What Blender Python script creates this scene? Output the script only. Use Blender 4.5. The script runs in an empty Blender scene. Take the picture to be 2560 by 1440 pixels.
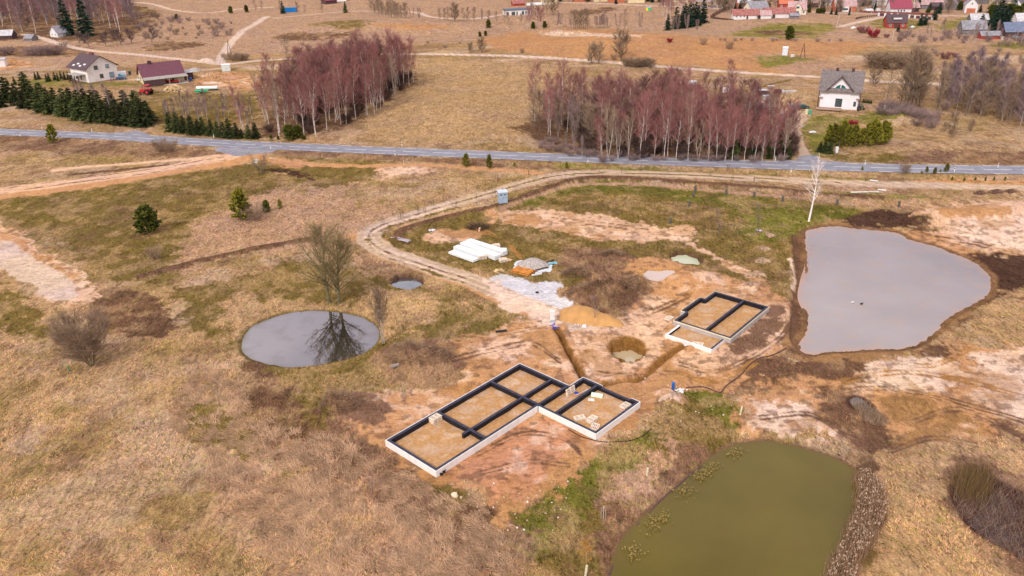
import bpy, math, random
import numpy as np
from mathutils import Vector, Matrix

# ---------------------------------------------------------------- camera
FPX = 1990.0; TH = math.radians(25); RO = math.radians(1.5); CH = 60.0
_c, _s = math.cos(TH), math.sin(TH)
CF = np.array([0, _c, -_s]); _U = np.array([0, _s, _c]); _R = np.array([1., 0, 0])
CR = math.cos(RO)*_R - math.sin(RO)*_U; CU = math.cos(RO)*_U + math.sin(RO)*_R
scene = bpy.context.scene
cam = bpy.data.cameras.new("camera"); camo = bpy.data.objects.new("camera", cam)
scene.collection.objects.link(camo)
cam.sensor_width = 36; cam.lens = 36*FPX/2560; cam.clip_start = 1; cam.clip_end = 8000
camo.matrix_world = Matrix(((CR[0], CU[0], -CF[0], 0), (CR[1], CU[1], -CF[1], 0), (CR[2], CU[2], -CF[2], CH), (0, 0, 0, 1)))
scene.camera = camo

# ---------------------------------------------------------------- sky and sun: overcast
SUN_EL, SUN_AZ = math.radians(40), math.radians(-152)
w = bpy.data.worlds.new("World"); scene.world = w; w.use_nodes = True
nt = w.node_tree; nt.nodes.clear()
N = nt.nodes.new; L = nt.links.new
sky = N('ShaderNodeTexSky'); sky.sky_type = 'NISHITA'; sky.sun_disc = False
sky.sun_elevation = SUN_EL; sky.sun_rotation = SUN_AZ; sky.air_density = 1.0; sky.dust_density = 4.0
tc = N('ShaderNodeTexCoord'); mp = N('ShaderNodeMapping'); mp.inputs['Scale'].default_value = (1, 1, 2.2)
nz = N('ShaderNodeTexNoise'); nz.inputs['Scale'].default_value = 2.6; nz.inputs['Detail'].default_value = 5; nz.inputs['Roughness'].default_value = .5
cr = N('ShaderNodeValToRGB'); cr.color_ramp.elements[0].position = .3; cr.color_ramp.elements[0].color = (6.6, 6.2, 7.4, 1)
cr.color_ramp.elements[1].position = .72; cr.color_ramp.elements[1].color = (14.2, 13.2, 13.2, 1)
mx = N('ShaderNodeMixRGB'); mx.inputs[0].default_value = .86
bg = N('ShaderNodeBackground'); bg.inputs['Strength'].default_value = .09
ow = N('ShaderNodeOutputWorld')
L(tc.outputs['Generated'], mp.inputs[0]); L(mp.outputs[0], nz.inputs['Vector']); L(nz.outputs['Fac'], cr.inputs[0])
L(sky.outputs[0], mx.inputs[1]); L(cr.outputs[0], mx.inputs[2]); L(mx.outputs[0], bg.inputs[0]); L(bg.outputs[0], ow.inputs[0])
sl = bpy.data.lights.new("sun", 'SUN'); sl.energy = 2.1; sl.angle = math.radians(12); sl.color = (1, .95, .88)
so = bpy.data.objects.new("sun", sl); scene.collection.objects.link(so)
_d = Vector((math.cos(SUN_EL)*math.sin(SUN_AZ), math.cos(SUN_EL)*math.cos(SUN_AZ), math.sin(SUN_EL)))
so.rotation_euler = _d.to_track_quat('Z', 'Y').to_euler()
vs = scene.view_settings; vs.view_transform = 'Standard'; vs.look = 'None'; vs.gamma = 1; vs.exposure = .1
scene.cycles.max_bounces = 5; scene.cycles.diffuse_bounces = 2; scene.cycles.glossy_bounces = 2
scene.cycles.transparent_max_bounces = 4; scene.cycles.caustics_reflective = False; scene.cycles.caustics_refractive = False

# ---------------------------------------------------------------- noise and height
def _h(ix, iy, s):
    n = (ix.astype(np.int64)*374761393 + iy.astype(np.int64)*668265263 + s*1442695041) & 0xffffffff
    n = ((n ^ (n >> 13))*1274126177) & 0xffffffff
    return ((n ^ (n >> 16)) & 0xffff)/65535.0
def vn(x, y, s=0):
    ix = np.floor(x); iy = np.floor(y); fx = x-ix; fy = y-iy
    fx = fx*fx*(3-2*fx); fy = fy*fy*(3-2*fy)
    a, b, c, d = _h(ix, iy, s), _h(ix+1, iy, s), _h(ix, iy+1, s), _h(ix+1, iy+1, s)
    return (a*(1-fx)+b*fx)*(1-fy) + (c*(1-fx)+d*fx)*fy
def fbm(x, y, sc, o=3, s=0):
    x = np.asarray(x, float)/sc; y = np.asarray(y, float)/sc; r = 0; a = .5; t = 0
    for i in range(o):
        r = r + a*vn(x, y, s+i*17); t += a; a *= .55; x = x*2.03+5.1; y = y*2.03+9.7
    return r/t
def sm(t): t = np.clip(t, 0, 1); return t*t*(3-2*t)

def flat(px, py, z=0.0):
    d = CF+(px-1280)/FPX*CR+(720-py)/FPX*CU; t = (CH-z)/(-d[2]); return np.array([t*d[0], t*d[1]])
HILLS = [(*flat(1600, 118), 85, 38, 5.0), (*flat(850, 75), 60, 28, 3.0), (*flat(1150, 60), 70, 40, 3.0), (*flat(2400, 150), 50, 35, 2.0),
         (*flat(300, 60), 60, 60, 2.5), (*flat(1950, 60), 60, 45, 2.0), (*flat(1150, 270), 40, 30, 1.2), (*flat(2350, 370), 22, 10, 1.2)]
def H0(x, y):
    h = 0
    for cx, cy, rx, ry, hh in HILLS:
        h = h + hh*np.exp(-((x-cx)/rx)**2-((y-cy)/ry)**2)
    return h + 1.2*(fbm(x, y, 90, 2, 5)-.5)*sm((np.hypot(x, y)-180)/250)
def at(px, py, z=None):
    if z is not None: return flat(px, py, z)
    zz = 0.0
    for _ in range(14):
        p = flat(px, py, zz); zz = .5*zz+.5*float(H0(p[0], p[1]))
    return flat(px, py, zz)

def smooth(pts, closed=True, n=5):
    P = [np.array(p, float) for p in pts]; m = len(P); out = []
    for i in range(m if closed else m-1):
        p0 = P[(i-1) % m] if closed or i > 0 else 2*P[0]-P[1]
        p1, p2 = P[i], P[(i+1) % m]
        p3 = P[(i+2) % m] if closed or i+2 < m else 2*p2-p1
        for k in range(n):
            t = k/n
            out.append(.5*((2*p1)+(-p0+p2)*t+(2*p0-5*p1+4*p2-p3)*t*t+(-p0+3*p1-3*p2+p3)*t**3))
    if not closed: out.append(P[-1])
    return np.array(out)
def wpoly(pts, z=None, n=4, closed=True):
    return smooth([at(px, py, z) for px, py in pts], closed, n)

def seg_dist(x, y, poly, closed):
    d = np.full(x.shape, 1e9); ins = np.zeros(x.shape, bool); m = len(poly)
    for i in range(m if closed else m-1):
        a = poly[i]; b = poly[(i+1) % m]; v = b-a; L2 = v@v+1e-9
        t = np.clip(((x-a[0])*v[0]+(y-a[1])*v[1])/L2, 0, 1)
        d = np.minimum(d, (x-a[0]-t*v[0])**2+(y-a[1]-t*v[1])**2)
        if closed and a[1] != b[1]:
            c = ((a[1] > y) != (b[1] > y)) & (x < (b[0]-a[0])*(y-a[1])/(b[1]-a[1])+a[0]); ins ^= c
    d = np.sqrt(d)
    return np.where(ins, d, -d) if closed else d
def local(x, y, poly, closed, marg, width=0):
    """signed distance (inside positive) evaluated only near the polygon"""
    lo = poly.min(0)-marg-width; hi = poly.max(0)+marg+width
    m = (x > lo[0]) & (x < hi[0]) & (y > lo[1]) & (y < hi[1])
    sd = np.full(x.shape, -1e6)
    if m.any():
        q = seg_dist(x[m], y[m], poly, closed)
        sd[m] = q if closed else width-q
    return sd

# water bodies: name, shoreline px, water level, bank width, depth, label
POND_L = [(604,868),(612,840),(640,812),(700,788),(770,778),(840,781),(900,793),(938,815),(947,840),(930,868),(890,890),(830,905),(780,914),(720,917),(650,905),(615,888)]
POND_R = [(2014,590),(2030,575),(2080,567),(2150,574),(2240,583),(2270,600),(2330,615),(2380,635),(2430,655),(2462,680),(2472,705),(2468,735),(2440,755),(2410,770),(2360,800),(2340,825),(2280,865),(2200,872),(2080,878),(2020,884),(2000,865),(2018,830),(2022,790),(2004,745),(2012,700),(2022,660)]
POND_G = [(1528,1480),(1545,1370),(1590,1310),(1640,1265),(1700,1215),(1760,1160),(1800,1130),(1840,1112),(1900,1103),(1970,1112),(2040,1130),(2090,1148),(2130,1172),(2145,1200),(2143,1240),(2135,1300),(2110,1360),(2080,1400),(2060,1480),(1900,1600),(1650,1600)]
PIT_A = [(974,700),(985,690),(1010,685),(1045,688),(1061,700),(1050,713),(1030,720),(1000,719),(980,711)]
PIT_B = [(1672,638),(1685,627),(1715,626),(1745,636),(1760,655),(1750,662),(1720,663),(1690,656)]
PIT_C = [(1518,872),(1524,854),(1547,845),(1580,842),(1606,852),(1617,868),(1612,888),(1592,902),(1560,903),(1532,892)]
PUD = [(1610,690),(1620,677),(1645,679),(1665,676),(1688,678),(1680,688),(1655,702),(1640,705),(1620,698)]
DITCH = [(2375,1235),(2395,1190),(2440,1160),(2500,1200),(2570,1245),(2600,1400),(2560,1400),(2520,1375),(2450,1340),(2400,1290)]
DPUD = [(2128,1003),(2140,996),(2156,1002),(2168,1016),(2180,1034),(2172,1038),(2150,1028),(2134,1014)]
WAT = [('left', POND_L, -.35, 1.0, 1.6), ('right', POND_R, -.4, 2.2, 1.5), ('green', POND_G, -.6, 2.2, 1.8),
       ('pita', PIT_A, -.75, .6, 1.4), ('pitb', PIT_B, -.9, .8, 1.5), ('pitc', PIT_C, -1.75, 1.5, 2.3), ('pud', PUD, -.25, 1.0, .5),
       ('ditch', DITCH, -.9, 2.0, 1.25), ('dpud', DPUD, -.3, 1.0, .55)]
RIM = {}
for nm, px, lv, bk, dp in WAT:
    if nm in ('pita', 'pitb', 'pitc', 'ditch'): RIM[nm] = (wpoly(px, 0.0), lv, bk, dp, True)
    else: RIM[nm] = (wpoly(px, lv), lv, bk, dp, False)
TRENCH = [wpoly([(1393, 825), (1420, 875), (1445, 920), (1462, 950)], 0, 3, False), wpoly([(1500, 962), (1560, 952), (1600, 950), (1650, 905), (1712, 862)], 0, 3, False)]
# px, py, rx, ry (m), height
MOUNDS = [(1535,742,6.0,3.8,2.6),(1480,752,4,2.6,1.6),(1590,720,3.2,2.6,1.6),(1045,915,5,3.6,2.4),(1000,890,4,3,1.4),(850,1030,2.6,2,2.6),(880,1075,3,2,.7),(930,1040,2.6,2,.6),
          (1440,685,3,2.2,.9),(1530,645,2.8,2,.8),(1470,650,2.2,1.6,.5),(1740,650,4,3,.5),(1700,700,4,3,1.0),(1760,690,3,2,.7),(1720,675,3,2,.5),
          (1908,590,1.5,1.3,.7),(1925,578,1.3,1.1,.5),(1905,625,1.5,1.3,.7),(1905,655,1.6,1.4,.8),(1895,690,2,1.6,.8),(1880,715,2,1.5,.7),
          (1680,1010,2.2,2,1.1),(1660,990,2,1.6,.8),(1690,950,2.5,2,.5),(1150,880,3,2,.5),(2330,1010,2.5,1.5,.6),(2170,1030,1.5,1.5,.5),
          (1215,400,0,0,0),(1290,640,0,0,0),(1520,830,4,3,.4),(1340,850,4,3,.7),(2250,305,8,5,2.0),(2010,245,10,7,1.8),(1745,455,0,0,0),
          (2450,480,2,1.2,.8),(2490,480,2.2,1.2,.9),(2530,480,2.2,1.2,.9),(690,208,4,3,1.2),(575,190,5,4,1.4),(1900,910,3,2,.5),(1870,860,3,2.5,.6)]
MW = [(*flat(a, b), c, d, e) for a, b, c, d, e in MOUNDS if e]
BERM = wpoly([(985, 605), (1010, 578), (1130, 545), (1260, 515), (1360, 478), (1460, 448), (1600, 450), (1750, 462), (1900, 470), (2060, 488), (2200, 496), (2320, 500)], None, 3, False)
CLIFF = wpoly([(2310, 545), (2345, 538), (2420, 534), (2500, 530), (2560, 520), (2640, 510)], None, 3, False)
FURROW = wpoly([(345, 695), (420, 675), (500, 655), (600, 632), (700, 612), (780, 598)], None, 3, False)
RDITCH = wpoly([(1990, 590), (1998, 640), (2000, 700), (1992, 745), (1990, 800), (1992, 850)], None, 3, False)
ROADPX = [(-120, 325), (0, 331), (150, 337), (300, 344), (470, 355), (640, 364.5), (800, 372), (960, 379), (1280, 391.5), (1600, 403.5), (1920, 414.5), (2240, 423), (2560, 427.5), (2700, 428)]
ROAD = smooth([flat(a, b) for a, b in ROADPX], False, 4)
FOUND = [(*flat(1090, 1180, .7), math.radians(46.5), [(0, 25.1, 0, 9.5), (18.3, 28.1, -9.7, 0)], -.14), (*flat(1780, 874, .6), math.radians(49), [(0, 18.4, -.8, 10)], -.08)]
def H(x, y):
    x = np.atleast_1d(np.asarray(x, float)); y = np.atleast_1d(np.asarray(y, float))
    h = H0(x, y)
    R = np.hypot(x, y)
    near = sm((420-R)/200)
    h = h + near*(.28*(fbm(x, y, 5, 3, 3)-.5)+.45*(fbm(x, y, 22, 2, 4)-.5))
    for cx, cy, rx, ry, hh in MW:
        q = ((x-cx)/rx)**2+((y-cy)/ry)**2; m = q < 6
        if m.any(): h[m] += hh*np.exp(-1.3*q[m])*(1+.9*(fbm(x[m], y[m], 1.3, 3, 8)-.5))
    for poly, wd, hh in ((BERM, 1.6, .7), (CLIFF, 2.5, 1.4), (FURROW, .7, .5)):
        sd = local(x, y, poly, False, .5, wd*2)
        m = sd > 0
        if m.any(): h[m] += hh*sm(sd[m]/wd/1.6)
    sd = local(x, y, ROAD, False, 2, 10)
    m = sd > 0
    if m.any():
        t = sm(sd[m]/5.5); h[m] = h[m]*(1-t)+(H0(x[m], y[m])+.2)*t
        h[m] -= .28*np.exp(-((sd[m]-3.0)/1.2)**2)
    for ox, oy, an, rects, lv in FOUND:
        m = (np.abs(x-ox) < 40) & (np.abs(y-oy) < 40)
        if not m.any(): continue
        c, s_ = math.cos(an), math.sin(an); u = (x[m]-ox)*c+(y[m]-oy)*s_; v = -(x[m]-ox)*s_+(y[m]-oy)*c; d = np.full(u.shape, 1e9)
        for u0, u1, v0, v1 in rects: d = np.minimum(d, np.hypot(np.maximum(np.maximum(u0-u, u-u1), 0), np.maximum(np.maximum(v0-v, v-v1), 0)))
        t = sm(1-(d-.6)/2.5); h[m] = h[m]*(1-t)+lv*t
    for poly, wd, dd in ((TRENCH[0], .55, 1.1), (TRENCH[1], .5, .55), (RDITCH, 1.1, .7)):
        sd = local(x, y, poly, False, .5, wd)
        m = sd > 0
        if m.any(): h[m] -= dd*(.75+.5*fbm(x[m], y[m], 2, 2, 61))*sm((sd[m]+.7*(fbm(x[m], y[m], .8, 3, 6)-.5))/.4)
        sd = local(x, y, poly, False, .5, wd+1.2)
        m = sd > 0
        if m.any(): h[m] += (.15+.5*(fbm(x[m], y[m], 1.2, 3, 62)-.3))*np.sin(np.clip(sd[m]/1.2, 0, 1)*math.pi)
    for k, (poly, lv, bk, dp, rim) in RIM.items():
        sd = local(x, y, poly, True, bk+3)
        n = (fbm(x, y, 1.2, 3, 9)-.5) if (sd > -bk-3).any() else 0
        sd = sd+n*(.9 if k == 'right' else 2.2 if k == 'pitc' else 1.2 if rim else .5)
        if rim:
            t = sm((sd+.1)/bk); m = sd > -.3; h[m] = h[m]*(1-t[m])+(-dp)*t[m]
        else:
            t = sm((sd+bk)/bk); m = sd > -bk
            h[m] = h[m]*(1-t[m])+t[m]*lv*1.02
            m = sd > 0; h[m] = lv-.02-np.minimum(sd[m]*.5, dp)
    return h
def hz(x, y): return float(H(x, y)[0])
# ---------------------------------------------------------------- materials
MC = {}
def pm(name, col, rough=.85, var=.12, scale=1.5, bump=0, metal=0, spec=.3, vcol=None, obj=True, rnd=0):
    """procedural principled material: colour varied by noise (and per object when rnd > 0)"""
    if name in MC: return MC[name]
    m = bpy.data.materials.new(name); m.use_nodes = True; t = m.node_tree; b = t.nodes['Principled BSDF']
    b.inputs['Roughness'].default_value = rough; b.inputs['Metallic'].default_value = metal
    b.inputs['Specular IOR Level'].default_value = spec
    tcn = t.nodes.new('ShaderNodeTexCoord'); n = t.nodes.new('ShaderNodeTexNoise')
    n.inputs['Scale'].default_value = scale; n.inputs['Detail'].default_value = 4
    t.links.new(tcn.outputs['Object'], n.inputs['Vector'])
    r = t.nodes.new('ShaderNodeValToRGB'); c2 = vcol or tuple(min(1, c*(1+var*1.6)) for c in col)
    c1 = col if vcol else tuple(c*(1-var*1.6) for c in col)
    r.color_ramp.elements[0].position = .33; r.color_ramp.elements[1].position = .67
    r.color_ramp.elements[0].color = (*c1, 1); r.color_ramp.elements[1].color = (*c2, 1)
    t.links.new(n.outputs['Fac'], r.inputs[0]); out = r.outputs[0]
    if rnd:
        oi = t.nodes.new('ShaderNodeObjectInfo'); mr = t.nodes.new('ShaderNodeMapRange')
        mr.inputs['To Min'].default_value = 1-rnd; mr.inputs['To Max'].default_value = 1+rnd
        t.links.new(oi.outputs['Random'], mr.inputs['Value'])
        hs = t.nodes.new('ShaderNodeHueSaturation'); t.links.new(mr.outputs[0], hs.inputs['Value'])
        t.links.new(out, hs.inputs['Color']); out = hs.outputs[0]
    t.links.new(out, b.inputs['Base Color'])
    if bump:
        bp = t.nodes.new('ShaderNodeBump'); bp.inputs['Strength'].default_value = bump; bp.inputs['Distance'].default_value = .05
        n2 = t.nodes.new('ShaderNodeTexNoise'); n2.inputs['Scale'].default_value = scale*6
        t.links.new(tcn.outputs['Object'], n2.inputs['Vector'])
        t.links.new(n2.outputs['Fac'], bp.inputs['Height']); t.links.new(bp.outputs[0], b.inputs['Normal'])
    MC[name] = m; return m

def ground_material():
    m = bpy.data.materials.new('ground'); m.use_nodes = True; t = m.node_tree; b = t.nodes['Principled BSDF']
    nn = t.nodes.new; ln = t.links.new
    b.inputs['Roughness'].default_value = .95; b.inputs['Specular IOR Level'].default_value = 0
    a = nn('ShaderNodeAttribute'); a.attribute_name = 'Col'
    g = nn('ShaderNodeAttribute'); g.attribute_name = 'Grass'
    geo = nn('ShaderNodeNewGeometry')
    def noise(sc, det, rough=.6, stretch=None, dist=0):
        n = nn('ShaderNodeTexNoise'); n.inputs['Scale'].default_value = sc; n.inputs['Detail'].default_value = det
        n.inputs['Roughness'].default_value = rough; n.inputs['Distortion'].default_value = dist
        if stretch:
            mp = nn('ShaderNodeMapping'); mp.inputs['Scale'].default_value = stretch[:3]; mp.inputs['Rotation'].default_value = (0, 0, stretch[3])
            ln(geo.outputs['Position'], mp.inputs[0]); ln(mp.outputs[0], n.inputs['Vector'])
        else: ln(geo.outputs['Position'], n.inputs['Vector'])
        return n
    def ramp(src, p0, v0, p1, v1):
        r = nn('ShaderNodeMapRange'); r.inputs['From Min'].default_value = p0; r.inputs['From Max'].default_value = p1
        r.inputs['To Min'].default_value = v0; r.inputs['To Max'].default_value = v1
        ln(src, r.inputs['Value']); return r.outputs[0]
    def math_(op, x, y):
        k = nn('ShaderNodeMath'); k.operation = op
        for i, v in ((0, x), (1, y)):
            if isinstance(v, (int, float)): k.inputs[i].default_value = v
            else: ln(v, k.inputs[i])
        return k.outputs[0]
    n1 = noise(2.4, 6, .75, (1, .42, 1, .5), .9); n2 = noise(.55, 5, .65, (1, .5, 1, .35), .8); n3 = noise(5.5, 5, .75)
    n4 = noise(.06, 4, .6); n5 = noise(1.1, 5, .7, (.5, 1, 1, 2.2), 1.5)
    # grass tufts: strong light/dark flecks, lying stems; bare soil: softer grain
    fl = math_('ADD', math_('MULTIPLY', ramp(n1.outputs['Fac'], .36, -.5, .66, .5), 1.0), ramp(n3.outputs['Fac'], .35, -.32, .65, .3))
    fl = math_('ADD', fl, ramp(n2.outputs['Fac'], .35, -.24, .65, .2))
    so_ = math_('ADD', ramp(n3.outputs['Fac'], .35, -.22, .65, .2), ramp(n5.outputs['Fac'], .35, -.32, .6, .16))
    mixf = nn('ShaderNodeMix'); mixf.data_type = 'FLOAT'; ln(g.outputs['Fac'], mixf.inputs[0]); ln(so_, mixf.inputs[2]); ln(fl, mixf.inputs[3])
    val = math_('ADD', mixf.outputs[0], 1.0)
    mul = nn('ShaderNodeVectorMath'); mul.operation = 'SCALE'; ln(a.outputs['Color'], mul.inputs[0]); ln(val, mul.inputs['Scale'])
    # hue drift: greener and browner flecks inside the grass
    h1 = nn('ShaderNodeMix'); h1.data_type = 'RGBA'; h1.blend_type = 'MULTIPLY'; h1.inputs[7].default_value = (.78, 1.02, .45, 1)
    ln(math_('MULTIPLY', g.outputs['Fac'], ramp(n5.outputs['Fac'], .52, 0, .68, .75)), h1.inputs[0]); ln(mul.outputs[0], h1.inputs[6])
    h2 = nn('ShaderNodeMix'); h2.data_type = 'RGBA'; h2.blend_type = 'MULTIPLY'; h2.inputs[7].default_value = (.55, .42, .42, 1)
    n6 = noise(.9, 6, .8, (1, .6, 1, 1.0), .4)
    ln(math_('MULTIPLY', g.outputs['Fac'], ramp(n6.outputs['Fac'], .56, 0, .7, .85)), h2.inputs[0]); ln(h1.outputs[2], h2.inputs[6])
    h3 = nn('ShaderNodeMix'); h3.data_type = 'RGBA'; h3.blend_type = 'MULTIPLY'; h3.inputs[7].default_value = (.9, .92, 1.12, 1)
    ln(ramp(n4.outputs['Fac'], .4, 0, .6, .7), h3.inputs[0]); ln(h2.outputs[2], h3.inputs[6])
    ln(h3.outputs[2], b.inputs['Base Color'])
    bp = nn('ShaderNodeBump'); bp.inputs['Strength'].default_value = .75; bp.inputs['Distance'].default_value = .22
    ln(math_('ADD', math_('ADD', n1.outputs['Fac'], math_('MULTIPLY', n3.outputs['Fac'], .5)), n2.outputs['Fac']), bp.inputs['Height'])
    ln(bp.outputs[0], b.inputs['Normal'])
    return m

# ---------------------------------------------------------------- ground colours (what the soil and the sward are, zone by zone)
C = dict(straw=(.48,.295,.148), pink=(.48,.285,.17), olive=(.205,.138,.040), green=(.165,.15,.028), lawn=(.235,.205,.045), sand=(.82,.51,.31),
         peach=(.64,.33,.15), orange=(.56,.29,.12), rust=(.42,.20,.06), red=(.63,.295,.15), dark=(.085,.042,.03), brown=(.18,.095,.055),
         track=(.64,.45,.30), gravel=(.72,.53,.39), chalk=(.74,.69,.63), field=(.52,.265,.12), grey=(.42,.38,.37), pale=(.90,.64,.45),
         asph=(.34,.325,.345), weeds=(.25,.135,.08), farpink=(.48,.29,.18), mud=(.38,.20,.08), wetpink=(.62,.48,.42))
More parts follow.
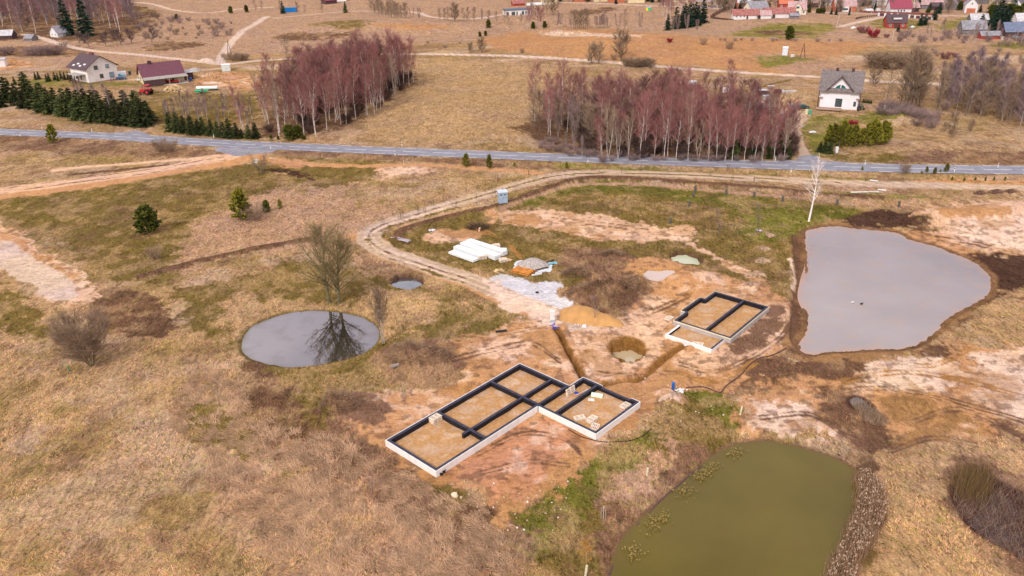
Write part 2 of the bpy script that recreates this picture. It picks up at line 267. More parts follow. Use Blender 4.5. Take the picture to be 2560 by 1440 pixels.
# (colour, grassiness, softness m, raggedness m, polygon)
Z = [
 ('farpink',1,6,4,[(-400,-60),(2900,-60),(2900,100),(2200,112),(1200,100),(600,140),(-400,120)]),
 ('straw',1,4,4,[(1050,150),(1400,170),(1350,230),(1300,330),(900,345),(1000,200)]),
 ('pink',1,3,4,[(560,640),(980,600),(900,560),(1000,520),(640,470),(560,520),(470,560),(440,650),(470,680)]),
 ('olive',1,1.6,2,[(0,500),(150,470),(300,450),(620,412),(700,425),(690,470),(600,500),(560,530),(470,560),(440,640),(430,700),(330,710),(230,690),(180,640),(60,570),(0,545)]),
 ('olive',1,2.5,3,[(700,395),(1000,405),(950,440),(760,470),(690,440)]),
 ('olive',.9,2,3,[(420,740),(600,690),(760,650),(930,690),(1330,800),(1240,860),(1100,840),(1000,900),(960,960),(1120,1010),(1000,1010),(820,1040),(640,960),(600,900),(520,850)]),
 ('straw',1,2.5,3,[(560,760),(700,740),(880,770),(930,720),(1100,760),(960,840),(640,860),(600,880)]),
 ('brown',1,1.0,1.6,[(255,715),(350,725),(400,770),(440,800),(425,850),(370,850),(280,835),(215,800),(230,750)]),
 ('weeds',1,2.5,3,[(740,940),(900,960),(980,1010),(930,1080),(1000,1130),(900,1180),(700,1150),(640,1090),(690,1000)]),
 ('olive',1,2.5,2.5,[(740,920),(900,930),(1000,960),(900,1000),(780,1100),(620,1010),(640,940)]),
 ('weeds',1,3,3,[(900,1150),(1060,1190),(1180,1260),(1260,1330),(1300,1440),(1250,1500),(1080,1500),(1100,1360),(960,1260)]),
 ('olive',1,1.5,2,[(1090,1195),(1180,1235),(1300,1265),(1480,1150),(1620,1080),(1690,1000),(1800,985),(1872,1040),(1855,1105),(1760,1165),(1640,1265),(1560,1350),(1525,1480),(1300,1480),(1200,1330),(1110,1250)]),
 ('green',1,1.4,2.2,[(1290,1275),(1400,1190),(1500,1170),(1480,1260),(1400,1350),(1340,1400),(1260,1380)]),
 ('green',1,1,1.5,[(1700,980),(1800,985),(1865,1040),(1850,1080),(1760,1020)]),
 ('weeds',1,1.4,2,[(1540,1180),(1650,1130),(1780,1100),(1740,1170),(1640,1250),(1560,1330),(1530,1430),(1500,1330)]),
 ('pink',.9,1.2,2,[(1530,1170),(1600,1130),(1690,1100),(1650,1180),(1600,1230),(1520,1260)]),
 ('brown',1,1.5,3,[(620,900),(700,930),(760,990),(820,1060),(760,1100),(690,1060),(620,980)]),
 ('brown',1,1.2,2.5,[(1180,1260),(1290,1300),(1330,1400),(1310,1480),(1250,1480),(1240,1380),(1160,1300)]),
 ('olive',1,2,3,[(480,1000),(560,1040),(640,1110),(600,1150),(500,1100)]),
 ('olive',1,2,3,[(-40,700),(60,760),(120,800),(240,830),(140,850),(0,820)]),
 ('green',1,1.6,2.5,[(1480,1150),(1560,1105),(1640,1085),(1620,1130),(1540,1180),(1480,1230)]),
 # yard
 ('olive',1,1.2,1.5,[(955,600),(1010,570),(1250,512),(1450,455),(1700,468),(2130,512),(2140,560),(2010,585),(1985,700),(1960,760),(1850,700),(1760,720),(1600,690),(1520,780),(1430,760),(1400,720),(1230,690),(1060,645)]),
 ('green',1,2,3,[(1290,500),(1450,455),(1700,468),(1900,490),(1880,530),(1700,500),(1450,480),(1330,510)]),
 ('green',1,1.5,2.5,[(1850,500),(2140,520),(2130,560),(2020,585),(1900,600),(1840,560)]),
 ('lawn',1,2,3,[(1880,540),(1990,530),(2000,570),(1900,590)]),
 ('dark',1,1.2,2,[(1435,745),(1450,710),(1500,692),(1590,700),(1612,735),(1560,775),(1470,775)]),
 ('weeds',1,1.2,1.5,[(1440,620),(1560,630),(1640,660),(1590,700),(1450,700),(1400,670)]),
 ('sand',.1,.8,1.4,[(1238,525),(1300,522),(1420,530),(1500,535),(1620,562),(1700,585),(1745,612),(1690,603),(1560,602),(1440,592),(1250,556)]),
 ('sand',.1,.7,1.2,[(1620,580),(1700,592),(1760,622),(1830,655),(1885,690),(1900,710),(1860,690),(1780,645),(1700,610)]),
 ('orange',.2,.7,1.5,[(1262,536),(1340,536),(1372,556),(1330,572),(1290,560)]),
 ('sand',.2,.7,1.2,[(1060,590),(1100,575),(1160,580),(1200,592),(1150,606),(1080,606)]),
 ('orange',.2,.6,1.2,[(1100,578),(1180,578),(1200,595),(1120,592)]),
 ('peach',.2,.6,1.2,[(1240,520),(1250,545),(1225,560),(1220,535)]),
 ('sand',.1,.5,.9,[(1675,570),(1720,566),(1735,585),(1690,592),(1665,585)]),
 ('weeds',.8,.5,1.0,[(1505,872),(1510,850),(1540,838),(1560,842),(1530,856),(1520,880)]),
 # building site
 ('peach',.15,1.2,1.8,[(1110,865),(1230,830),(1330,792),(1390,765),(1440,790),(1530,780),(1590,730),(1680,700),(1800,690),(1905,715),(1992,770),(1985,850),(1940,920),(1850,975),(1760,970),(1690,985),(1625,1020),(1590,1065),(1500,1108),(1430,1190),(1300,1290),(1180,1225),(1090,1195),(950,1105),(830,1080),(900,990),(1120,960)]),
 ('peach',.15,1.0,1.5,[(1570,650),(1640,645),(1720,665),(1800,690),(1790,730),(1640,740),(1560,720)]),
 ('weeds',.8,1.0,1.5,[(1000,870),(1090,850),(1140,880),(1160,930),(1090,975),(980,950),(930,900)]),
 ('weeds',.6,1.0,1.6,[(830,1000),(890,975),(960,1000),(1000,1040),(900,1080),(820,1050)]),
 ('sand',.05,1.0,1.6,[(1470,800),(1620,760),(1700,750),(1660,840),(1640,900),(1540,950),(1470,940),(1420,860)]),
 ('sand',.05,1.0,1.6,[(1280,830),(1370,800),(1390,850),(1430,930),(1330,890),(1200,900),(1150,890)]),
 ('sand',.05,1.2,2,[(1690,880),(1800,850),(1930,760),(1990,790),(1975,850),(1900,900),(1800,930),(1700,930)]),
 ('red',.1,1.2,2,[(1180,1120),(1345,1035),(1490,1100),(1430,1180),(1300,1270),(1180,1220),(1120,1190)]),
 ('orange',.2,.9,1.5,[(1310,850),(1380,830),(1400,880),(1350,895)]),
 ('orange',.2,.8,1.5,[(1480,960),(1600,955),(1700,920),(1720,950),(1640,985),(1560,1000)]),
 ('orange',.4,1.6,3.0,[(1360,1170),(1440,1120),(1470,1130),(1400,1210),(1290,1290),(1270,1260)]),
 ('weeds',.5,.8,1.5,[(1840,860),(1900,800),(1960,770),(1940,830),(1880,880),(1830,890)]),
 ('gravel',.1,.6,1.0,[(1400,800),(1440,790),(1500,815),(1480,825),(1430,830)]),
 ('sand',.1,.5,1.2,[(1640,1000),(1660,985),(1700,990),(1720,1010),(1680,1020)]),
 ('weeds',1,1.4,2.5,[(1405,755),(1430,715),(1490,695),(1590,695),(1632,735),(1600,790),(1540,800),(1455,790)]),
 ('brown',1,1.2,2.5,[(1440,760),(1490,720),(1590,715),(1600,765),(1540,785),(1470,780)]),
 # right pond surroundings
 ('mud',.3,1.2,2,[(2000,590),(2030,560),(2110,555),(2300,590),(2480,640),(2500,720),(2440,790),(2340,850),(2250,900),(2050,920),(1960,900),(1960,860),(2000,800),(2005,700)]),
 ('dark',.9,1.0,2,[(2130,540),(2170,525),(2270,528),(2330,550),(2320,570),(2240,565),(2140,562)]),
 ('brown',.9,1.4,2,[(2280,570),(2330,560),(2420,620),(2360,610)]),
 ('sand',.05,1.0,1.8,[(2280,535),(2360,515),(2450,503),(2560,503),(2700,520),(2700,660),(2560,650),(2480,630),(2400,615),(2330,590),(2340,560),(2290,550)]),
 ('pale',.0,1.2,2,[(2370,560),(2480,545),(2700,540),(2700,630),(2560,625),(2420,600)]),
 ('orange',.2,.4,.8,[(2335,543),(2345,534),(2430,536),(2510,533),(2515,545),(2430,546),(2350,550)]),
 ('peach',.1,1.0,1.5,[(2150,575),(2260,575),(2340,592),(2440,622),(2380,632),(2280,610),(2160,582)]),
 ('dark',.8,1.2,2,[(2420,640),(2560,640),(2700,650),(2700,700),(2560,720),(2490,745),(2440,775),(2400,790),(2470,735),(2475,690)]),
 ('brown',.8,1.4,2,[(2440,775),(2560,730),(2700,720),(2700,790),(2440,800),(2330,850),(2240,875),(2380,800)]),
 ('straw',.9,1.4,2,[(2420,800),(2560,740),(2800,740),(2800,900),(2560,880),(2470,850)]),
 ('brown',.8,1.2,2,[(1850,960),(1900,900),(1960,880),(2010,920),(2000,960),(1900,990),(1860,1010)]),
 ('peach',.4,2,3,[(1870,1000),(1990,930),(2230,890),(2400,850),(2600,880),(2800,900),(2800,1120),(2560,1120),(2300,1110),(2200,1140),(2080,1090),(1990,1080),(1870,1075)]),
 ('brown',.7,1.6,3,[(1960,880),(2100,905),(2250,890),(2330,860),(2400,880),(2300,930),(2180,960),(2080,950),(1990,930)]),
 ('mud',.5,1.6,3,[(2230,1060),(2400,1040),(2450,1080),(2350,1130),(2230,1150)]),
 ('brown',.7,1.6,3,[(2500,1060),(2700,1080),(2700,1130),(2520,1110)]),
 ('pale',.1,1.4,2.5,[(2420,880),(2600,880),(2800,900),(2800,1080),(2560,1050),(2450,990),(2470,940)]),
 ('pale',.1,1.2,2.0,[(2200,900),(2330,890),(2400,950),(2300,990),(2160,960)]),
 ('pale',.1,1.2,2.0,[(1900,1010),(1980,1000),(2040,1050),(2100,1080),(1990,1085),(1890,1070)]),
 ('brown',.8,1.4,2,[(2030,960),(2110,960),(2180,1000),(2260,1080),(2240,1130),(2180,1165),(2120,1150),(2100,1080),(2040,1010)]),
 ('mud',.6,1.4,2,[(2180,1000),(2330,990),(2360,1050),(2260,1080)]),
 ('straw',1,2,3,[(2150,1200),(2250,1120),(2560,1100),(2900,1100),(2900,1600),(2060,1600),(2150,1330)]),
 ('weeds',1,1,1.5,[(2370,1160),(2450,1130),(2560,1190),(2700,1200),(2700,1500),(2500,1420),(2390,1300),(2350,1220)]),
 ('olive',.9,.5,.8,[(2190,1190),(2215,1250),(2205,1330),(2150,1420),(2120,1440),(2160,1340),(2180,1250)]),
 # west
 ('sand',.1,.8,1.5,[(-60,560),(0,550),(60,588),(150,650),(230,705),(245,740),(190,765),(130,758),(60,700),(-60,660)]),
 ('peach',.2,.7,1.8,[(-60,560),(0,562),(70,605),(170,680),(150,690),(60,630),(-60,590)]),
 ('gravel',.02,.5,.8,[(-60,600),(0,598),(70,635),(140,678),(185,712),(192,745),(130,750),(50,700),(-60,650)]),
 ('dark',1,.8,1,[(640,425),(720,425),(790,445),(780,455),(730,440)]),
 ('peach',.3,1.2,2,[(660,395),(740,400),(780,415),(700,415)]),
 ('sand',.2,1.0,2,[(940,425),(1000,412),(1060,418),(1090,430),(1000,440),(960,450)]),
 ('weeds',1,1.2,1.4,[(0,372),(540,400),(520,390),(560,380),(500,370),(0,340)]),
 ('weeds',1,1.0,1.2,[(640,380),(1000,402),(1400,425),(1400,412),(1000,390),(640,372)]),
 ('lawn',.9,1.0,1.4,[(1400,418),(1700,432),(2000,440),(2250,462),(2250,450),(1990,436),(1700,425),(1420,411)]),
 ('lawn',.9,.8,1.2,[(2040,478),(2250,485),(2330,495),(2300,500),(2050,492)]),
 ('peach',.5,1.0,1.4,[(2280,452),(2400,446),(2560,450),(2700,452),(2700,470),(2500,465),(2300,462)]),
 ('weeds',1,1.5,2,[(2200,400),(2330,375),(2560,380),(2700,390),(2700,420),(2400,410)]),
 ('lawn',.9,1.4,2,[(1998,330),(2010,300),(2060,285),(2130,290),(2240,265),(2280,290),(2220,310),(2110,310),(2080,380),(2030,388),(2010,360)]),
 ('olive',1,1.4,2,[(2060,380),(2120,380),(2250,385),(2200,405),(2110,405),(2070,395)]),
 ('track',.1,1.0,1.4,[(1950,280),(2010,278),(2022,290),(2000,318),(1992,335),(1980,320)]),
 ('brown',1,2,2,[(1310,340),(1500,385),(1990,400),(1960,300),(1850,260),(1500,250),(1330,280)]),
 ('brown',1,2.5,3,[(650,345),(840,325),(960,240),(1040,200),(1000,180),(800,180),(700,240),(655,300)]),
 # far
 ('field',.55,2,3,[(1200,100),(1260,85),(1350,76),(1450,72),(1550,75),(1650,84),(1750,92),(1850,96),(2000,100),(2120,104),(2210,109),(2185,117),(2100,140),(2060,165),(1970,186),(1850,178),(1700,163),(1450,147),(1330,133),(1240,122)]),
 ('pale',.5,4,3,[(1340,84),(1450,78),(1600,88),(1500,92)]),
 ('pink',.8,2,3,[(1900,135),(2010,140),(2100,160),(2060,185),(1990,183),(1920,165)]),
 ('lawn',.9,1.5,2,[(1900,145),(1960,140),(2040,147),(2000,158),(1930,168),(1900,165)]),
 ('lawn',.8,2,2,[(1815,88),(1880,72),(1920,62),(2000,58),(2085,62),(2060,86),(2040,96),(1960,95)]),
 ('brown',.8,1,1.5,[(1870,80),(1920,76),(2020,80),(2030,86),(1930,88)]),
 ('lawn',.8,2,2,[(2200,45),(2240,48),(2330,55),(2300,70),(2190,68)]),
 ('lawn',.8,2,2,[(2350,60),(2420,42),(2430,55),(2350,80)]),
 ('lawn',.8,2,2,[(2480,110),(2560,104),(2700,106),(2700,125),(2500,120)]),
 ('lawn',.9,3,2,[(305,8),(350,16),(400,30),(360,34),(320,30)]),
 ('brown',.8,3,3,[(690,88),(820,80),(900,88),(800,98),(700,102)]),
 ('olive',.9,5,4,[(780,60),(860,50),(920,60),(850,70)]),
 ('brown',.8,3,3,[(380,110),(470,104),(510,112),(440,125),(370,125)]),
 ('field',.6,3,3,[(940,58),(1080,60),(1130,70),(1000,75)]),
 ('brown',.7,3,3,[(1440,30),(1520,18),(1540,25),(1470,38)]),
 ('lawn',.9,2,2,[(60,202),(170,195),(180,205),(330,205),(340,215),(150,215),(60,210)]),
 ('peach',.4,1.4,2,[(500,185),(600,180),(680,205),(640,222),(560,222),(490,212)]),
 ('peach',.3,1.4,2,[(-60,150),(60,150),(85,165),(40,172),(-60,175)]),
 ('olive',1,2.5,2,[(360,225),(560,240),(640,230),(640,300),(420,320),(370,290)]),
 ('weeds',1,3,2,[(0,120),(200,115),(210,140),(0,140)]),
 ('brown',1,3,3,[(-200,0),(330,10),(340,90),(100,100),(-200,90)]),
]
# ribbons: name of the object, colour, half width, softness, ragged, polyline
RB = [
 (None,'peach',.3,4.6,1.2,2.2,[(-60,500),(0,485),(200,462),(400,432),(560,405),(620,393)]),
 (None,'brown',.8,.9,.4,.6,[(180,435),(260,428),(340,420),(420,413)]),
 ('dirt_road','sand',.05,3.3,.5,.5,[(-80,498),(0,478),(200,452),(400,424),(545,398),(590,386)]),
 (None,'sand',.2,1.4,.6,.8,[(140,425),(230,414),(330,408),(450,400),(540,390)]),
 (None,'peach',.3,1.2,.6,.8,[(880,590),(925,605),(960,640),(1060,675),(1160,712),(1250,752),(1340,790)]),
 (None,'peach',.4,1.5,.8,1.2,[(700,405),(900,415),(1050,412),(1200,422),(1300,428),(1400,440)]),
 (None,'pink',.7,1.0,.5,.8,[(1250,530),(1340,490),(1450,462),(1600,462),(1750,474),(1900,486),(2050,500),(2180,508)]),
 (None,'brown',1,1.0,.6,.8,[(990,600),(1020,575),(1130,545),(1260,515),(1360,478),(1460,450),(1600,452),(1750,464),(1900,472),(2060,490),(2200,498)]),
 (None,'brown',1,.9,.5,.8,[(345,697),(420,677),(500,657),(600,634),(700,614),(780,600)]),
 ('gravel_track','track',.1,2.5,.35,.5,[(2640,474),(2500,468),(2350,462),(2200,459),(2050,452),(1900,446),(1750,440),(1600,434),(1480,432),(1400,438),(1320,455),(1240,480),(1140,507),(1040,535),(970,556),(928,578),(925,602),(960,628),(1040,656),(1140,690),(1230,722),(1310,752),(1380,782)]),
 (None,'olive',.9,.35,.25,.4,[(2100,455),(1900,446),(1750,440),(1600,434),(1480,432),(1400,438),(1320,455),(1240,480),(1140,507)]),
 (None,'gravel',.1,.55,.5,1.3,[(1140, 502), (1040, 530), (970, 551), (928, 573), (925, 597), (960, 623), (1040, 651), (1140, 685), (1230, 717), (1310, 747)]),
 (None,'pale',.05,.3,.4,.8,[(1140, 513), (1040, 541), (970, 562), (928, 584), (925, 608), (960, 634), (1040, 662), (1140, 696), (1230, 728), (1310, 758)]),
 (None,'brown',.3,.22,.5,.9,[(1140, 507), (1040, 535), (970, 556), (928, 578), (925, 602), (960, 628), (1040, 656), (1140, 690), (1230, 722), (1310, 752)]),
 (None,'olive',.6,.3,.5,1.6,[(1140, 519), (1040, 547), (970, 568), (928, 590), (925, 614), (960, 640), (1040, 668), (1140, 702), (1230, 734), (1310, 764)]),
 ('gravel_road','gravel',.05,2.3,.3,.3,[(60,86),(110,97),(160,113),(240,128),(350,137),(480,151),(560,160),(640,152),(740,146),(900,138),(1040,135),(1250,139),(1450,150),(1650,166),(1850,181),(2040,192),(2200,204),(2400,211),(2640,214)]),
 ('gravel_road','gravel',.1,2.4,.3,.3,[(548,160),(560,132),(578,105),(610,75),(645,55),(668,41)]),
 ('gravel_road','gravel',.05,2.2,.3,.3,[(1400,6),(1480,8),(1600,13),(1800,21),(1900,26),(2050,31),(2200,35),(2300,39),(2470,40)]),
 (None,'gravel',.1,2.0,.5,.5,[(1000,28),(1050,33),(1090,44),(1150,47),(1210,44),(1262,36)]),
 (None,'gravel',.1,2.0,.8,.8,[(290,2),(380,10),(440,26),(520,32),(600,22),(680,18)]),
 (None,'track',.2,2.0,.8,.8,[(690,45),(760,38),(880,28),(960,30)]),
 (None,'gravel',.1,2.0,.5,.5,[(2100,67),(2160,52),(2210,42),(2240,38)]),
 (None,'track',.2,1.6,.5,.6,[(355,185),(420,182),(500,176),(560,170)]),
 (None,'track',.2,1.6,.5,.6,[(280,200),(330,198),(370,200)]),
 (None,'olive',.9,1.0,.5,.4,[(1880,225),(1930,210),(1975,200)]),
 (None,'track',.3,1.3,.5,.6,[(2014,392),(1998,350),(1988,325)]),
 (None,'brown',.5,.9,.4,.6,[(1990,590),(1998,640),(2000,700),(1992,745),(1990,800),(1992,850)]),
 (None,'rust',.25,.14,.35,.5,[(1585.0, 700), (1640.0, 745), (1700.0, 742), (1735.0, 715)]),
 (None,'rust',.25,.14,.35,.5,[(1587.7, 709), (1642.7, 754), (1702.7, 751), (1737.7, 724)]),
 (None,'brown',.25,.14,.35,.5,[(1560.0, 790), (1640.0, 770), (1720.0, 735)]),
 (None,'brown',.25,.14,.35,.5,[(1562.7, 799), (1642.7, 779), (1722.7, 744)]),
 (None,'brown',.25,.14,.35,.5,[(1700.0, 905), (1780.0, 925), (1880.0, 890), (1960.0, 830), (1985.0, 780)]),
 (None,'brown',.25,.14,.35,.5,[(1702.7, 914), (1782.7, 934), (1882.7, 899), (1962.7, 839), (1987.7, 789)]),
 (None,'rust',.25,.14,.35,.5,[(1690.0, 930), (1780.0, 950), (1890.0, 905)]),
 (None,'rust',.25,.14,.35,.5,[(1692.7, 939), (1782.7, 959), (1892.7, 914)]),
 (None,'brown',.25,.14,.35,.5,[(1470.0, 925), (1560.0, 935), (1640.0, 915)]),
 (None,'brown',.25,.14,.35,.5,[(1472.7, 934), (1562.7, 944), (1642.7, 924)]),
 (None,'brown',.25,.14,.35,.5,[(1130.0, 900), (1230.0, 870), (1330.0, 860), (1400.0, 900)]),
 (None,'brown',.25,.14,.35,.5,[(1132.7, 909), (1232.7, 879), (1332.7, 869), (1402.7, 909)]),
 (None,'rust',.25,.14,.35,.5,[(1250.0, 830), (1340.0, 815), (1390.0, 800)]),
 (None,'rust',.25,.14,.35,.5,[(1252.7, 839), (1342.7, 824), (1392.7, 809)]),
 (None,'brown',.25,.14,.35,.5,[(1190.0, 1130), (1300.0, 1080), (1400.0, 1090), (1450.0, 1130)]),
 (None,'brown',.25,.14,.35,.5,[(1192.7, 1139), (1302.7, 1089), (1402.7, 1099), (1452.7, 1139)]),
 (None,'brown',.25,.14,.35,.5,[(1200.0, 1180), (1320.0, 1150), (1420.0, 1160)]),
 (None,'brown',.25,.14,.35,.5,[(1202.7, 1189), (1322.7, 1159), (1422.7, 1169)]),
 (None,'rust',.25,.14,.35,.5,[(2060.0, 960), (2200.0, 930), (2350.0, 935), (2560.0, 990)]),
 (None,'rust',.25,.14,.35,.5,[(2062.7, 969), (2202.7, 939), (2352.7, 944), (2562.7, 999)]),
 (None,'brown',.25,.14,.35,.5,[(2040.0, 985), (2180.0, 965), (2330.0, 985), (2560.0, 1050)]),
 (None,'brown',.25,.14,.35,.5,[(2042.7, 994), (2182.7, 974), (2332.7, 994), (2562.7, 1059)]),
 (None,'brown',.25,.14,.35,.5,[(1900.0, 1040), (2020.0, 1030), (2110.0, 1080), (2200.0, 1110)]),
 (None,'brown',.25,.14,.35,.5,[(1902.7, 1049), (2022.7, 1039), (2112.7, 1089), (2202.7, 1119)]),
 (None,'rust',.25,.14,.35,.5,[(2230.0, 900), (2330.0, 910), (2420.0, 870), (2470.0, 850)]),
 (None,'rust',.25,.14,.35,.5,[(2232.7, 909), (2332.7, 919), (2422.7, 879), (2472.7, 859)]),
 (None,'brown',.25,.14,.35,.5,[(2280.0, 1050), (2400.0, 1020), (2560.0, 1090)]),
 (None,'brown',.25,.14,.35,.5,[(2282.7, 1059), (2402.7, 1029), (2562.7, 1099)]),
 (None,'brown',.25,.14,.35,.5,[(2230.0, 1120), (2330.0, 1090), (2440.0, 1110)]),
 (None,'brown',.25,.14,.35,.5,[(2232.7, 1129), (2332.7, 1099), (2442.7, 1119)]),
 (None,'rust',.25,.14,.35,.5,[(1260.0, 545), (1330.0, 560), (1420.0, 580), (1500.0, 590)]),
 (None,'rust',.25,.14,.35,.5,[(1262.7, 554), (1332.7, 569), (1422.7, 589), (1502.7, 599)]),
 (None,'brown',.25,.14,.35,.5,[(1380.0, 545), (1500.0, 555), (1620.0, 575)]),
 (None,'brown',.25,.14,.35,.5,[(1382.7, 554), (1502.7, 564), (1622.7, 584)]),
 (None,'brown',.25,.14,.35,.5,[(2340.0, 590), (2430.0, 600), (2560.0, 640)]),
 (None,'brown',.25,.14,.35,.5,[(2342.7, 599), (2432.7, 609), (2562.7, 649)]),
 (None,'rust',.25,.14,.35,.5,[(1180.0, 560), (1260.0, 600), (1300.0, 640)]),
 (None,'rust',.25,.14,.35,.5,[(1182.7, 569), (1262.7, 609), (1302.7, 649)]),
 (None,'brown',.25,.14,.35,.5,[(20.0, 470), (200.0, 445), (400.0, 420), (560.0, 392)]),
 (None,'brown',.25,.14,.35,.5,[(22.7, 479), (202.7, 454), (402.7, 429), (562.7, 401)]),
 (None,'pale',.3,.4,.4,.8,[(1975,650),(1988,690),(1982,720)]),
]
POST = [
 ('asph',0,.4,.4,[(280,336),(335,327),(368,332),(372,343),(400,352),(300,345)],'paved_entrance'),
 ('asph',0,.4,.5,[(540,372),(560,382),(590,390),(640,385),(690,377),(640,366)],'paved_entrance'),
 ('asph',0,.4,.4,[(1930,404),(1985,398),(2003,388),(2040,388),(2060,400),(2125,412),(2000,414)],'paved_entrance'),
 ('chalk',.0,.5,1.2,[(1228,696),(1260,692),(1330,708),(1375,703),(1412,716),(1384,735),(1425,755),(1440,770),(1390,768),(1330,748),(1270,722)],'chalk_gravel'),
 ('pale',.1,1.0,1.6,[(1200,700),(1300,740),(1380,770),(1400,800),(1370,812),(1320,790),(1230,745)],None),
]
TREN = ('rust', .3)
CLASSES = ['ground', 'dirt_road', 'gravel_track', 'gravel_road', 'paved_entrance', 'chalk_gravel']

def build_ground():
    # polar grid round the camera's foot: fine where the camera looks, coarse elsewhere
    az = np.concatenate([np.radians(np.linspace(-180, -62, 14)[:-1]), np.radians(np.linspace(-62, -46, 34)[:-1]), np.radians(np.linspace(-46, 46, 1150)),
                         np.radians(np.linspace(46, 62, 34)[1:]), np.radians(np.linspace(62, 180, 14)[1:-1])])
    phi = np.radians(np.concatenate([np.linspace(89, 56, 9)[:-1], np.linspace(56, 16, 520)[:-1], np.linspace(16, 4.2, 300)]))
    r = np.concatenate([CH/np.tan(phi), [900, 1050, 1300, 1700, 2400, 3500, 6000]])
    na, nr = len(az), len(r)
    X = (r[:, None]*np.sin(az)[None, :]).ravel(); Y = (r[:, None]*np.cos(az)[None, :]).ravel()
    rr = np.repeat(r, na); Hh = H(X, Y)
    # base sward: straw with drifts
    b1 = fbm(X, Y, 26, 3, 11); b2 = fbm(X, Y, 9, 3, 12); b3 = fbm(X, Y, 2.6, 3, 13); b4 = fbm(X, Y, 60, 2, 14)
    def c(n): return np.array(C[n])
    col = c('straw')[None]*np.ones((len(X), 1)); gr = np.ones(len(X))
    def mixin(t, cc, g=None):
        nonlocal col, gr
        col = col*(1-t[:, None])+cc[None]*t[:, None]
        if g is not None: gr = gr*(1-t)+g*t
    mixin(sm((b1-.42)*5)*.75, c('pink'))
    mixin(sm((b2+.5*b1-.84)*6)*.45, c('olive')*1.5)
    mixin(sm((b3+.4*b2-.83)*6)*.35, c('weeds'))
    shade_bands = fbm(X*.35+Y*.2, Y, 14, 3, 71); far = sm((rr-250)/150)  # far rolling relief: its shading put into the colour as olive and brown streaks
    mixin(far*sm((shade_bands-.5)*7)*.4, c('olive')*1.3); mixin(far*sm((fbm(X*.3, Y, 20, 3, 72)-.52)*8)*.4, c('brown')*1.5); mixin(far*sm((fbm(X*.3, Y, 11, 3, 73)-.55)*8)*.5, c('pale')*.8)
    b5 = fbm(X, Y, 5.5, 4, 74); b6 = fbm(X, Y, 14, 4, 75)
    mixin((1-far)*sm((b5*.6+b6*.4-.5)*9)*.5, c('olive')*1.25); mixin((1-far)*sm((fbm(X, Y, 3.5, 4, 76)-.57)*10)*.5, c('brown')*1.3); mixin((1-far)*sm((fbm(X, Y, 8, 4, 77)-.55)*8)*.45, np.array([.56, .38, .25]))
    cls = np.zeros(len(X), int)
    wig = fbm(X, Y, 2.2, 4, 21)-.5; wig2 = fbm(X, Y, 7, 3, 22)-.5; wig3 = fbm(X, Y, .7, 3, 23)-.5
    def zone(sd, cn, g, soft, rag):
        m = sd > -1e5
        t = np.zeros(len(X)); ext = 1+.004*rr[m]
        t[m] = sm((sd[m]+rag*ext*(1.9*wig[m]+1.3*wig2[m]+.8*wig3[m]))/(.6*soft*ext)+.5)
        return t
    for cn, g, soft, rag, pts in Z:
        poly = wpoly(pts, None, 3)
        sd = local(X, Y, poly, True, 8+rag*3)
        t = zone(sd, cn, g, soft, rag)
        vc = c(cn)[None]*(1+.28*(b3-.5)+.22*(b2-.5))[:, None]
        if g > .6 and cn in ('olive', 'weeds', 'green', 'lawn', 'brown'):
            br = sm((b3*.6+b2*.4-.47)*7)[:, None]*.5; vc = vc*(1-br)+c('straw')[None]*br
            br = sm((b1*.5+wig*.8-.33)*7)[:, None]*.4; vc = vc*(1-br)+c('brown')[None]*br
        elif cn in ('peach', 'sand', 'red', 'pale'):
            br = sm((wig2*1.2+wig*.9-.05)*4)[:, None]*.5; vc = vc*(1-br)+c('orange')[None]*br
            br = sm((b2*.5+b3*.5-.55)*9)[:, None]*.55; vc = vc*(1-br)+c('pale')[None]*br
            br = sm((fbm(X, Y, 1.1, 3, 31)-.56)*9)[:, None]*.6; vc = vc*(1-br)+c('brown')[None]*br; br = sm((fbm(X, Y, 4.5, 4, 33)-.58)*9)[:, None]*.5; vc = vc*(1-br)+c('rust')[None]*br
        t = t*.96
        col = col*(1-t[:, None])+vc*t[:, None]; gr = gr*(1-t)+g*t
    for nm, cn, g, wd, soft, rag, pts in RB:
        poly = wpoly(pts, None, 4, False)
        sd = local(X, Y, poly, False, 4, wd)
        t = zone(sd, cn, g, soft, rag*.5)
        vc = c(cn)[None]*(1+.2*(b3-.5)+.15*wig)[:, None]
        if cn in ('sand', 'track', 'gravel') and nm:       # wheel ruts
            d = np.abs(wd-np.clip(sd, -2, wd)); rut = np.exp(-((d-.85)/.3)**2)*.16-np.exp(-(d/.35)**2)*.16-np.exp(-((d-1.6)/.4)**2)*.1
            vc = vc*(1+rut)[:, None]
        col = col*(1-t[:, None])+vc*t[:, None]; gr = gr*(1-t)+g*t
        if nm: cls[t > .5] = CLASSES.index(nm)
    for cn, g, soft, rag, pts, nm in POST:
        sd = local(X, Y, wpoly(pts, None, 3), True, 8)
        t = zone(sd, cn, g, soft, rag)
        vc = c(cn)[None]*(1+.16*(b3-.5))[:, None]; col = col*(1-t[:, None])+vc*t[:, None]; gr = gr*(1-t)+g*t
        if nm: cls[t > .5] = CLASSES.index(nm)
    for i, poly in enumerate(TRENCH):
        sd = local(X, Y, poly, False, 3, .8); t = sm(sd/.5+.1+2.2*wig)*(sd > -1e5); vc = c('rust')*.75
        col = col*(1-t[:, None])+vc*t[:, None]; gr = gr*(1-t)+.3*t
        cls[t > .6] = 0
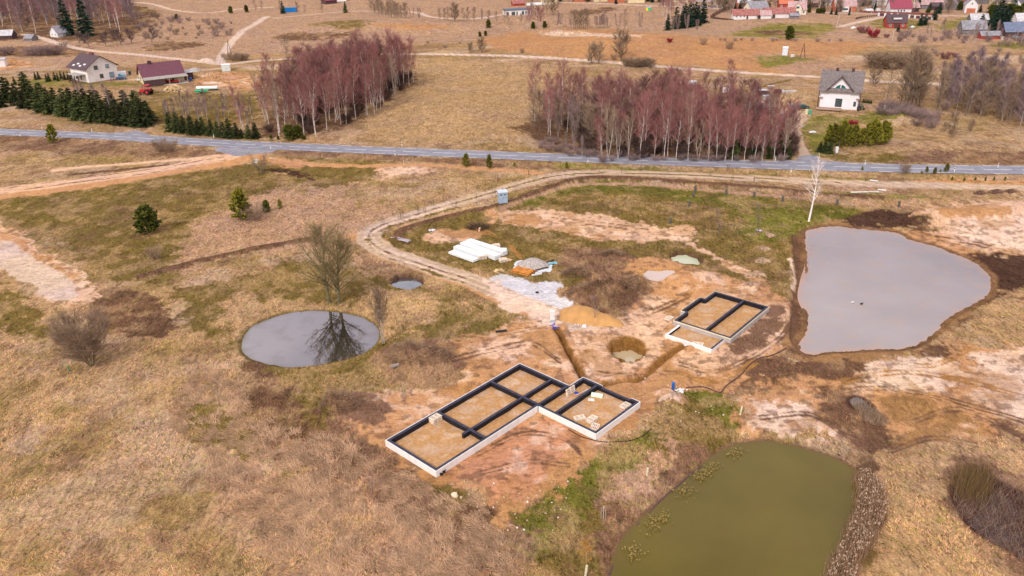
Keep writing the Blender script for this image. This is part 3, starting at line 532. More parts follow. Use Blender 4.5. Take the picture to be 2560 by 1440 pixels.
    # banks and beds of the water bodies
    for k, (poly, lv, bk, dp, rim) in RIM.items():
        sd = local(X, Y, poly, True, 4)
        bw = {'left': .7, 'green': .8, 'right': 1.6, 'pud': 1.2, 'dpud': 1}.get(k, .3)
        t = sm((sd+bw+.6*wig)/.6)*(sd > -1e5)
        cc = {'left': c('olive')*.8, 'green': c('brown')*1.3, 'right': c('mud')*.35+c('brown')*.6, 'pita': c('dark')*1.6, 'pitb': c('brown'), 'pitc': c('rust')*.7, 'pud': c('orange'), 'ditch': c('dark'), 'dpud': c('dark')}[k]
        vc = cc[None]*(1+.8*wig+.5*(b3-.5))[:, None]
        col = col*(1-t[:, None])+vc*t[:, None]; gr = gr*(1-t)+.6*t
        cls[t > .5] = 0
    col = np.clip(col, .01, .95)
    global GRID; GRID = (az, r, col, gr)
    # foundation interiors and the haul road stay as painted; build the mesh pieces
    P = np.stack([X, Y, Hh], 1)
    jj, ii = np.meshgrid(np.arange(nr-1), np.arange(na), indexing='ij'); i2 = (ii+1) % na
    Q = np.stack([jj*na+ii, jj*na+i2, (jj+1)*na+i2, (jj+1)*na+ii], -1).reshape(-1, 4)[:, ::-1]
    fc = cls[Q].max(1)
    gm = ground_material(); fan = None
    for k, nm in enumerate(CLASSES):
        F = Q[fc == k]
        if not len(F): continue
        used, inv = np.unique(F, return_inverse=True); F2 = inv.reshape(-1, 4)
        me = bpy.data.meshes.new(nm); me.vertices.add(len(used)); me.vertices.foreach_set('co', P[used].astype(np.float32).ravel())
        me.loops.add(F2.size); me.loops.foreach_set('vertex_index', F2.ravel().astype(np.int32))
        me.polygons.add(len(F2)); me.polygons.foreach_set('loop_start', np.arange(0, F2.size, 4, dtype=np.int32))
        me.polygons.foreach_set('loop_total', np.full(len(F2), 4, np.int32)) if False else None
        me.polygons.foreach_set('use_smooth', np.ones(len(F2), bool))
        me.update(calc_edges=True)
        at_ = me.attributes.new('Col', 'FLOAT_COLOR', 'POINT')
        at_.data.foreach_set('color', np.concatenate([col[used], np.ones((len(used), 1))], 1).astype(np.float32).ravel())
        g_ = me.attributes.new('Grass', 'FLOAT', 'POINT'); g_.data.foreach_set('value', gr[used].astype(np.float32))
        me.materials.append(gm)
        o = bpy.data.objects.new(nm, me); scene.collection.objects.link(o); o['kind'] = 'structure'
        o['label'] = {'ground': 'straw coloured grassland with sandy building ground', 'dirt_road': 'pale sandy road curving in from the left edge',
                      'gravel_track': 'rutted gravel track looping round the building yard', 'gravel_road': 'pale gravel road crossing the far fields',
                      'paved_entrance': 'light grey paved mouths of side roads at the asphalt road', 'chalk_gravel': 'white chalky gravel spread at the end of the track'}[nm]

def link(o): scene.collection.objects.link(o); return o
def tag(o, label=None, cat=None, group=None, kind=None):
    if label: o['label'] = label
    if cat: o['category'] = cat
    if group: o['group'] = group
    if kind: o['kind'] = kind
    return o
class MB:
    def __init__(s): s.v = []; s.f = []
    def poly(s, pts):
        n = len(s.v); s.v += [tuple(p) for p in pts]; s.f.append(tuple(range(n, n+len(pts)))); return s
    def box(s, x0, x1, y0, y1, z0, z1, rot=0, o=(0, 0, 0)):
        n = len(s.v); c, q = math.cos(rot), math.sin(rot)
        for z in (z0, z1):
            for x, y in ((x0, y0), (x1, y0), (x1, y1), (x0, y1)):
                s.v.append((o[0]+x*c-y*q, o[1]+x*q+y*c, o[2]+z))
        s.f += [tuple(n+i for i in f) for f in ((3, 2, 1, 0), (4, 5, 6, 7), (0, 1, 5, 4), (1, 2, 6, 5), (2, 3, 7, 6), (3, 0, 4, 7))]; return s
    def prism(s, pts, z0, z1):
        n = len(s.v); m = len(pts)
        s.v += [(p[0], p[1], z0) for p in pts]+[(p[0], p[1], z1) for p in pts]
        s.f.append(tuple(range(n+m-1, n-1, -1))); s.f.append(tuple(range(n+m, n+2*m)))
        for i in range(m): j = (i+1) % m; s.f.append((n+i, n+j, n+m+j, n+m+i))
        return s
    def tube(s, pts, rad, n=6, cap=True):
        b = len(s.v); P = [Vector(p) for p in pts]
        if not hasattr(rad, '__len__'): rad = [rad]*len(P)
        for i, p in enumerate(P):
            d = (P[min(i+1, len(P)-1)]-P[max(i-1, 0)]).normalized()
            a = d.orthogonal().normalized() if i == 0 else (a-d*a.dot(d)).normalized()
            c = d.cross(a)
            for k in range(n):
                t = 2*math.pi*k/n; s.v.append(tuple(p+(a*math.cos(t)+c*math.sin(t))*rad[i]))
        for i in range(len(P)-1):
            for k in range(n):
                k2 = (k+1) % n; s.f.append((b+i*n+k, b+i*n+k2, b+(i+1)*n+k2, b+(i+1)*n+k))
        if cap:
            s.f.append(tuple(b+k for k in range(n-1, -1, -1))); s.f.append(tuple(b+(len(P)-1)*n+k for k in range(n)))
        return s
    def blade(s, p, q, w, rng):
        d = (q-p); a = d.cross(Vector((rng.uniform(-1, 1), rng.uniform(-1, 1), rng.uniform(-1, 1))))
        if a.length < 1e-6: return
        a = a.normalized()*w*.5; n = len(s.v)
        s.v += [tuple(p-a), tuple(p+a), tuple(q+a*.4), tuple(q-a*.4)]; s.f.append((n, n+1, n+2, n+3))
    def lathe(s, prof, n=14, o=(0, 0, 0)):
        b = len(s.v)
        for r_, z in prof:
            for k in range(n): t = 2*math.pi*k/n; s.v.append((o[0]+r_*math.cos(t), o[1]+r_*math.sin(t), o[2]+z))
        for i in range(len(prof)-1):
            for k in range(n): k2 = (k+1) % n; s.f.append((b+i*n+k, b+i*n+k2, b+(i+1)*n+k2, b+(i+1)*n+k))
        s.f.append(tuple(b+k for k in range(n-1, -1, -1))); s.f.append(tuple(b+(len(prof)-1)*n+k for k in range(n)))
        return s
    def mesh(s, name, mat, sm_=False):
        me = bpy.data.meshes.new(name); me.from_pydata(s.v, [], s.f)
        if mat: me.materials.append(mat)
        if sm_: me.polygons.foreach_set('use_smooth', [True]*len(me.polygons))
        me.update(); return me
    def build(s, name, mat, parent=None, sm_=False):
        o = link(bpy.data.objects.new(name, s.mesh(name, mat, sm_)))
        if parent: o.parent = parent
        return o
def empty(name, x, y, z=None, rz=0):
    o = link(bpy.data.objects.new(name, None)); o.location = (x, y, hz(x, y) if z is None else z); o.rotation_euler = (0, 0, rz); o.empty_display_size = .5; return o
def copy_tree(o, parent=None):
    c = o.copy(); scene.collection.objects.link(c); c.parent = parent
    for ch in KIDS.get(o.name, []): copy_tree(ch, c)
    return c
KIDS = {}
def reg(root):
    for o in list(root.children): KIDS.setdefault(root.name, []).append(o); reg(o)
    return root

def GSAMPLE(x, y):
    az_, r_, col_, gr_ = GRID; i = np.clip(np.searchsorted(r_, np.hypot(x, y)), 0, len(r_)-1); j = np.clip(np.searchsorted(az_, np.arctan2(x, y)), 0, len(az_)-1); k = i*len(az_)+j; return col_[k], gr_[k]
build_ground()

# ---------------------------------------------------------------- water
def water_mat(name, base, gloss, rough=.03, tint=(1, 1, 1), shore=None):
    m = bpy.data.materials.new(name); m.use_nodes = True; t = m.node_tree; t.nodes.clear(); nn = t.nodes.new
    d = nn('ShaderNodeBsdfDiffuse'); g = nn('ShaderNodeBsdfGlossy'); mxs = nn('ShaderNodeMixShader'); o = nn('ShaderNodeOutputMaterial')
    g.inputs['Roughness'].default_value = rough; g.inputs['Color'].default_value = (*tint, 1)
    n = nn('ShaderNodeTexNoise'); n.inputs['Scale'].default_value = .08; n.inputs['Detail'].default_value = 5; geo = nn('ShaderNodeNewGeometry')
    t.links.new(geo.outputs['Position'], n.inputs['Vector'])
    r = nn('ShaderNodeValToRGB'); r.color_ramp.elements[0].position = .35; r.color_ramp.elements[1].position = .65
    r.color_ramp.elements[0].color = (*[c_*.85 for c_ in base], 1); r.color_ramp.elements[1].color = (*[c_*1.12 for c_ in base], 1)
    t.links.new(n.outputs['Fac'], r.inputs[0])
    da = nn('ShaderNodeAttribute'); da.attribute_name = 'Depth'; sx = nn('ShaderNodeMixRGB'); sx.inputs[1].default_value = (*(shore or base), 1)
    n4 = nn('ShaderNodeTexNoise'); n4.inputs['Scale'].default_value = .35; n4.inputs['Detail'].default_value = 5; t.links.new(geo.outputs['Position'], n4.inputs['Vector'])
    ad = nn('ShaderNodeMath'); ad.operation = 'ADD'; ad.use_clamp = True; mm = nn('ShaderNodeMath'); mm.operation = 'MULTIPLY_ADD'; mm.inputs[1].default_value = 1.6; mm.inputs[2].default_value = -.8
    t.links.new(n4.outputs['Fac'], mm.inputs[0]); t.links.new(mm.outputs[0], ad.inputs[0]); t.links.new(da.outputs['Fac'], ad.inputs[1])
    t.links.new(ad.outputs[0], sx.inputs[0]); t.links.new(r.outputs[0], sx.inputs[2]); t.links.new(sx.outputs[0], d.inputs['Color'])
    lw = nn('ShaderNodeLayerWeight'); lw.inputs['Blend'].default_value = .5
    mr = nn('ShaderNodeMapRange'); mr.inputs['From Min'].default_value = .2; mr.inputs['From Max'].default_value = .9
    mr.inputs['To Min'].default_value = gloss[0]; mr.inputs['To Max'].default_value = gloss[1]
    t.links.new(lw.outputs['Facing'], mr.inputs['Value'])
    dm = nn('ShaderNodeMapRange'); dm.inputs['To Min'].default_value = .45; dm.inputs['To Max'].default_value = 1; t.links.new(ad.outputs[0], dm.inputs['Value'])
    ml = nn('ShaderNodeMath'); ml.operation = 'MULTIPLY'; t.links.new(mr.outputs[0], ml.inputs[0]); t.links.new(dm.outputs[0], ml.inputs[1]); t.links.new(ml.outputs[0], mxs.inputs[0])
    n2 = nn('ShaderNodeTexNoise'); n2.inputs['Scale'].default_value = 1.6; n2.inputs['Detail'].default_value = 3; bp = nn('ShaderNodeBump')
    t.links.new(geo.outputs['Position'], n2.inputs['Vector']); bp.inputs['Strength'].default_value = .12; bp.inputs['Distance'].default_value = .03
    t.links.new(n2.outputs['Fac'], bp.inputs['Height']); t.links.new(bp.outputs[0], g.inputs['Normal'])
    t.links.new(d.outputs[0], mxs.inputs[1]); t.links.new(g.outputs[0], mxs.inputs[2]); t.links.new(mxs.outputs[0], o.inputs[0])
    return m
WM = dict(left=water_mat('pond_water', (.02,.025,.02), (.32,.72), .02, (.86,.80,.82), (.12,.08,.05)), right=water_mat('grey_water', (.30,.25,.23), (.2,.6), .05, (.70,.66,.69), (.50,.30,.21)),
          green=water_mat('green_water', (.135,.10,.014), (.0,.2), .12, (.8,.8,.8), (.15,.10,.035)), pita=water_mat('pit_water', (.07,.08,.09), (.3,.6)),
          pitb=water_mat('milky_green_water', (.58,.60,.42), (.0,.2), .1), pitc=water_mat('beige_water', (.55,.44,.27), (.05,.3), .1),
          pud=water_mat('pink_puddle', (.66,.50,.42), (.05,.3), .1), ditch=water_mat('dark_water', (.05,.035,.04), (.1,.5)), dpud=water_mat('puddle_water', (.10,.07,.06), (.05,.22)))
WL = dict(left='still oval pond mirroring two bare trees', right='large grey pond on the right with muddy banks', green='olive green pond in the bottom right corner',
          pita='small round flooded pit beside the track', pitb='pale green water in the pit behind the brush mound', pitc='beige water in the round excavation',
          pud='pinkish muddy puddle', ditch='dark water in the reedy ditch', dpud='small puddle among rushes')
for nm, px, lv, bk, dp in WAT:
    poly = RIM[nm][0]; c_ = poly.mean(0); k = 1.0 if not RIM[nm][4] else .97
    grow = {'left': .35, 'right': .8, 'green': .4, 'pud': .4, 'dpud': .4}.get(nm, 0)
    pts = []
    for p in poly:
        d = p-c_; l = np.hypot(*d); pts.append(p+d/l*grow)
    mb = MB(); m_ = len(pts); ks = (1, .975, .94, .86, .7); va = []
    for q, k2 in enumerate(ks): mb.v += [(c_[0]+(p[0]-c_[0])*k2, c_[1]+(p[1]-c_[1])*k2, lv) for p in pts]; va += [(0, .35, .75, 1, 1)[q]]*m_
    mb.v.append((c_[0], c_[1], lv)); va.append(1)
    for q in range(4): mb.f += [(q*m_+i, q*m_+(i+1) % m_, (q+1)*m_+(i+1) % m_, (q+1)*m_+i) for i in range(m_)]
    mb.f += [(4*m_+i, 4*m_+(i+1) % m_, 5*m_) for i in range(m_)]
    bm_ = mb.build('pond_water' if nm in ('left', 'right', 'green') else ('ditch_water' if nm in ('ditch', 'dpud') else 'pit_water'), WM[nm])
    at2 = bm_.data.attributes.new('Depth', 'FLOAT', 'POINT'); at2.data.foreach_set('value', va)
    tag(bm_, WL[nm], None, None, 'structure')
# ---------------------------------------------------------------- asphalt road
def ribbon(poly, off0, off1, dz, s0=None, s1=None, step=None):
    """quads along a polyline between two lateral offsets"""
    P = poly; d = np.gradient(P, axis=0); d /= np.linalg.norm(d, axis=1)[:, None]; nrm = np.stack([-d[:, 1], d[:, 0]], 1)
    A = P+nrm*off0; B = P+nrm*off1
    za = H0(P[:, 0], P[:, 1])+.2+dz
    return A, B, za
def road_build():
    seg = np.linalg.norm(np.diff(ROAD, axis=0), axis=1); S = np.concatenate([[0], np.cumsum(seg)])
    def samp(s): return np.stack([np.interp(s, S, ROAD[:, 0]), np.interp(s, S, ROAD[:, 1])], -1)
    asph = pm('asphalt', (.275, .268, .315), .8, .08, .5, .1)
    s = np.arange(0, S[-1], 2.0); P = samp(s); mb = MB()
    d = np.gradient(P, axis=0); d /= np.linalg.norm(d, axis=1)[:, None]; nr = np.stack([-d[:, 1], d[:, 0]], 1)
    W = 3.75; z = H0(P[:, 0], P[:, 1])+.2+.06
    for i in range(len(s)-1):
        a, b = P[i]-nr[i]*W, P[i+1]-nr[i+1]*W; c, e = P[i+1]+nr[i+1]*W, P[i]+nr[i]*W
        mb.poly([(*a, z[i]), (*b, z[i+1]), (*c, z[i+1]+.0), (*e, z[i])])
    o = mb.build('road', asph); tag(o, 'grey asphalt road crossing the fields with dashed white lines', None, None, 'structure')
    paint = pm('road_paint', (.8, .79, .78), .6, .1, 2)
    mk = MB()
    def dash(s0, s1, off, wd):
        for a, b in zip(np.linspace(s0, s1, 5)[:-1], np.linspace(s0, s1, 5)[1:]):
            p, q = samp(a), samp(b); t = (q-p)/np.linalg.norm(q-p); n = np.array([-t[1], t[0]])
            zz = float(H0(p[0], p[1]))+.2+.085; z2 = float(H0(q[0], q[1]))+.2+.085
            mk.poly([(*(p+n*(off-wd)), zz), (*(q+n*(off-wd)), z2), (*(q+n*(off+wd)), z2), (*(p+n*(off+wd)), zz)])
    k = 1.0
    while k < S[-1]-8: dash(k, k+6.6, 0, .14); k += 8.9
    k = 1.0
    while k < S[-1]-5: dash(k, k+3.3, 3.3, .12); dash(k, k+3.3, -3.3, .12); k += 6.65
    o = mk.build('road_markings', paint); tag(o, 'dashed white centre and edge lines on the asphalt', None, None, 'structure')
road_build()

# ---------------------------------------------------------------- trees: prototypes
M_BIRCH = pm('birch_bark', (.90, .80, .73), .8, .1, 1.2, vcol=(.30, .22, .19))
M_BARK = pm('grey_bark', (.20, .15, .115), .9, .2, 3)
M_BARKG = pm('mossy_bark', (.17, .14, .07), .9, .2, 2)
M_TRED = pm('birch_twigs', (.33, .135, .125), .9, .1, .4, rnd=.25)
M_TPUR = pm('purple_twigs', (.31, .215, .20), .9, .1, .4, rnd=.25)
M_TBRN = pm('brown_twigs', (.33, .23, .155), .9, .12, .4, rnd=.25)
M_TOLV = pm('olive_twigs', (.25, .19, .09), .9, .12, .4, rnd=.15)
M_TGRY = pm('pale_twigs', (.42, .33, .28), .9, .12, .4, rnd=.2)
M_TORG = pm('orange_twigs', (.55, .27, .06), .9, .1, .4)
M_TCRI = pm('crimson_twigs', (.42, .04, .06), .9, .2, .6)
M_SPR = pm('spruce_needles', (.025, .05, .015), .85, .3, .5, vcol=(.12, .125, .035), rnd=.5)
M_PINE = pm('pine_needles', (.04, .065, .010), .85, .3, .7, vcol=(.16, .16, .02), rnd=.2)
M_PINY = pm('young_pine_needles', (.08, .10, .012), .85, .3, .8, vcol=(.34, .29, .03), rnd=.35)
M_DSPR = pm('far_spruce_needles', (.012, .035, .024), .85, .3, .5, vcol=(.035, .07, .04), rnd=.3)
def V(*a): return Vector(a)
def curve(rng, p, d, ln, n, wob, up):
    pts = [p.copy()]
    for i in range(n):
        d = (d+V(rng.uniform(-1, 1), rng.uniform(-1, 1), rng.uniform(-1, 1))*wob+V(0, 0, up)).normalized()
        p = p+d*(ln/n); pts.append(p.copy())
    return pts
def along(pts, t):
    f = t*(len(pts)-1); i = min(int(f), len(pts)-2); return pts[i].lerp(pts[i+1], f-i), (pts[i+1]-pts[i]).normalized()
def bare(seed, Ht, r0, clear, nl, ang, ll, ns, ntw, tw, tl, stems=1, fan=.15, up=.12, lean=(0, 0), wob=.12, shape='round', sides=6, open_=.7):
    rng = random.Random(seed); wood, tw_ = MB(), MB()
    for s in range(stems):
        a = 2*math.pi*s/max(stems, 1)+rng.uniform(0, 1)
        d0 = V(lean[0]+fan*math.cos(a)*(stems > 1), lean[1]+fan*math.sin(a)*(stems > 1), 1).normalized()
        b = V(.12*math.cos(a), .12*math.sin(a), -.15)*(stems > 1)+V(0, 0, -.1)
        hh = Ht*rng.uniform(.85, 1)
        st = curve(rng, b, d0, hh, 9, wob*.35, .03)
        wood.tube(st, [r0*(1-.9*(i/9)**.8)+.012 for i in range(10)], sides)
        for k in range(nl):
            t = clear+(1-clear)*(k+rng.random())/nl; t = min(t, .985)
            p, td = along(st, t); az = rng.uniform(0, 2*math.pi); u = (t-clear)/(1-clear)
            an = ang*(1.15-.6*u)*rng.uniform(.8, 1.2)
            sh = {'round': math.sin(math.pi*(.18+.74*u)), 'cone': 1.05-u*.9, 'vase': .55+.45*math.sin(math.pi*min(1, u+.2)), 'top': .45+.6*math.sin(math.pi*(u*.8+.1))}[shape]
            d = (td*math.cos(an)+V(math.cos(az), math.sin(az), 0)*math.sin(an)).normalized()
            ln = ll*hh*sh*rng.uniform(.75, 1.2)
            lp = curve(rng, p, d, ln, 4, wob, up)
            lr = max(.012, r0*(1-.9*t)*.5); wood.tube(lp, [lr, lr*.8, lr*.6, lr*.4, .008], 3, False)
            for j in range(ns):
                q, qd = along(lp, .2+.8*(j+rng.random())/ns)
                d2 = (qd+V(rng.uniform(-1, 1), rng.uniform(-1, 1), rng.uniform(-.7, 1))*open_).normalized()
                l2 = tl*rng.uniform(1.1, 2.2); e = q+d2*l2; tw_.blade(q, e, tw*1.8, rng)
                for m in range(ntw):
                    r = q.lerp(e, rng.random()); d3 = (d2+V(rng.uniform(-1, 1), rng.uniform(-1, 1), rng.uniform(-.8, 1))*.8).normalized()
                    tw_.blade(r, r+d3*tl*rng.uniform(.5, 1.2), tw, rng)
    return wood, tw_
def spruce(seed, Ht, R, wh=20, nb=9, nt_=6, droop=.3, tuft=.5, irr=.25):
    rng = random.Random(seed); wood, nd = MB(), MB()
    wood.tube([V(0, 0, -.2), V(0, 0, Ht*.5), V(0, 0, Ht)], [Ht*.018+.03, Ht*.01+.02, .01], 6)
    for i in range(wh):
        u = (i+rng.random()*.6)/wh; z = Ht*(.04+.95*u); rr = R*(1-u)**.8+.06
        for b in range(max(3, int(nb*(1-.55*u)))):
            az = rng.uniform(0, 2*math.pi); l = rr*rng.uniform(1-irr*1.6, 1+irr*.5); d = V(math.cos(az), math.sin(az), -droop*(1-u)+.25*u).normalized()
            p0 = V(0, 0, z+rng.uniform(-.1, .2))
            for k in range(nt_):
                t = (k+.4+rng.random()*.6)/nt_; c = p0+d*(l*t); s_ = tuft*(.55+.5*(1-t))*(.5+.5*rr/R)*rng.uniform(.7, 1.25)
                e = c+(d+V(rng.uniform(-1, 1), rng.uniform(-1, 1), rng.uniform(-.6, .5))*.7).normalized()*s_
                nd.blade(c, e, s_*.62, rng)
    top = V(0, 0, Ht); nd.blade(top-V(0, 0, .1*Ht), top+V(0, 0, .02*Ht), .1*tuft, rng)
    return wood, nd
def pine(seed, Ht, R, nb=46, nc=24, tuft=.4, low=.12, conic=.5):
    rng = random.Random(seed); wood, nd = MB(), MB()
    st = curve(rng, V(0, 0, -.2), V(0, 0, 1), Ht, 6, .05, .05)
    wood.tube(st, [Ht*.022+.03-(Ht*.02)*(i/6) for i in range(7)], 6)
    for i in range(nb):
        u = ((i+rng.random())/nb)**.9; p, _ = along(st, min(.97, low+(1-low)*u)); az = rng.uniform(0, 2*math.pi)
        sh = (1-conic*u)*math.sin(math.pi*(.25+.68*u))**.6
        d = V(math.cos(az), math.sin(az), .1+.6*u).normalized(); l = R*sh*rng.uniform(.6, 1.1)
        bp = curve(rng, p, d, l, 3, .15, .12); wood.tube(bp, [.035, .03, .02, .01], 3, False)
        for k in range(nc):
            c, cd = along(bp, .35+.65*rng.random()); s_ = tuft*rng.uniform(.6, 1.2)
            e = c+(cd*.5+V(rng.uniform(-1, 1), rng.uniform(-1, 1), rng.uniform(-.5, 1.2))).normalized()*s_; nd.blade(c, e, s_*.5, rng)
    return wood, nd
PROTO = {}
def proto(key, pair, wm, tm, crown='crown', trunk='trunk'):
    PROTO.setdefault(key, []).append((pair[0].mesh(trunk, wm), pair[1].mesh(crown, tm)))
for i in range(6): proto('birch', bare(100+i, 17.5, .14, .26+.03*(i % 3), 38, .8, .23, 8, 11, .026, .8, up=.1, shape='top', lean=(random.Random(i).uniform(-.07, .07), random.Random(i+9).uniform(-.05, .05)), wob=.2, open_=.65), M_BIRCH, M_TRED)
for i in range(2): proto('birch2', bare(120+i, 17, .11, .3, 24, .7, .19, 5, 6, .045, .7, stems=2, fan=.10, up=.1, shape='top', open_=.6), M_BIRCH, M_TBRN)
for i in range(4): proto('yb', bare(130+i, 9, .06, .2, 26, .65, .2, 5, 8, .04, .5, up=.12, shape='top'), M_BIRCH, M_TPUR)
for i in range(4): proto('alder', bare(140+i, 13, .15, .16, 30, .9, .28, 7, 7, .045, .75, up=.06, shape='round'), M_BARK, M_TBRN)
for i in range(2): proto('palder', bare(150+i, 11, .10, .2, 26, .5, .2, 5, 6, .04, .6, stems=2, fan=.15, up=.1), pm('pale_bark', (.36, .29, .23), .9, .15, 3), M_TPUR)
for i in range(4): proto('forest', bare(190+i, 14, .15, .12, 34, .85, .24, 7, 8, .05, .8, up=.08), pm('forest_bark', (.34, .27, .26), .9, .2, 2), pm('forest_twigs', (.27, .185, .195), .9, .12, .4, rnd=.3))
for i in range(3): proto('shrub', bare(160+i, 2.9, .025, .1, 8, .9, .45, 5, 6, .026, .45, stems=8, fan=.75, up=.0, shape='vase'), M_BARK, M_TPUR)
for i in range(2): proto('bshrub', bare(165+i, 3.5, .03, .1, 9, .85, .42, 5, 7, .026, .45, stems=9, fan=.65, up=.03, shape='vase'), M_BARK, M_TBRN)
for i in range(2): proto('round', bare(170+i, 8.4, .14, .12, 32, .95, .38, 8, 8, .045, .65, up=.06, stems=2, fan=.2, shape='vase'), M_BARK, M_TBRN)
for i in range(2): proto('apple', bare(180+i, 5, .17, .2, 26, 1.05, .5, 7, 7, .05, .5, up=.05, wob=.3, shape='vase'), M_BARK, pm('dark_twigs', (.15, .10, .10), .9, .1, .4))
for i in range(4): proto('spruce', spruce(200+i, 10, 3.0, 22, 13, 8, .3, .95), M_BARK, M_SPR)
for i in range(3): proto('fspruce', spruce(210+i, 12, 3.2, 20, 12, 6, .35, 1.3), M_BARK, M_DSPR)
for i in range(3): proto('pine', pine(220+i, 6.0, 2.7, 130, 40, .55, .08, .25), M_BARK, M_PINE)
for i in range(3): proto('ypine', pine(230+i, 7, 3.0, 95, 30, .55, .05, .45), M_BARK, M_PINY)
proto('dshrub', bare(168, 3.5, .03, .1, 10, .85, .42, 6, 8, .035, .5, stems=9, fan=.65, up=.03, shape='vase'), M_BARK, pm('dark_undergrowth', (.14, .085, .07), .9, .2, .4, rnd=.3))
proto('fill', bare(169, 13, .10, .2, 34, .85, .26, 7, 9, .035, .85, up=.09, shape='top'), pm('fill_bark', (.3, .2, .17), .9, .2, 2), pm('red_brown_twigs', (.25, .12, .11), .9, .12, .4, rnd=.3))
CNT = {}
def plant(key, px, py, s=1.0, name='tree', label=None, cat='tree', group=None, sx=1.0, xy=None, var=None, rot=None, z=None):
    rng = random.Random(int(px*7+py*13)); vs_ = PROTO[key]; me = vs_[rng.randrange(len(vs_)) if var is None else var % len(vs_)]
    x, y = at(px, py) if xy is None else xy
    r = empty(name, x, y, hz(x, y)-.03 if z is None else z, rng.uniform(0, 6.28) if rot is None else rot); r.scale = (s*sx, s*sx, s)
    for m, n in zip(me, ('trunk', 'crown')):
        o = link(bpy.data.objects.new(n, m)); o.parent = r
    return tag(r, label, cat, group)
def inside(poly, x, y):
    c = False; n = len(poly)
    for i in range(n):
        a, b = poly[i], poly[(i+1) % n]
        if (a[1] > y) != (b[1] > y) and x < (b[0]-a[0])*(y-a[1])/(b[1]-a[1])+a[0]: c = not c
    return c
def scatter(pts, n, dmin, seed, first=()):
    rng = random.Random(seed); poly = np.array([at(*p) for p in pts]); lo, hi = poly.min(0), poly.max(0); out = [tuple(at(*p)) for p in first]
    for _ in range(n*60):
        if len(out) >= n: break
        x, y = rng.uniform(lo[0], hi[0]), rng.uniform(lo[1], hi[1])
        if inside(poly, x, y) and all((x-a)**2+(y-b)**2 > dmin*dmin for a, b in out): out.append((x, y))
    return out
def wood_lot(pts, n, dmin, seed, kinds, name, label, group, smin, smax, first=()):
    rng = random.Random(seed+1)
    for i, (x, y) in enumerate(scatter(pts, n, dmin, seed, first)):
        if seed == 2: smin, smax = (.45, .72) if x > 57 else (.56, .97)
        k = rng.choice(kinds); nm, lb = (name, label) if not isinstance(name, dict) else (name[k], label[k])
        g = group if not isinstance(group, dict) else group[k]
        plant(k, rng.randrange(9999), rng.randrange(9999), rng.uniform(smin, smax), nm, lb, 'tree', g, xy=(x, y))

wood_lot([(655,345),(800,335),(880,305),(960,270),(1000,228),(1037,207),(1020,192),(930,190),(800,225),(700,265),(655,310)], 104, 2.0, 1,
         ['birch']*5+['birch2'], 'birch_tree', 'tall bare birch with reddish crown in the long grove left of the centre', 'birches of the left grove', .72, 1.14,
         [(612,342),(700,332),(760,338),(790,342),(852,312),(866,310),(890,297),(920,290),(936,286),(952,276),(990,228),(1010,220),(1023,214),(1034,207)])
wood_lot([(1490,380),(1560,393),(1700,400),(1850,404),(1985,399),(1980,345),(1940,318),(1800,305),(1650,300),(1500,315)], 128, 1.9, 2,
         ['birch']*7+['birch2'], 'birch_tree', 'slim bare birch with pale trunk in the dense grove above the road', 'birches of the dense grove by the road', .6, 1.02,
         [(1505,398),(1520,396),(1545,399),(1570,400),(1600,398),(1635,401),(1660,401),(1690,402),(1720,403),(1745,403),(1770,404),(1790,404),(1812,405),(1830,405),(1860,405),(1885,405),(1905,404),(1935,402),(1960,401)])
wood_lot([(1322,322),(1400,345),(1480,372),(1500,385),(1530,330),(1480,290),(1350,285)], 42, 2.6, 3, ['alder', 'alder', 'birch', 'palder'],
         dict(alder='alder_tree', birch='birch_tree', palder='alder_tree'),
         dict(alder='brown bare alder at the left end of the dense grove', birch='bare birch among brown alders at the left end of the dense grove', palder='pale stemmed alder at the left end of the dense grove'),
         dict(alder='brown alders at the grove end', birch='birches among the alders', palder='pale stemmed alders at the grove end'), .75, 1.05, [(1335,318),(1395,340),(1440,352),(1520,388)])
for i, (x, y) in enumerate(scatter([(1480,370),(1980,385),(1975,330),(1930,300),(1850,270),(1700,262),(1560,265),(1480,290)], 85, 2.6, 97)):
    plant('fill', i*31, i*19, (.6 if x > 57 else .76)+.05*(i % 6), 'young_alder', 'thin reddish brown alder filling the dense grove above the road', 'tree', 'alders filling the dense grove', xy=(x, y))
for i, (x, y) in enumerate(scatter([(690,320),(860,290),(960,240),(1020,195),(930,190),(800,220),(720,255)], 40, 3.0, 98)):
    plant('fill', i*31, i*19, 1.0+.06*(i % 6), 'young_alder', 'thin reddish brown alder inside the left birch grove', 'tree', 'alders filling the left grove', xy=(x, y))
for i, (px, py, s) in enumerate([(1415,383,.5),(1435,392,.5),(1455,395,.5),(1370,335,.6)]):
    plant('yb', px, py, s*1.3, 'birch_sapling', 'small young birch standing just in front of the dense grove', 'tree', 'young birches before the dense grove')
for i, (x, y) in enumerate(scatter([(1330,330),(1500,400),(1985,400),(1980,340),(1800,305),(1500,300)], 90, 2.2, 91)+scatter([(655,345),(800,335),(880,305),(960,270),(1000,228),(1037,207),(1000,192),(800,225)], 50, 2.4, 92)):
    plant('dshrub', i*31, i*19, .7+.1*(i % 6), 'shrub', 'brown undergrowth shrub among the grove trunks', 'shrub', 'undergrowth of the two groves', xy=(x, y))
for i, (x, y) in enumerate(scatter([(1780,402),(1985,402),(1990,370),(1950,345),(1800,375)], 22, 1.8, 9)):
    plant('spruce', i*31, i*17, .42+.03*(i % 5), 'spruce_tree', 'low dark spruce growing under the birches at the right end of the dense grove', 'tree', 'understorey spruces', xy=(x, y))
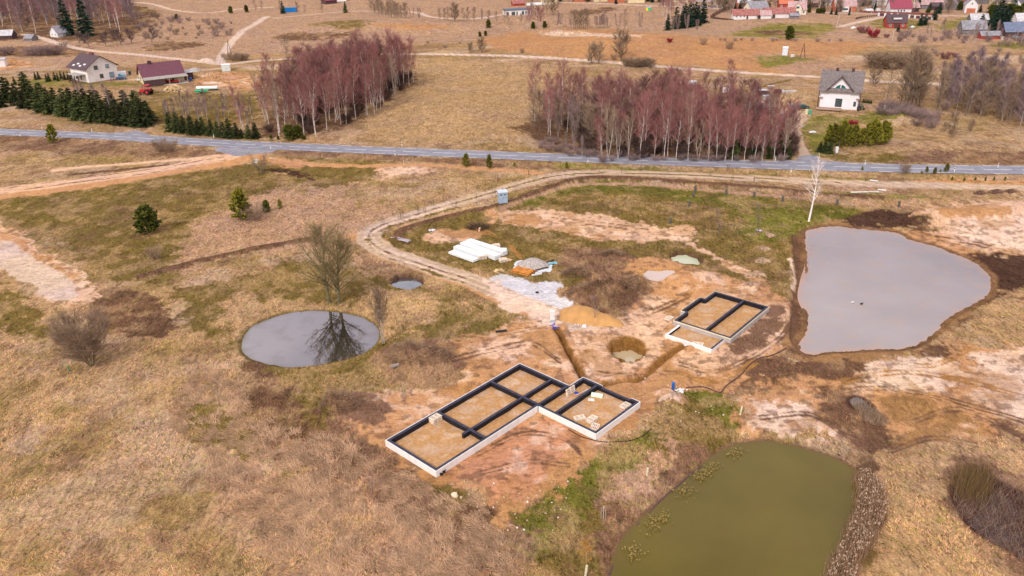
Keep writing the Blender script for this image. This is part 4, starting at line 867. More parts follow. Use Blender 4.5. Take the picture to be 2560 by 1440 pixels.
for i, (x, y) in enumerate(scatter([(1350,375),(1500,408),(1700,408),(1980,408),(1980,398),(1700,398),(1500,390),(1360,350)], 40, 1.6, 10)):
    plant('shrub', i*31, i*19, .5+.05*(i % 5), 'shrub', 'low leafless shrub along the road edge of the dense grove', 'shrub', 'shrubs along the grove edge', xy=(x, y))
plant('birch', 1820, 243, .75, 'birch_tree', 'lone white birch rising behind the junk yard and the dense grove', 'tree', var=1)
# left end: hedge of spruces in front of the white house, with birches in it
hedge = [(5,268),(22,255),(45,262),(62,270),(70,245),(88,272),(100,262),(112,280),(128,283),(140,270),(152,288),(168,290),(182,275),(190,295),(205,298),(218,282),(228,300),(240,303),(252,290),(262,305),(275,308),(285,295),(295,310),(308,312),(320,300),(330,314),(342,316),(350,305),(362,316),(372,308)]
for i, (px, py) in enumerate(hedge):
    plant('spruce', px, py, .62+.5*((i*37) % 10)/10, 'spruce_tree', 'dense dark spruce in the hedge before the white house', 'tree', 'spruces of the hedge', sx=1.5)
for px, py, s in [(207,285,.9),(250,292,1.05),(283,300,1.1),(322,302,.95),(200,250,.8),(215,262,.8)]:
    plant('yb', px, py, s*1.15, 'birch_tree', 'bare white birch rising out of the spruce hedge', 'tree', 'birches in the spruce hedge')
for i, (px, py) in enumerate([(90,200),(98,198),(118,205),(124,203),(138,200),(146,203),(154,198),(163,200),(172,199),(180,202),(60,205),(38,212),(20,215)]):
    plant('spruce', px, py, .36, 'thuja', 'small yellowish conifer in the row beside the lawn of the white house', 'shrub', 'small conifers by the lawn')
row2 = [(428,328,.62),(445,331,.66),(462,332,.56),(480,335,.6),(497,337,.5),(510,336,.56),(530,338,.5),(545,340,.48),(560,343,.5),(575,345,.62),(592,345,.5),(605,344,.3),(622,345,.42),(640,346,.5)]
for px, py, s in row2: plant('spruce', px, py, s, 'spruce_tree', 'young spruce in the short row beside the asphalt road left of the birch grove', 'tree', 'young spruces of the roadside row', sx=1.4)
for i, (x, y) in enumerate(scatter([(405,300),(430,325),(640,340),(650,290),(560,280),(450,270)], 30, 2.2, 12)):
    plant('yb', i*7, i*3, .62+.05*(i % 6), 'birch_sapling', 'thin young birch behind the roadside row of spruces', 'tree', 'thin birches behind the spruce row', xy=(x, y))
for k, (px, py, s, lb) in enumerate([(727,350,.55,'dark broad pine bush at the foot of the left birch grove'),(745,346,.45,'smaller pine bush right of the broad one at the left grove foot')]):
    plant('pine', px, py, s*1.35, 'pine_tree', lb, 'tree', sx=1.2)
for px, py in [(678,347),(696,349),(757,349),(762,350)]: plant('pine', px, py, .2, 'pine_tree', 'tiny pine at the foot of the left birch grove', 'tree', 'tiny pines at the grove foot')
# forest beyond, top left
wood_lot([(-80,85),(60,82),(130,70),(190,85),(330,88),(345,55),(320,22),(280,-5),(-80,-10)], 210, 3.3, 20, ['forest', 'forest', 'forest', 'birch'],
         dict(forest='forest_tree', birch='pale_forest_tree'), dict(forest='bare purplish tree in the wood at the top left', birch='pale birch in the wood at the top left'),
         dict(forest='bare trees of the top left wood', birch='birches of the top left wood'), 1.1, 1.6, [(55,82),(90,83),(150,60),(250,60),(300,80)])
plant('fspruce', 172, 88, 1.75, 'spruce_tree', 'tall brownish green spruce shading the little white cottage', 'tree', var=0)
plant('fspruce', 218, 90, 1.85, 'spruce_tree', 'tallest dark spruce in front of the top left wood', 'tree', var=1)
for px, py, s in [(265,117,1.0),(222,117,.9),(303,113,1.05),(293,108,.9),(330,108,1.0),(380,108,1.0),(200,110,.8)]:
    plant('apple', px, py, s*1.5, 'apple_tree', 'old spreading orchard tree below the top left wood', 'tree', 'old orchard trees')
for px, py, s in [(20,137,1.2),(5,138,1.2),(80,138,1.2),(95,138,1.3),(112,138,1.3),(130,138,1.2),(145,137,1.1),(160,118,.7)]:
    plant('shrub', px, py, s*1.25, 'shrub', 'big grey shrub in the thicket left of the white farmhouse', 'shrub', 'thicket shrubs at the far left', sx=1.5)
for px, py, s in [(568,150,1.0),(585,152,1.0),(600,152,1.0),(612,151,.9)]:
    plant('bshrub', px, py, s, 'shrub', 'brown bush below the wooden mast by the track fork', 'shrub', 'bushes by the track fork', sx=1.3)
rng = random.Random(5)
for i, (x, y) in enumerate(scatter([(340,100),(430,100),(600,90),(600,62),(430,40),(340,45)], 46, 7, 30)):
    plant(rng.choice(['shrub', 'shrub', 'bshrub']), i*3, i*5, rng.uniform(.4, 1.3), 'shrub', 'leafless bush scattered over the rough ground right of the top left wood', 'shrub', 'bushes on the rough far ground', xy=(x, y))
for px, py, s, lb in [(442,50,.42,'small round pine among bushes on the rough far ground'),(577,34,.55,'left of two round pines near the far sandy track'),(617,31,.55,'right of two round pines near the far sandy track'),(864,32,.75,'dark pyramidal spruce alone at the end of the far track'),
                     (1221,70,.5,'round dark pine left of the orange field'),(1200,92,.3,'tiny pine left of the orange field crest'),(1214,90,.3,'tiny pine just right of another one by the orange field'),
                     (1333,72,.42,'green pine left of the birch clump on the hill crest'),(1362,70,.42,'green pine right of the birch clump on the hill crest'),(1972,100,.7,'solitary round topped pine on the orange field edge')]:
    plant('pine' if s != .75 else 'spruce', px, py, s*1.45 if s != .75 else .8, 'pine_tree' if s != .75 else 'spruce_tree', lb, 'tree')
for px, py, s, lb, k in [(1137,54,1.15,'round reddish crowned tree alone on the far slope','round'),(1383,38,1.35,'broad bare tree on the far field under the village road','round'),(1205,132,.75,'bushy tree right of the gravel road bend','round'),
                      (1177,131,.5,'small bushy tree left of the roadside pair','round'),(1478,158,.95,'left of two many stemmed willows at the gravel road','round'),(1497,160,1.0,'right of two many stemmed willows at the gravel road','round'),
                      (1535,150,.75,'dark bush behind the gravel road','bshrub'),(1552,149,1.4,'taller thin tree beside the dark bush at the gravel road','round'),(1305,133,.6,'bush above the gravel road below the orange field','bshrub'),
                      (1758,112,.9,'yellowish willow bush on the orange field','bshrub'),(1822,122,1.0,'yellow brown willow bush on the orange field slope','bshrub'),(717,146,.8,'thin small tree beside the gravel road left of the grove','alder'),
                      (2300,90,.3,'little shrub on the field right of the orange field','shrub')]:
    plant(k, px, py, s, 'bare_tree' if k != 'bshrub' else 'willow_bush', lb, 'tree' if k != 'bshrub' else 'shrub')
for px in range(1570, 1626, 9): plant('bshrub', px, 168-(px % 4), 1.0, 'willow_bush', 'grey brown willow bush in the clump on the gravel road', 'shrub', 'willow clump on the gravel road', sx=1.4)
wood_lot([(925,38),(960,42),(1010,52),(1018,44),(960,24),(925,22)], 34, 3.5, 40, ['alder'], 'bare_tree', 'purplish tree in the far thicket above the blue container slope', 'far thicket trees', .55, .8)
for px, py, k, s in [(1030,52,'palder',.7),(1048,52,'palder',.7),(1100,52,'alder',.6),(1112,52,'alder',.6),(1120,53,'alder',.6),(1160,54,'alder',.6),(1170,55,'alder',.7),(1185,55,'alder',.7),(1205,56,'palder',.7),(1222,58,'alder',.6),
                     (1242,60,'alder',.6),(1262,58,'alder',.6),(1270,60,'alder',.5),(1303,60,'alder',.5),(1395,70,'palder',.8),(1402,69,'palder',.7),(1510,70,'palder',.8),(1545,76,'palder',.8),(1562,76,'alder',.85),(1600,78,'palder',.9),(1590,40,'yb',.4)]:
    plant(k, px, py, s, 'bare_tree', 'slender leafless tree in the far row along the boundary ditch', 'tree', 'far boundary trees')
for px, py, s in [(1318,72,.62),(1322,68,.65),(1332,70,.68),(1340,71,.7),(1348,72,.66),(1355,73,.62),(1352,68,.6)]:
    plant('birch', px, py, s, 'birch_tree', 'birch in the clump on the crest between two small pines', 'tree', 'crest birch clump')
for px in range(1428, 1470, 5): plant('alder', px, 71+(px % 3), .72+(px % 4)*.04, 'bare_tree', 'purple crowned tree in the dense clump on the hill crest', 'tree', 'purple crest clump')
for px, py, s in [(1490,71,.6),(1495,70,.6),(1500,71,.65),(1505,70,.7),(1512,71,.6),(1518,70,.5)]:
    plant('palder', px, py, s, 'bare_tree', 'pale tree in the loose clump right of the purple clump', 'tree', 'pale crest clump')
for px, py, s, lb in [(640,30,.8,'grey tree by the far track left of the container'),(655,28,.7,'smaller grey tree near the far track'),(702,32,.9,'grey willow just left of the blue container'),(745,34,.85,'thin tree just right of the blue container'),(762,33,.55,'short tree two right of the blue container'),(806,33,.8,'slim bare tree between container and dark spruce')]:
    plant('alder', px, py, s*.8, 'bare_tree', lb, 'tree')
plant('fspruce', 708, 34, .75, 'spruce_tree', 'dark spruce touching the blue container', 'tree')
# far birch grove and spruces under the village
wood_lot([(1640,52),(1665,60),(1700,50),(1745,38),(1790,22),(1795,2),(1690,2),(1650,25)], 34, 3.4, 50, ['birch'], 'birch_tree', 'pale birch in the far grove below the village road', 'far grove birches', .95, 1.3)
for px, py, s in [(1669,76,.75),(1690,72,1.05),(1706,71,1.05),(1712,68,1.1),(1722,68,1.15),(1730,66,1.1),(1738,65,1.15),(1744,63,.95),(1757,58,1.2)]:
    plant('fspruce', px, py, s*.95, 'spruce_tree', 'dark spruce in the row before the far birch grove', 'tree', 'far spruce row')
for px, py, s in [(1682,78,.7),(1694,80,.75),(1718,80,.75),(1742,82,.6),(1716,72,.7)]:
    plant('palder', px, py, s, 'bare_tree', 'grey leafless tree in front of the far spruce row', 'tree', 'grey trees before the spruces')
# village trees
vt = [('alder',1900,20,.7),('alder',1925,14,.9),('alder',1938,22,.7),('alder',2068,22,.9),('alder',2150,18,.8),('alder',2420,8,.7),('alder',2500,30,.8),('alder',2470,30,.7),('alder',2555,20,.8),('alder',2345,8,.6),('round',1790,8,.7),('alder',1300,6,.8),('alder',1330,34,.8),('alder',1358,36,.9),('alder',1366,38,.9)]
vt += [(random.Random(i*7).choice(['alder', 'palder', 'round']), 1770+random.Random(i).random()*790, 3+random.Random(i+500).random()**1.5*30, .7+.45*random.Random(i+90).random()) for i in range(130)]+[('alder', 1270+i*8.5, 2+(i*5) % 4, .6+.04*(i % 7)) for i in range(42)]
for k, px, py, s in vt: plant(k, px, py, s, 'garden_tree', 'bare garden tree among the village houses', 'tree', 'bare village trees')
vc = [(1780,18,.55),(1838,24,.6),(1850,22,.7),(1865,20,.6),(1875,18,.6),(2022,32,.55),(2043,33,.5),(2049,34,.55),(2058,34,.6),(2078,36,.5),(2090,37,.55),(2123,38,.4),(2183,30,.6),(2323,26,.7),(2319,36,.6),(2335,50,.95),(2347,34,.9),(2300,64,.9),(2312,63,.85),(2438,30,.7),(2450,30,.6),(2412,30,.4),(2556,25,.7),(2530,25,.7),
      (2478,50,1.4),(2488,78,1.7),(2500,80,1.9),(2510,82,1.8),(2520,60,1.8),(2535,58,1.6),(2495,60,1.8),(2450,80,1.2),(2482,66,1.5),(2528,50,1.5),(2056,26,.9),(2186,22,.9),(2296,22,1),(2400,26,.9),(1898,18,1),(1882,14,1.1),(1815,14,.9),(2132,14,.9),(2020,20,1.1),(1380,4,.8),(1400,4,.8),(1440,4,.9),(1470,4,.9),(1540,10,.7),(1630,6,.9),(1650,6,.9),(1660,4,1),(1600,4,.9),(1620,4,.8),(2245,80,.55),(1920,22,.7)]
for px, py, s in vc: plant('fspruce' if px % 3 else 'pine', px, py, s*(.62 if px % 3 else .9), 'garden_conifer', 'dark conifer standing in the village gardens', 'tree', 'village conifers', sx=1.2)
for px, py, s, lb in [(2160,82,1.1,'left of the two crimson bushes below the dark red house'),(2182,93,1.3,'brightest crimson bush at the foot of the village slope'),(2216,94,.7,'small reddish bush right of the crimson ones')]:
    pass
for i, (x, y) in enumerate(scatter([(2230,103),(2560,118),(2560,100),(2420,85),(2250,88)], 46, 3.0, 60)):
    plant('shrub' if i % 3 else 'yb', i, i*2, .6+.1*(i % 5), 'thicket_tree', 'thin leafless sapling in the thicket below the village gardens', 'tree', 'thicket below the village', xy=(x, y))
for i, (x, y) in enumerate(scatter([(660,165),(700,100),(1180,100),(1190,125),(1050,120),(760,130)], 16, 8, 95)+scatter([(2260,150),(2560,160),(2560,130),(2300,125)], 10, 6, 96)):
    plant('bshrub' if i % 2 else 'shrub', i*3, i*5, .35+.12*(i % 4), 'shrub', 'small isolated shrub on the open far meadows', 'shrub', 'isolated shrubs of the far meadows', xy=(x, y))
for i, px in enumerate([1801, 1812, 1838, 1853, 1880, 1932, 1941, 1990, 2044, 2073, 2101]):
    plant('shrub', px, 88+px*.007+(i % 3), .4+.1*(i % 3), 'shrub', 'low shrub along the upper edge of the orange field', 'shrub', 'shrubs on the orange field edge')
# right side
for px, py, s in [(2250,268,1.1),(2258,272,1.2),(2266,272,1.45),(2274,274,1.4),(2278,268,1.5),(2286,274,1.35),(2300,272,1.2),(2290,262,1.35),(2296,268,1.3)]:
    plant('alder', px, py, s, 'alder_tree', 'large dark alder in the group right of the barn-roofed house', 'tree', 'large alders right of the house', sx=1.05)
for px, py, s, lb in [(2185,214,.75,'spreading bare tree behind the white house'),(2215,258,.95,'thin tree left of the big alders'),(2340,280,1.0,'leaning dark tree between the alders and the right wood'),(2455,110,.3,'small conifer like bush')][:3]:
    plant('round' if s == .75 else 'alder', px, py, s, 'bare_tree', lb, 'tree')
wood_lot([(2335,275),(2400,288),(2480,302),(2580,322),(2640,330),(2640,250),(2560,240),(2450,225),(2370,225),(2340,250)], 105, 2.4, 70, ['palder', 'alder', 'forest', 'shrub'],
         dict(palder='willow_tree', alder='alder_tree', forest='forest_tree', shrub='shrub'),
         dict(palder='pale stemmed grey willow in the wood at the right edge', alder='brown tree in the wood at the right edge', forest='purplish tree in the wood at the right edge', shrub='undergrowth shrub in the wood at the right edge'),
         dict(palder='willows of the right wood', alder='brown trees of the right wood', forest='purplish trees of the right wood', shrub='undergrowth of the right wood'), .75, 1.1)
for i, (x, y) in enumerate(scatter([(2200,285),(2330,330),(2350,310),(2280,272),(2215,268)], 26, 2.2, 71)):
    plant('shrub', i, i*5, .7+.06*(i % 5), 'shrub', 'grey shrub in the thicket between the house lawn and the right wood', 'shrub', 'thicket beside the house lawn', xy=(x, y), sx=1.3)
for px in range(2185, 2262, 9): plant('bshrub', px, 172-abs(px-2222)//12, 1.5+.15*(px % 3), 'willow_bush', 'grey willow in the rounded clump on the meadow behind the white house', 'shrub', 'rounded willow clump', sx=1.4)
for px, py, s in [(2378,345,.8),(2385,308,.7),(2425,330,.8),(2360,330,.6),(2345,300,.6)]:
    plant('round', px, py, s*.55, 'bare_tree', 'small crooked tree on the bank below the right wood', 'tree', 'small trees on the right bank')
pg = [(2072,360,.95),(2085,364,1.0),(2098,366,.9),(2108,358,1.0),(2122,364,.95),(2135,366,1.0),(2150,362,1.05),(2165,364,1.0),(2178,360,1.05),(2192,363,1.1),(2205,358,1.0),(2215,356,.95)]
for px, py, s in pg: plant('ypine', px, py, s*(.62+.48*((px*7) % 10)/10), 'pine_tree', 'yellow green young pine in the planted block below the white house', 'tree', 'block of young pines', sx=.85)
for px, py, s in [(2050,378,.35),(2062,380,.4),(2074,382,.4)]: plant('spruce', px, py, s*.8, 'spruce_tree', 'low spreading conifer at the corner of the pine block', 'shrub', 'low conifers by the pine block', sx=1.6)
for i in range(6): plant('spruce', 2158+i*4, 256+i*.6, .14, 'thuja', 'tiny conifer in the short row behind the white house', 'shrub', 'tiny conifers behind the house')
# middle ground individuals
for key, px, py, s, nm, lb, sx in [
 ('pine', 372, 583, .95, 'pine_tree', 'round bushy pine on the olive meadow left of the centre', 1.25),
 ('ypine', 603, 550, .98, 'pine_tree', 'pear shaped green pine right of the round bushy one', 1.12),
 ('pine', 667, 532, .45, 'pine_tree', 'small dark pine beside a leafless shrub', .9),
 ('ypine', 701, 523, .3, 'pine_tree', 'little yellow green pine on the open meadow', .9),
 ('ypine', 135, 357, .8, 'pine_tree', 'open pine at the left roadside overlapping the asphalt', 1.0),
 ('ypine', 1166, 416, .5, 'pine_tree', 'left of two young pines on the near roadside verge', 1.0),
 ('ypine', 1223, 420, .52, 'pine_tree', 'right of two young pines on the near roadside verge', .8),
 ('ypine', 1416, 420, .25, 'pine_tree', 'very small pine at the bend of the gravel track', .8),
 ('ypine', 1286, 416, .16, 'pine_tree', 'tiniest pine seedling on the verge near the track bend', .9)]:
    plant(key, px, py, s, nm, lb, 'tree', sx=sx)
for i, (px, py, s) in enumerate([(2155,428,.15),(2303,437,.12),(2316,432,.2),(2336,436,.22),(2350,433,.12),(2365,431,.3),(2380,449,.14),(2410,452,.14),(2438,449,.12),(2463,451,.14),(2485,448,.12),(2512,451,.14)]):
    plant('ypine', px, py, s, 'pine_seedling', 'pine seedling on the sandy bank below the asphalt at the right', 'tree', 'pine seedlings on the right bank')
def own(key, seedargs, wm, tm, px, py, name, label, cat='tree', s=1, xy=None):
    proto(key, bare(**seedargs), wm, tm); return plant(key, px, py, s, name, label, cat, var=-1, xy=xy, rot=0)
proto('twin_a', bare(401, 12.4, .24, .17, 40, .8, .5, 12, 11, .024, .8, up=.07, shape='vase', lean=(-.10, .02), sides=9, wob=.14), M_BARKG, M_TOLV)
proto('twin_b', bare(402, 12.4, .28, .16, 40, .8, .5, 12, 11, .024, .8, up=.07, shape='vase', lean=(.03, -.02), sides=9, wob=.14), M_BARKG, M_TOLV)
plant('twin_a', 824, 756, 1.02, 'bare_tree', 'left of the two big leafless trees behind the oval pond', 'tree', rot=0, sx=1.2)
plant('twin_b', 848, 757, 1, 'bare_tree', 'right of the two big leafless trees behind the oval pond', 'tree', rot=0, sx=1.2)
proto('willow', bare(403, 8.0, .07, .12, 24, .75, .4, 10, 9, .022, .7, stems=9, fan=.45, up=.04, shape='vase', lean=(-.12, 0)), M_BARKG, M_TBRN)
plant('willow', 230, 913, 1, 'willow_tree', 'many stemmed leafless willow on the left meadow', 'tree', rot=0)
proto('poplar', bare(404, 10.2, .12, .3, 24, .6, .26, 8, 8, .026, .55, stems=2, fan=.06, up=.08, shape='vase', lean=(-.02, 0)), pm('grey_poplar_bark', (.42, .36, .3), .9, .2, 3), M_TBRN)
plant('poplar', 959, 856, 1, 'poplar_tree', 'slender two stemmed tree at the right end of the oval pond', 'tree', rot=0)
proto('wb', bare(405, 13, .22, .3, 20, .9, .26, 5, 4, .04, .8, up=.12, lean=(.07, 0), shape='cone', sides=8), pm('white_bark', (.95, .88, .84), .7, .04, 3), pm('white_twigs', (.78, .66, .62), .8, .1, 1))
plant('wb', 2022, 552, 1, 'birch_tree', 'single leaning white birch above the big grey pond', 'tree', rot=0)
own('wl2', dict(seed=406, Ht=5.6, r0=.08, clear=.1, nl=12, ang=.6, ll=.36, ns=5, ntw=5, tw=.03, tl=.4, stems=5, fan=.4, up=.06, shape='vase'), M_BARKG, M_TBRN, 655, 437, 'willow_tree', 'small forked willow at the sandy bank below the road')
for px, py, s, lb in [(402,378,.9,'left bush of the pair overlapping the asphalt at the left'),(430,378,.9,'right bush of the pair overlapping the asphalt at the left')]:
    plant('bshrub', px, py, s*1.15, 'willow_bush', lb, 'shrub')
plant('bshrub', 2262, 434, .7, 'willow_bush', 'bare bush overlapping the asphalt at the right', 'shrub')
plant('bshrub', 390, 650, .75, 'bare_bush', 'pale leafless bush below the round pine', 'shrub')
plant('bshrub', 640, 552, 1.05, 'bare_bush', 'leafless bush touching the pear shaped pine', 'shrub')
def sap(key, Ht, nl, ll, seed, tm, **k): proto(key, bare(seed, Ht, .05, .22, nl, .95, ll, 4, 3, .022, .3, up=.12, wob=.25, shape='round', **k), M_BARK, tm)
sap('s1', 3.6, 12, .45, 410, M_TPUR); sap('s2', 4.2, 12, .32, 411, M_TBRN); sap('s3', 5.6, 24, .2, 412, M_TPUR); sap('s4', 5.2, 18, .24, 413, M_TPUR)
for key, px, py, s, lb in [('s1',549,1014,1,'small crooked sapling on the pale meadow left of centre'),('s2',823,1212,.9,'twisted sapling in the flattened grass'),('s1',931,1236,.8,'short sapling right of the twisted one'),
                           ('s3',1799,597,1.15,'straight bare sapling in the yard meadow'),('s4',1487,808,.95,'leafless sapling at the foot of the orange sand heap'),('s2',1050,1440,.7,'thin twig like sapling at the bottom edge'),('s3',2010,560,.3,'x')][:6]:
    plant(key, px, py, s, 'sapling', lb, 'tree')
plant('s3', 1897, 577, 1.15, 'sapling', 'bare sapling with black and white wrapping round its foot', 'tree')
# crimson and orange ones
for key, tm in (('crim', M_TCRI), ('crimd', pm('dull_red_twigs', (.40, .20, .18), .9, .2, .6))): proto(key, bare(420, 3.2, .04, .05, 10, .8, .42, 6, 7, .05, .4, stems=9, fan=.7, shape='vase'), M_BARK, tm)
for key, px, py, s, lb in [('crim',2182,94,1.25,'brightest crimson bush at the foot of the village slope'),('crimd',2160,83,1.1,'dull red bush above the crimson one'),('crimd',2150,80,.8,'dull red bush farthest left below the dark red house'),('crimd',2216,94,.6,'small reddish bush right of the crimson one'),
                           ('crim',1674,106,.6,'small crimson bush on the orange field'),('crimd',2362,147,.9,'reddish bush on the straw meadow at the right'),('crimd',2386,143,.6,'smaller reddish bush right of the other on the straw meadow'),
                           ('crim',2122,312,.45,'left red shrub behind the young pine block'),('crim',2136,313,.45,'right red shrub behind the young pine block')]:
    plant(key, px, py, s, 'red_bush', lb, 'shrub', sx=1.2)
# ---------------------------------------------------------------- houses
WHITE = pm('white_render', (.80, .78, .78), .8, .05, .6)
CREAM = pm('cream_render', (.78, .66, .42), .85, .06, .6)
REDW = pm('red_painted_wall', (.40, .07, .05), .8, .12, 1)
ORW = pm('orange_wall', (.52, .17, .09), .8, .12, 1)
GREYW = pm('grey_boards', (.22, .20, .21), .9, .15, 1)
DARKW = pm('dark_boards', (.10, .055, .06), .9, .15, 1)
BRICK = pm('brick_plinth', (.24, .11, .10), .9, .2, 2)
R_BRN = pm('brown_roof_tiles', (.115, .075, .085), .85, .15, 2.5)
R_PUR = pm('purple_brown_roof_tiles', (.17, .065, .09), .85, .15, 2.5)
R_MAG = pm('wine_roof', (.33, .07, .11), .8, .12, 1.5)
R_RED = pm('orange_red_roof', (.66, .20, .11), .8, .12, 1.5)
R_RST = pm('rusty_red_roof', (.38, .15, .13), .85, .2, 1)
R_PNK = pm('faded_pink_roof', (.52, .34, .33), .85, .15, 1)
R_GRY = pm('grey_slate_roof', (.30, .29, .32), .85, .18, 1)
R_LGT = pm('pale_sheet_roof', (.56, .54, .56), .8, .15, 1)
R_BLU = pm('blue_grey_roof', (.17, .20, .30), .8, .15, 1)
R_SHN = pm('weathered_shingles', (.21, .175, .17), .9, .35, 3.5)
GLASS = pm('window_glass', (.06, .10, .12), .12, .2, 2, spec=.8)
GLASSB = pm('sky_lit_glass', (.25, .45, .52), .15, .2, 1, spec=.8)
FRB = pm('dark_window_frame', (.10, .055, .05), .6, .1, 2); FRW = pm('white_window_frame', (.8, .8, .8), .5, .04, 2)
TRIM = pm('dark_trim', (.09, .04, .05), .7, .1, 2); WOOD = pm('weathered_wood', (.42, .28, .20), .85, .18, 3); DWOOD = pm('dark_wood', (.09, .055, .045), .85, .18, 3)
METAL = pm('grey_metal', (.45, .48, .52), .5, .1, 2, metal=.3); BLACK = pm('black_rubber', (.02, .02, .022), .8, .1, 2); CONC = pm('pale_concrete', (.58, .53, .50), .9, .1, 1)
def window(root, face, u, z, w_, h_, L_, W_, frame=FRB, glass=GLASS, name='window'):
    t = .05; mb, pb = MB(), MB()
    def bx(m, u0, u1, z0, z1, d):
        if face == 'f': m.box(u0, u1, -W_/2-d, -W_/2+.02, z0, z1)
        if face == 'b': m.box(u0, u1, W_/2-.02, W_/2+d, z0, z1)
        if face == 'l': m.box(-L_/2-d, -L_/2+.02, u0, u1, z0, z1)
        if face == 'r': m.box(L_/2-.02, L_/2+d, u0, u1, z0, z1)
    f = .09 if w_ > .6 else .05
    bx(mb, u-w_/2, u-w_/2+f, z, z+h_, t); bx(mb, u+w_/2-f, u+w_/2, z, z+h_, t)
    bx(mb, u-w_/2+f, u+w_/2-f, z, z+f, t); bx(mb, u-w_/2+f, u+w_/2-f, z+h_-f, z+h_, t)
    if w_ > 1.1: bx(mb, u-f/2, u+f/2, z+f, z+h_-f, t*.9)
    o = mb.build(name, frame, root); bx(pb, u-w_/2+f*.9, u+w_/2-f*.9, z+f*.9, z+h_-f*.9, t*.45); p = pb.build('pane', glass, o)
    if h_ > .8 and name == 'window':
        s_ = MB(); bx(s_, u-w_/2-.08, u+w_/2+.08, z-.07, z-.005, .14); s_.build('sill', frame, o)
def gable(L_, W_, he, hr, base=-.6):
    mb = MB(); pr = [(-W_/2, base), (W_/2, base), (W_/2, he), (0, hr), (-W_/2, he)]
    for x in (-L_/2, L_/2): mb.v += [(x, y, z) for y, z in pr]
    mb.f += [(4, 3, 2, 1, 0), (5, 6, 7, 8, 9)]+[(i, (i+1) % 5, 5+(i+1) % 5, 5+i) for i in range(5)]
    return mb
def gable_roof(L_, W_, he, hr, ov=.5, th=.2, ovs=.6):
    sl = (hr-he)/(W_/2); mb = MB(); x0, x1 = -L_/2-ov, L_/2+ov; y = W_/2+ovs; ze = he-sl*ovs+.03; zr = hr+.03
    pr = [(-y, ze), (0, zr), (y, ze), (y, ze+th), (0, zr+th), (-y, ze+th)]
    for x in (x0, x1): mb.v += [(x, a, b) for a, b in pr]
    mb.f += [(0, 1, 4, 5), (1, 2, 3, 4), (11, 10, 7, 6), (10, 9, 8, 7)]+[(a, 6+a, 6+b, b) for a, b in ((0, 1), (1, 2), (2, 3), (3, 4), (4, 5), (5, 0))]
    return mb
def house(px, py, rz, L_, W_, he, hr, wallm, roofm, label, name='house', cat='house', group=None, wins=(), chim=(), ov=.4, door=None, frame=FRW, glass=GLASS, plinth=None, ovs=.45, z=None):
    x, y = at(px, py); r = empty(name, x, y, None if z is None else z, math.radians(rz)); tag(r, label, cat, group)
    gable(L_, W_, he, hr).build('wall', wallm, r)
    rf = gable_roof(L_, W_, he, hr, ov, .18, ovs).build('roof', roofm, r)
    for cx, cy, s in chim:
        zz = hr-(hr-he)*abs(cy)/(W_/2); c = MB().box(cx-s/2, cx+s/2, cy-s*.4, cy+s*.4, zz-.6, hr+.7).build('chimney', BRICK if wallm != ORW else GREYW, rf)
    if plinth: MB().box(-L_/2-.04, L_/2+.04, -W_/2-.04, W_/2+.04, -.6, .45).build('plinth', plinth, r)
    for f, u, zz, w_, h_ in wins: window(r, f, u, zz, w_, h_, L_, W_, frame, glass)
    if door: 
        d = MB(); f, u, w_, h_ = door
        if f == 'f': d.box(u-w_/2, u+w_/2, -W_/2-.05, -W_/2+.02, 0, h_)
        else: d.box(-L_/2-.05, -L_/2+.02, u-w_/2, u+w_/2, 0, h_)
        d.build('door', FRB, r)
    return r
# white two storey farmhouse on the left: gable to the camera
r = empty('white_farmhouse', *((flat(300, 0)*0)+np.array([-179.5, 356.0])), None, math.radians(141)); tag(r, 'white two storey farmhouse with brown roof and skylights at the left', 'house'); r.scale = (1.18, 1.18, 1.12)
LH_L, LH_W, HE, HR = 13.0, 11.0, 5.4, 9.2
gable(LH_L, LH_W, HE, HR).build('wall', pm('off_white_render', (.90, .84, .82), .85, .06, .4), r)
rf = gable_roof(LH_L, LH_W, HE, HR, .7, .25, .9).build('roof', R_BRN, r)
MB().box(-2.2, .2, -.55, .25, 8.3, 10.2).build('chimney', pm('dark_red_chimney', (.20, .07, .08), .8, .1, 2), rf)
sl = (HR-HE)/(LH_W/2)
for x0, y0 in ((-3.4, 4.3), (-1.4, 5.1), (1.2, 4.4), (3.3, 5.2)):
    z0 = HR-sl*y0+.24; a, b = (y0-.28), (y0+.28)
    m_ = MB(); c = [(x0-.75, a, z0+sl*.28), (x0+.75, a, z0+sl*.28), (x0+.75, b, z0-sl*.28), (x0-.75, b, z0-sl*.28)]
    m_.poly([(p[0], p[1], p[2]+.07) for p in c][::-1]); m_.poly(c)
    for i in range(4): j = (i+1) % 4; m_.poly([c[i], c[j], (*c[j][:2], c[j][2]+.07), (*c[i][:2], c[i][2]+.07)])
    m_.build('skylight', pm('skylight_glass', (.85, .85, .85), .3, .03, 1), rf)
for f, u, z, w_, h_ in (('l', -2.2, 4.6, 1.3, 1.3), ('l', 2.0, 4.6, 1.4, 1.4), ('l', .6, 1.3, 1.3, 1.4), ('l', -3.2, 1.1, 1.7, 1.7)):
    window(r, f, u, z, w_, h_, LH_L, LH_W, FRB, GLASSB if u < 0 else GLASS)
for u in (-1, 2.5): window(r, 'b', u, 1.0, 1.0, 1.6, LH_L, LH_W)
MB().box(-LH_L/2-.1, LH_L/2+.1, -LH_W/2-.1, LH_W/2+.1, -.8, .15).build('plinth', BRICK, r)
pb = MB().box(-5.0, 3.0, 5.6, 8.6, 3.0, 3.2); pb.build('porch_roof', pm('porch_roof_sheet', (.46, .43, .38), .8, .1, 1), r)
for x0 in (-4.8, -2.2, .4, 2.8): MB().box(x0-.12, x0+.12, 8.2, 8.45, -.3, 3.0).build('porch_post', DWOOD, r)
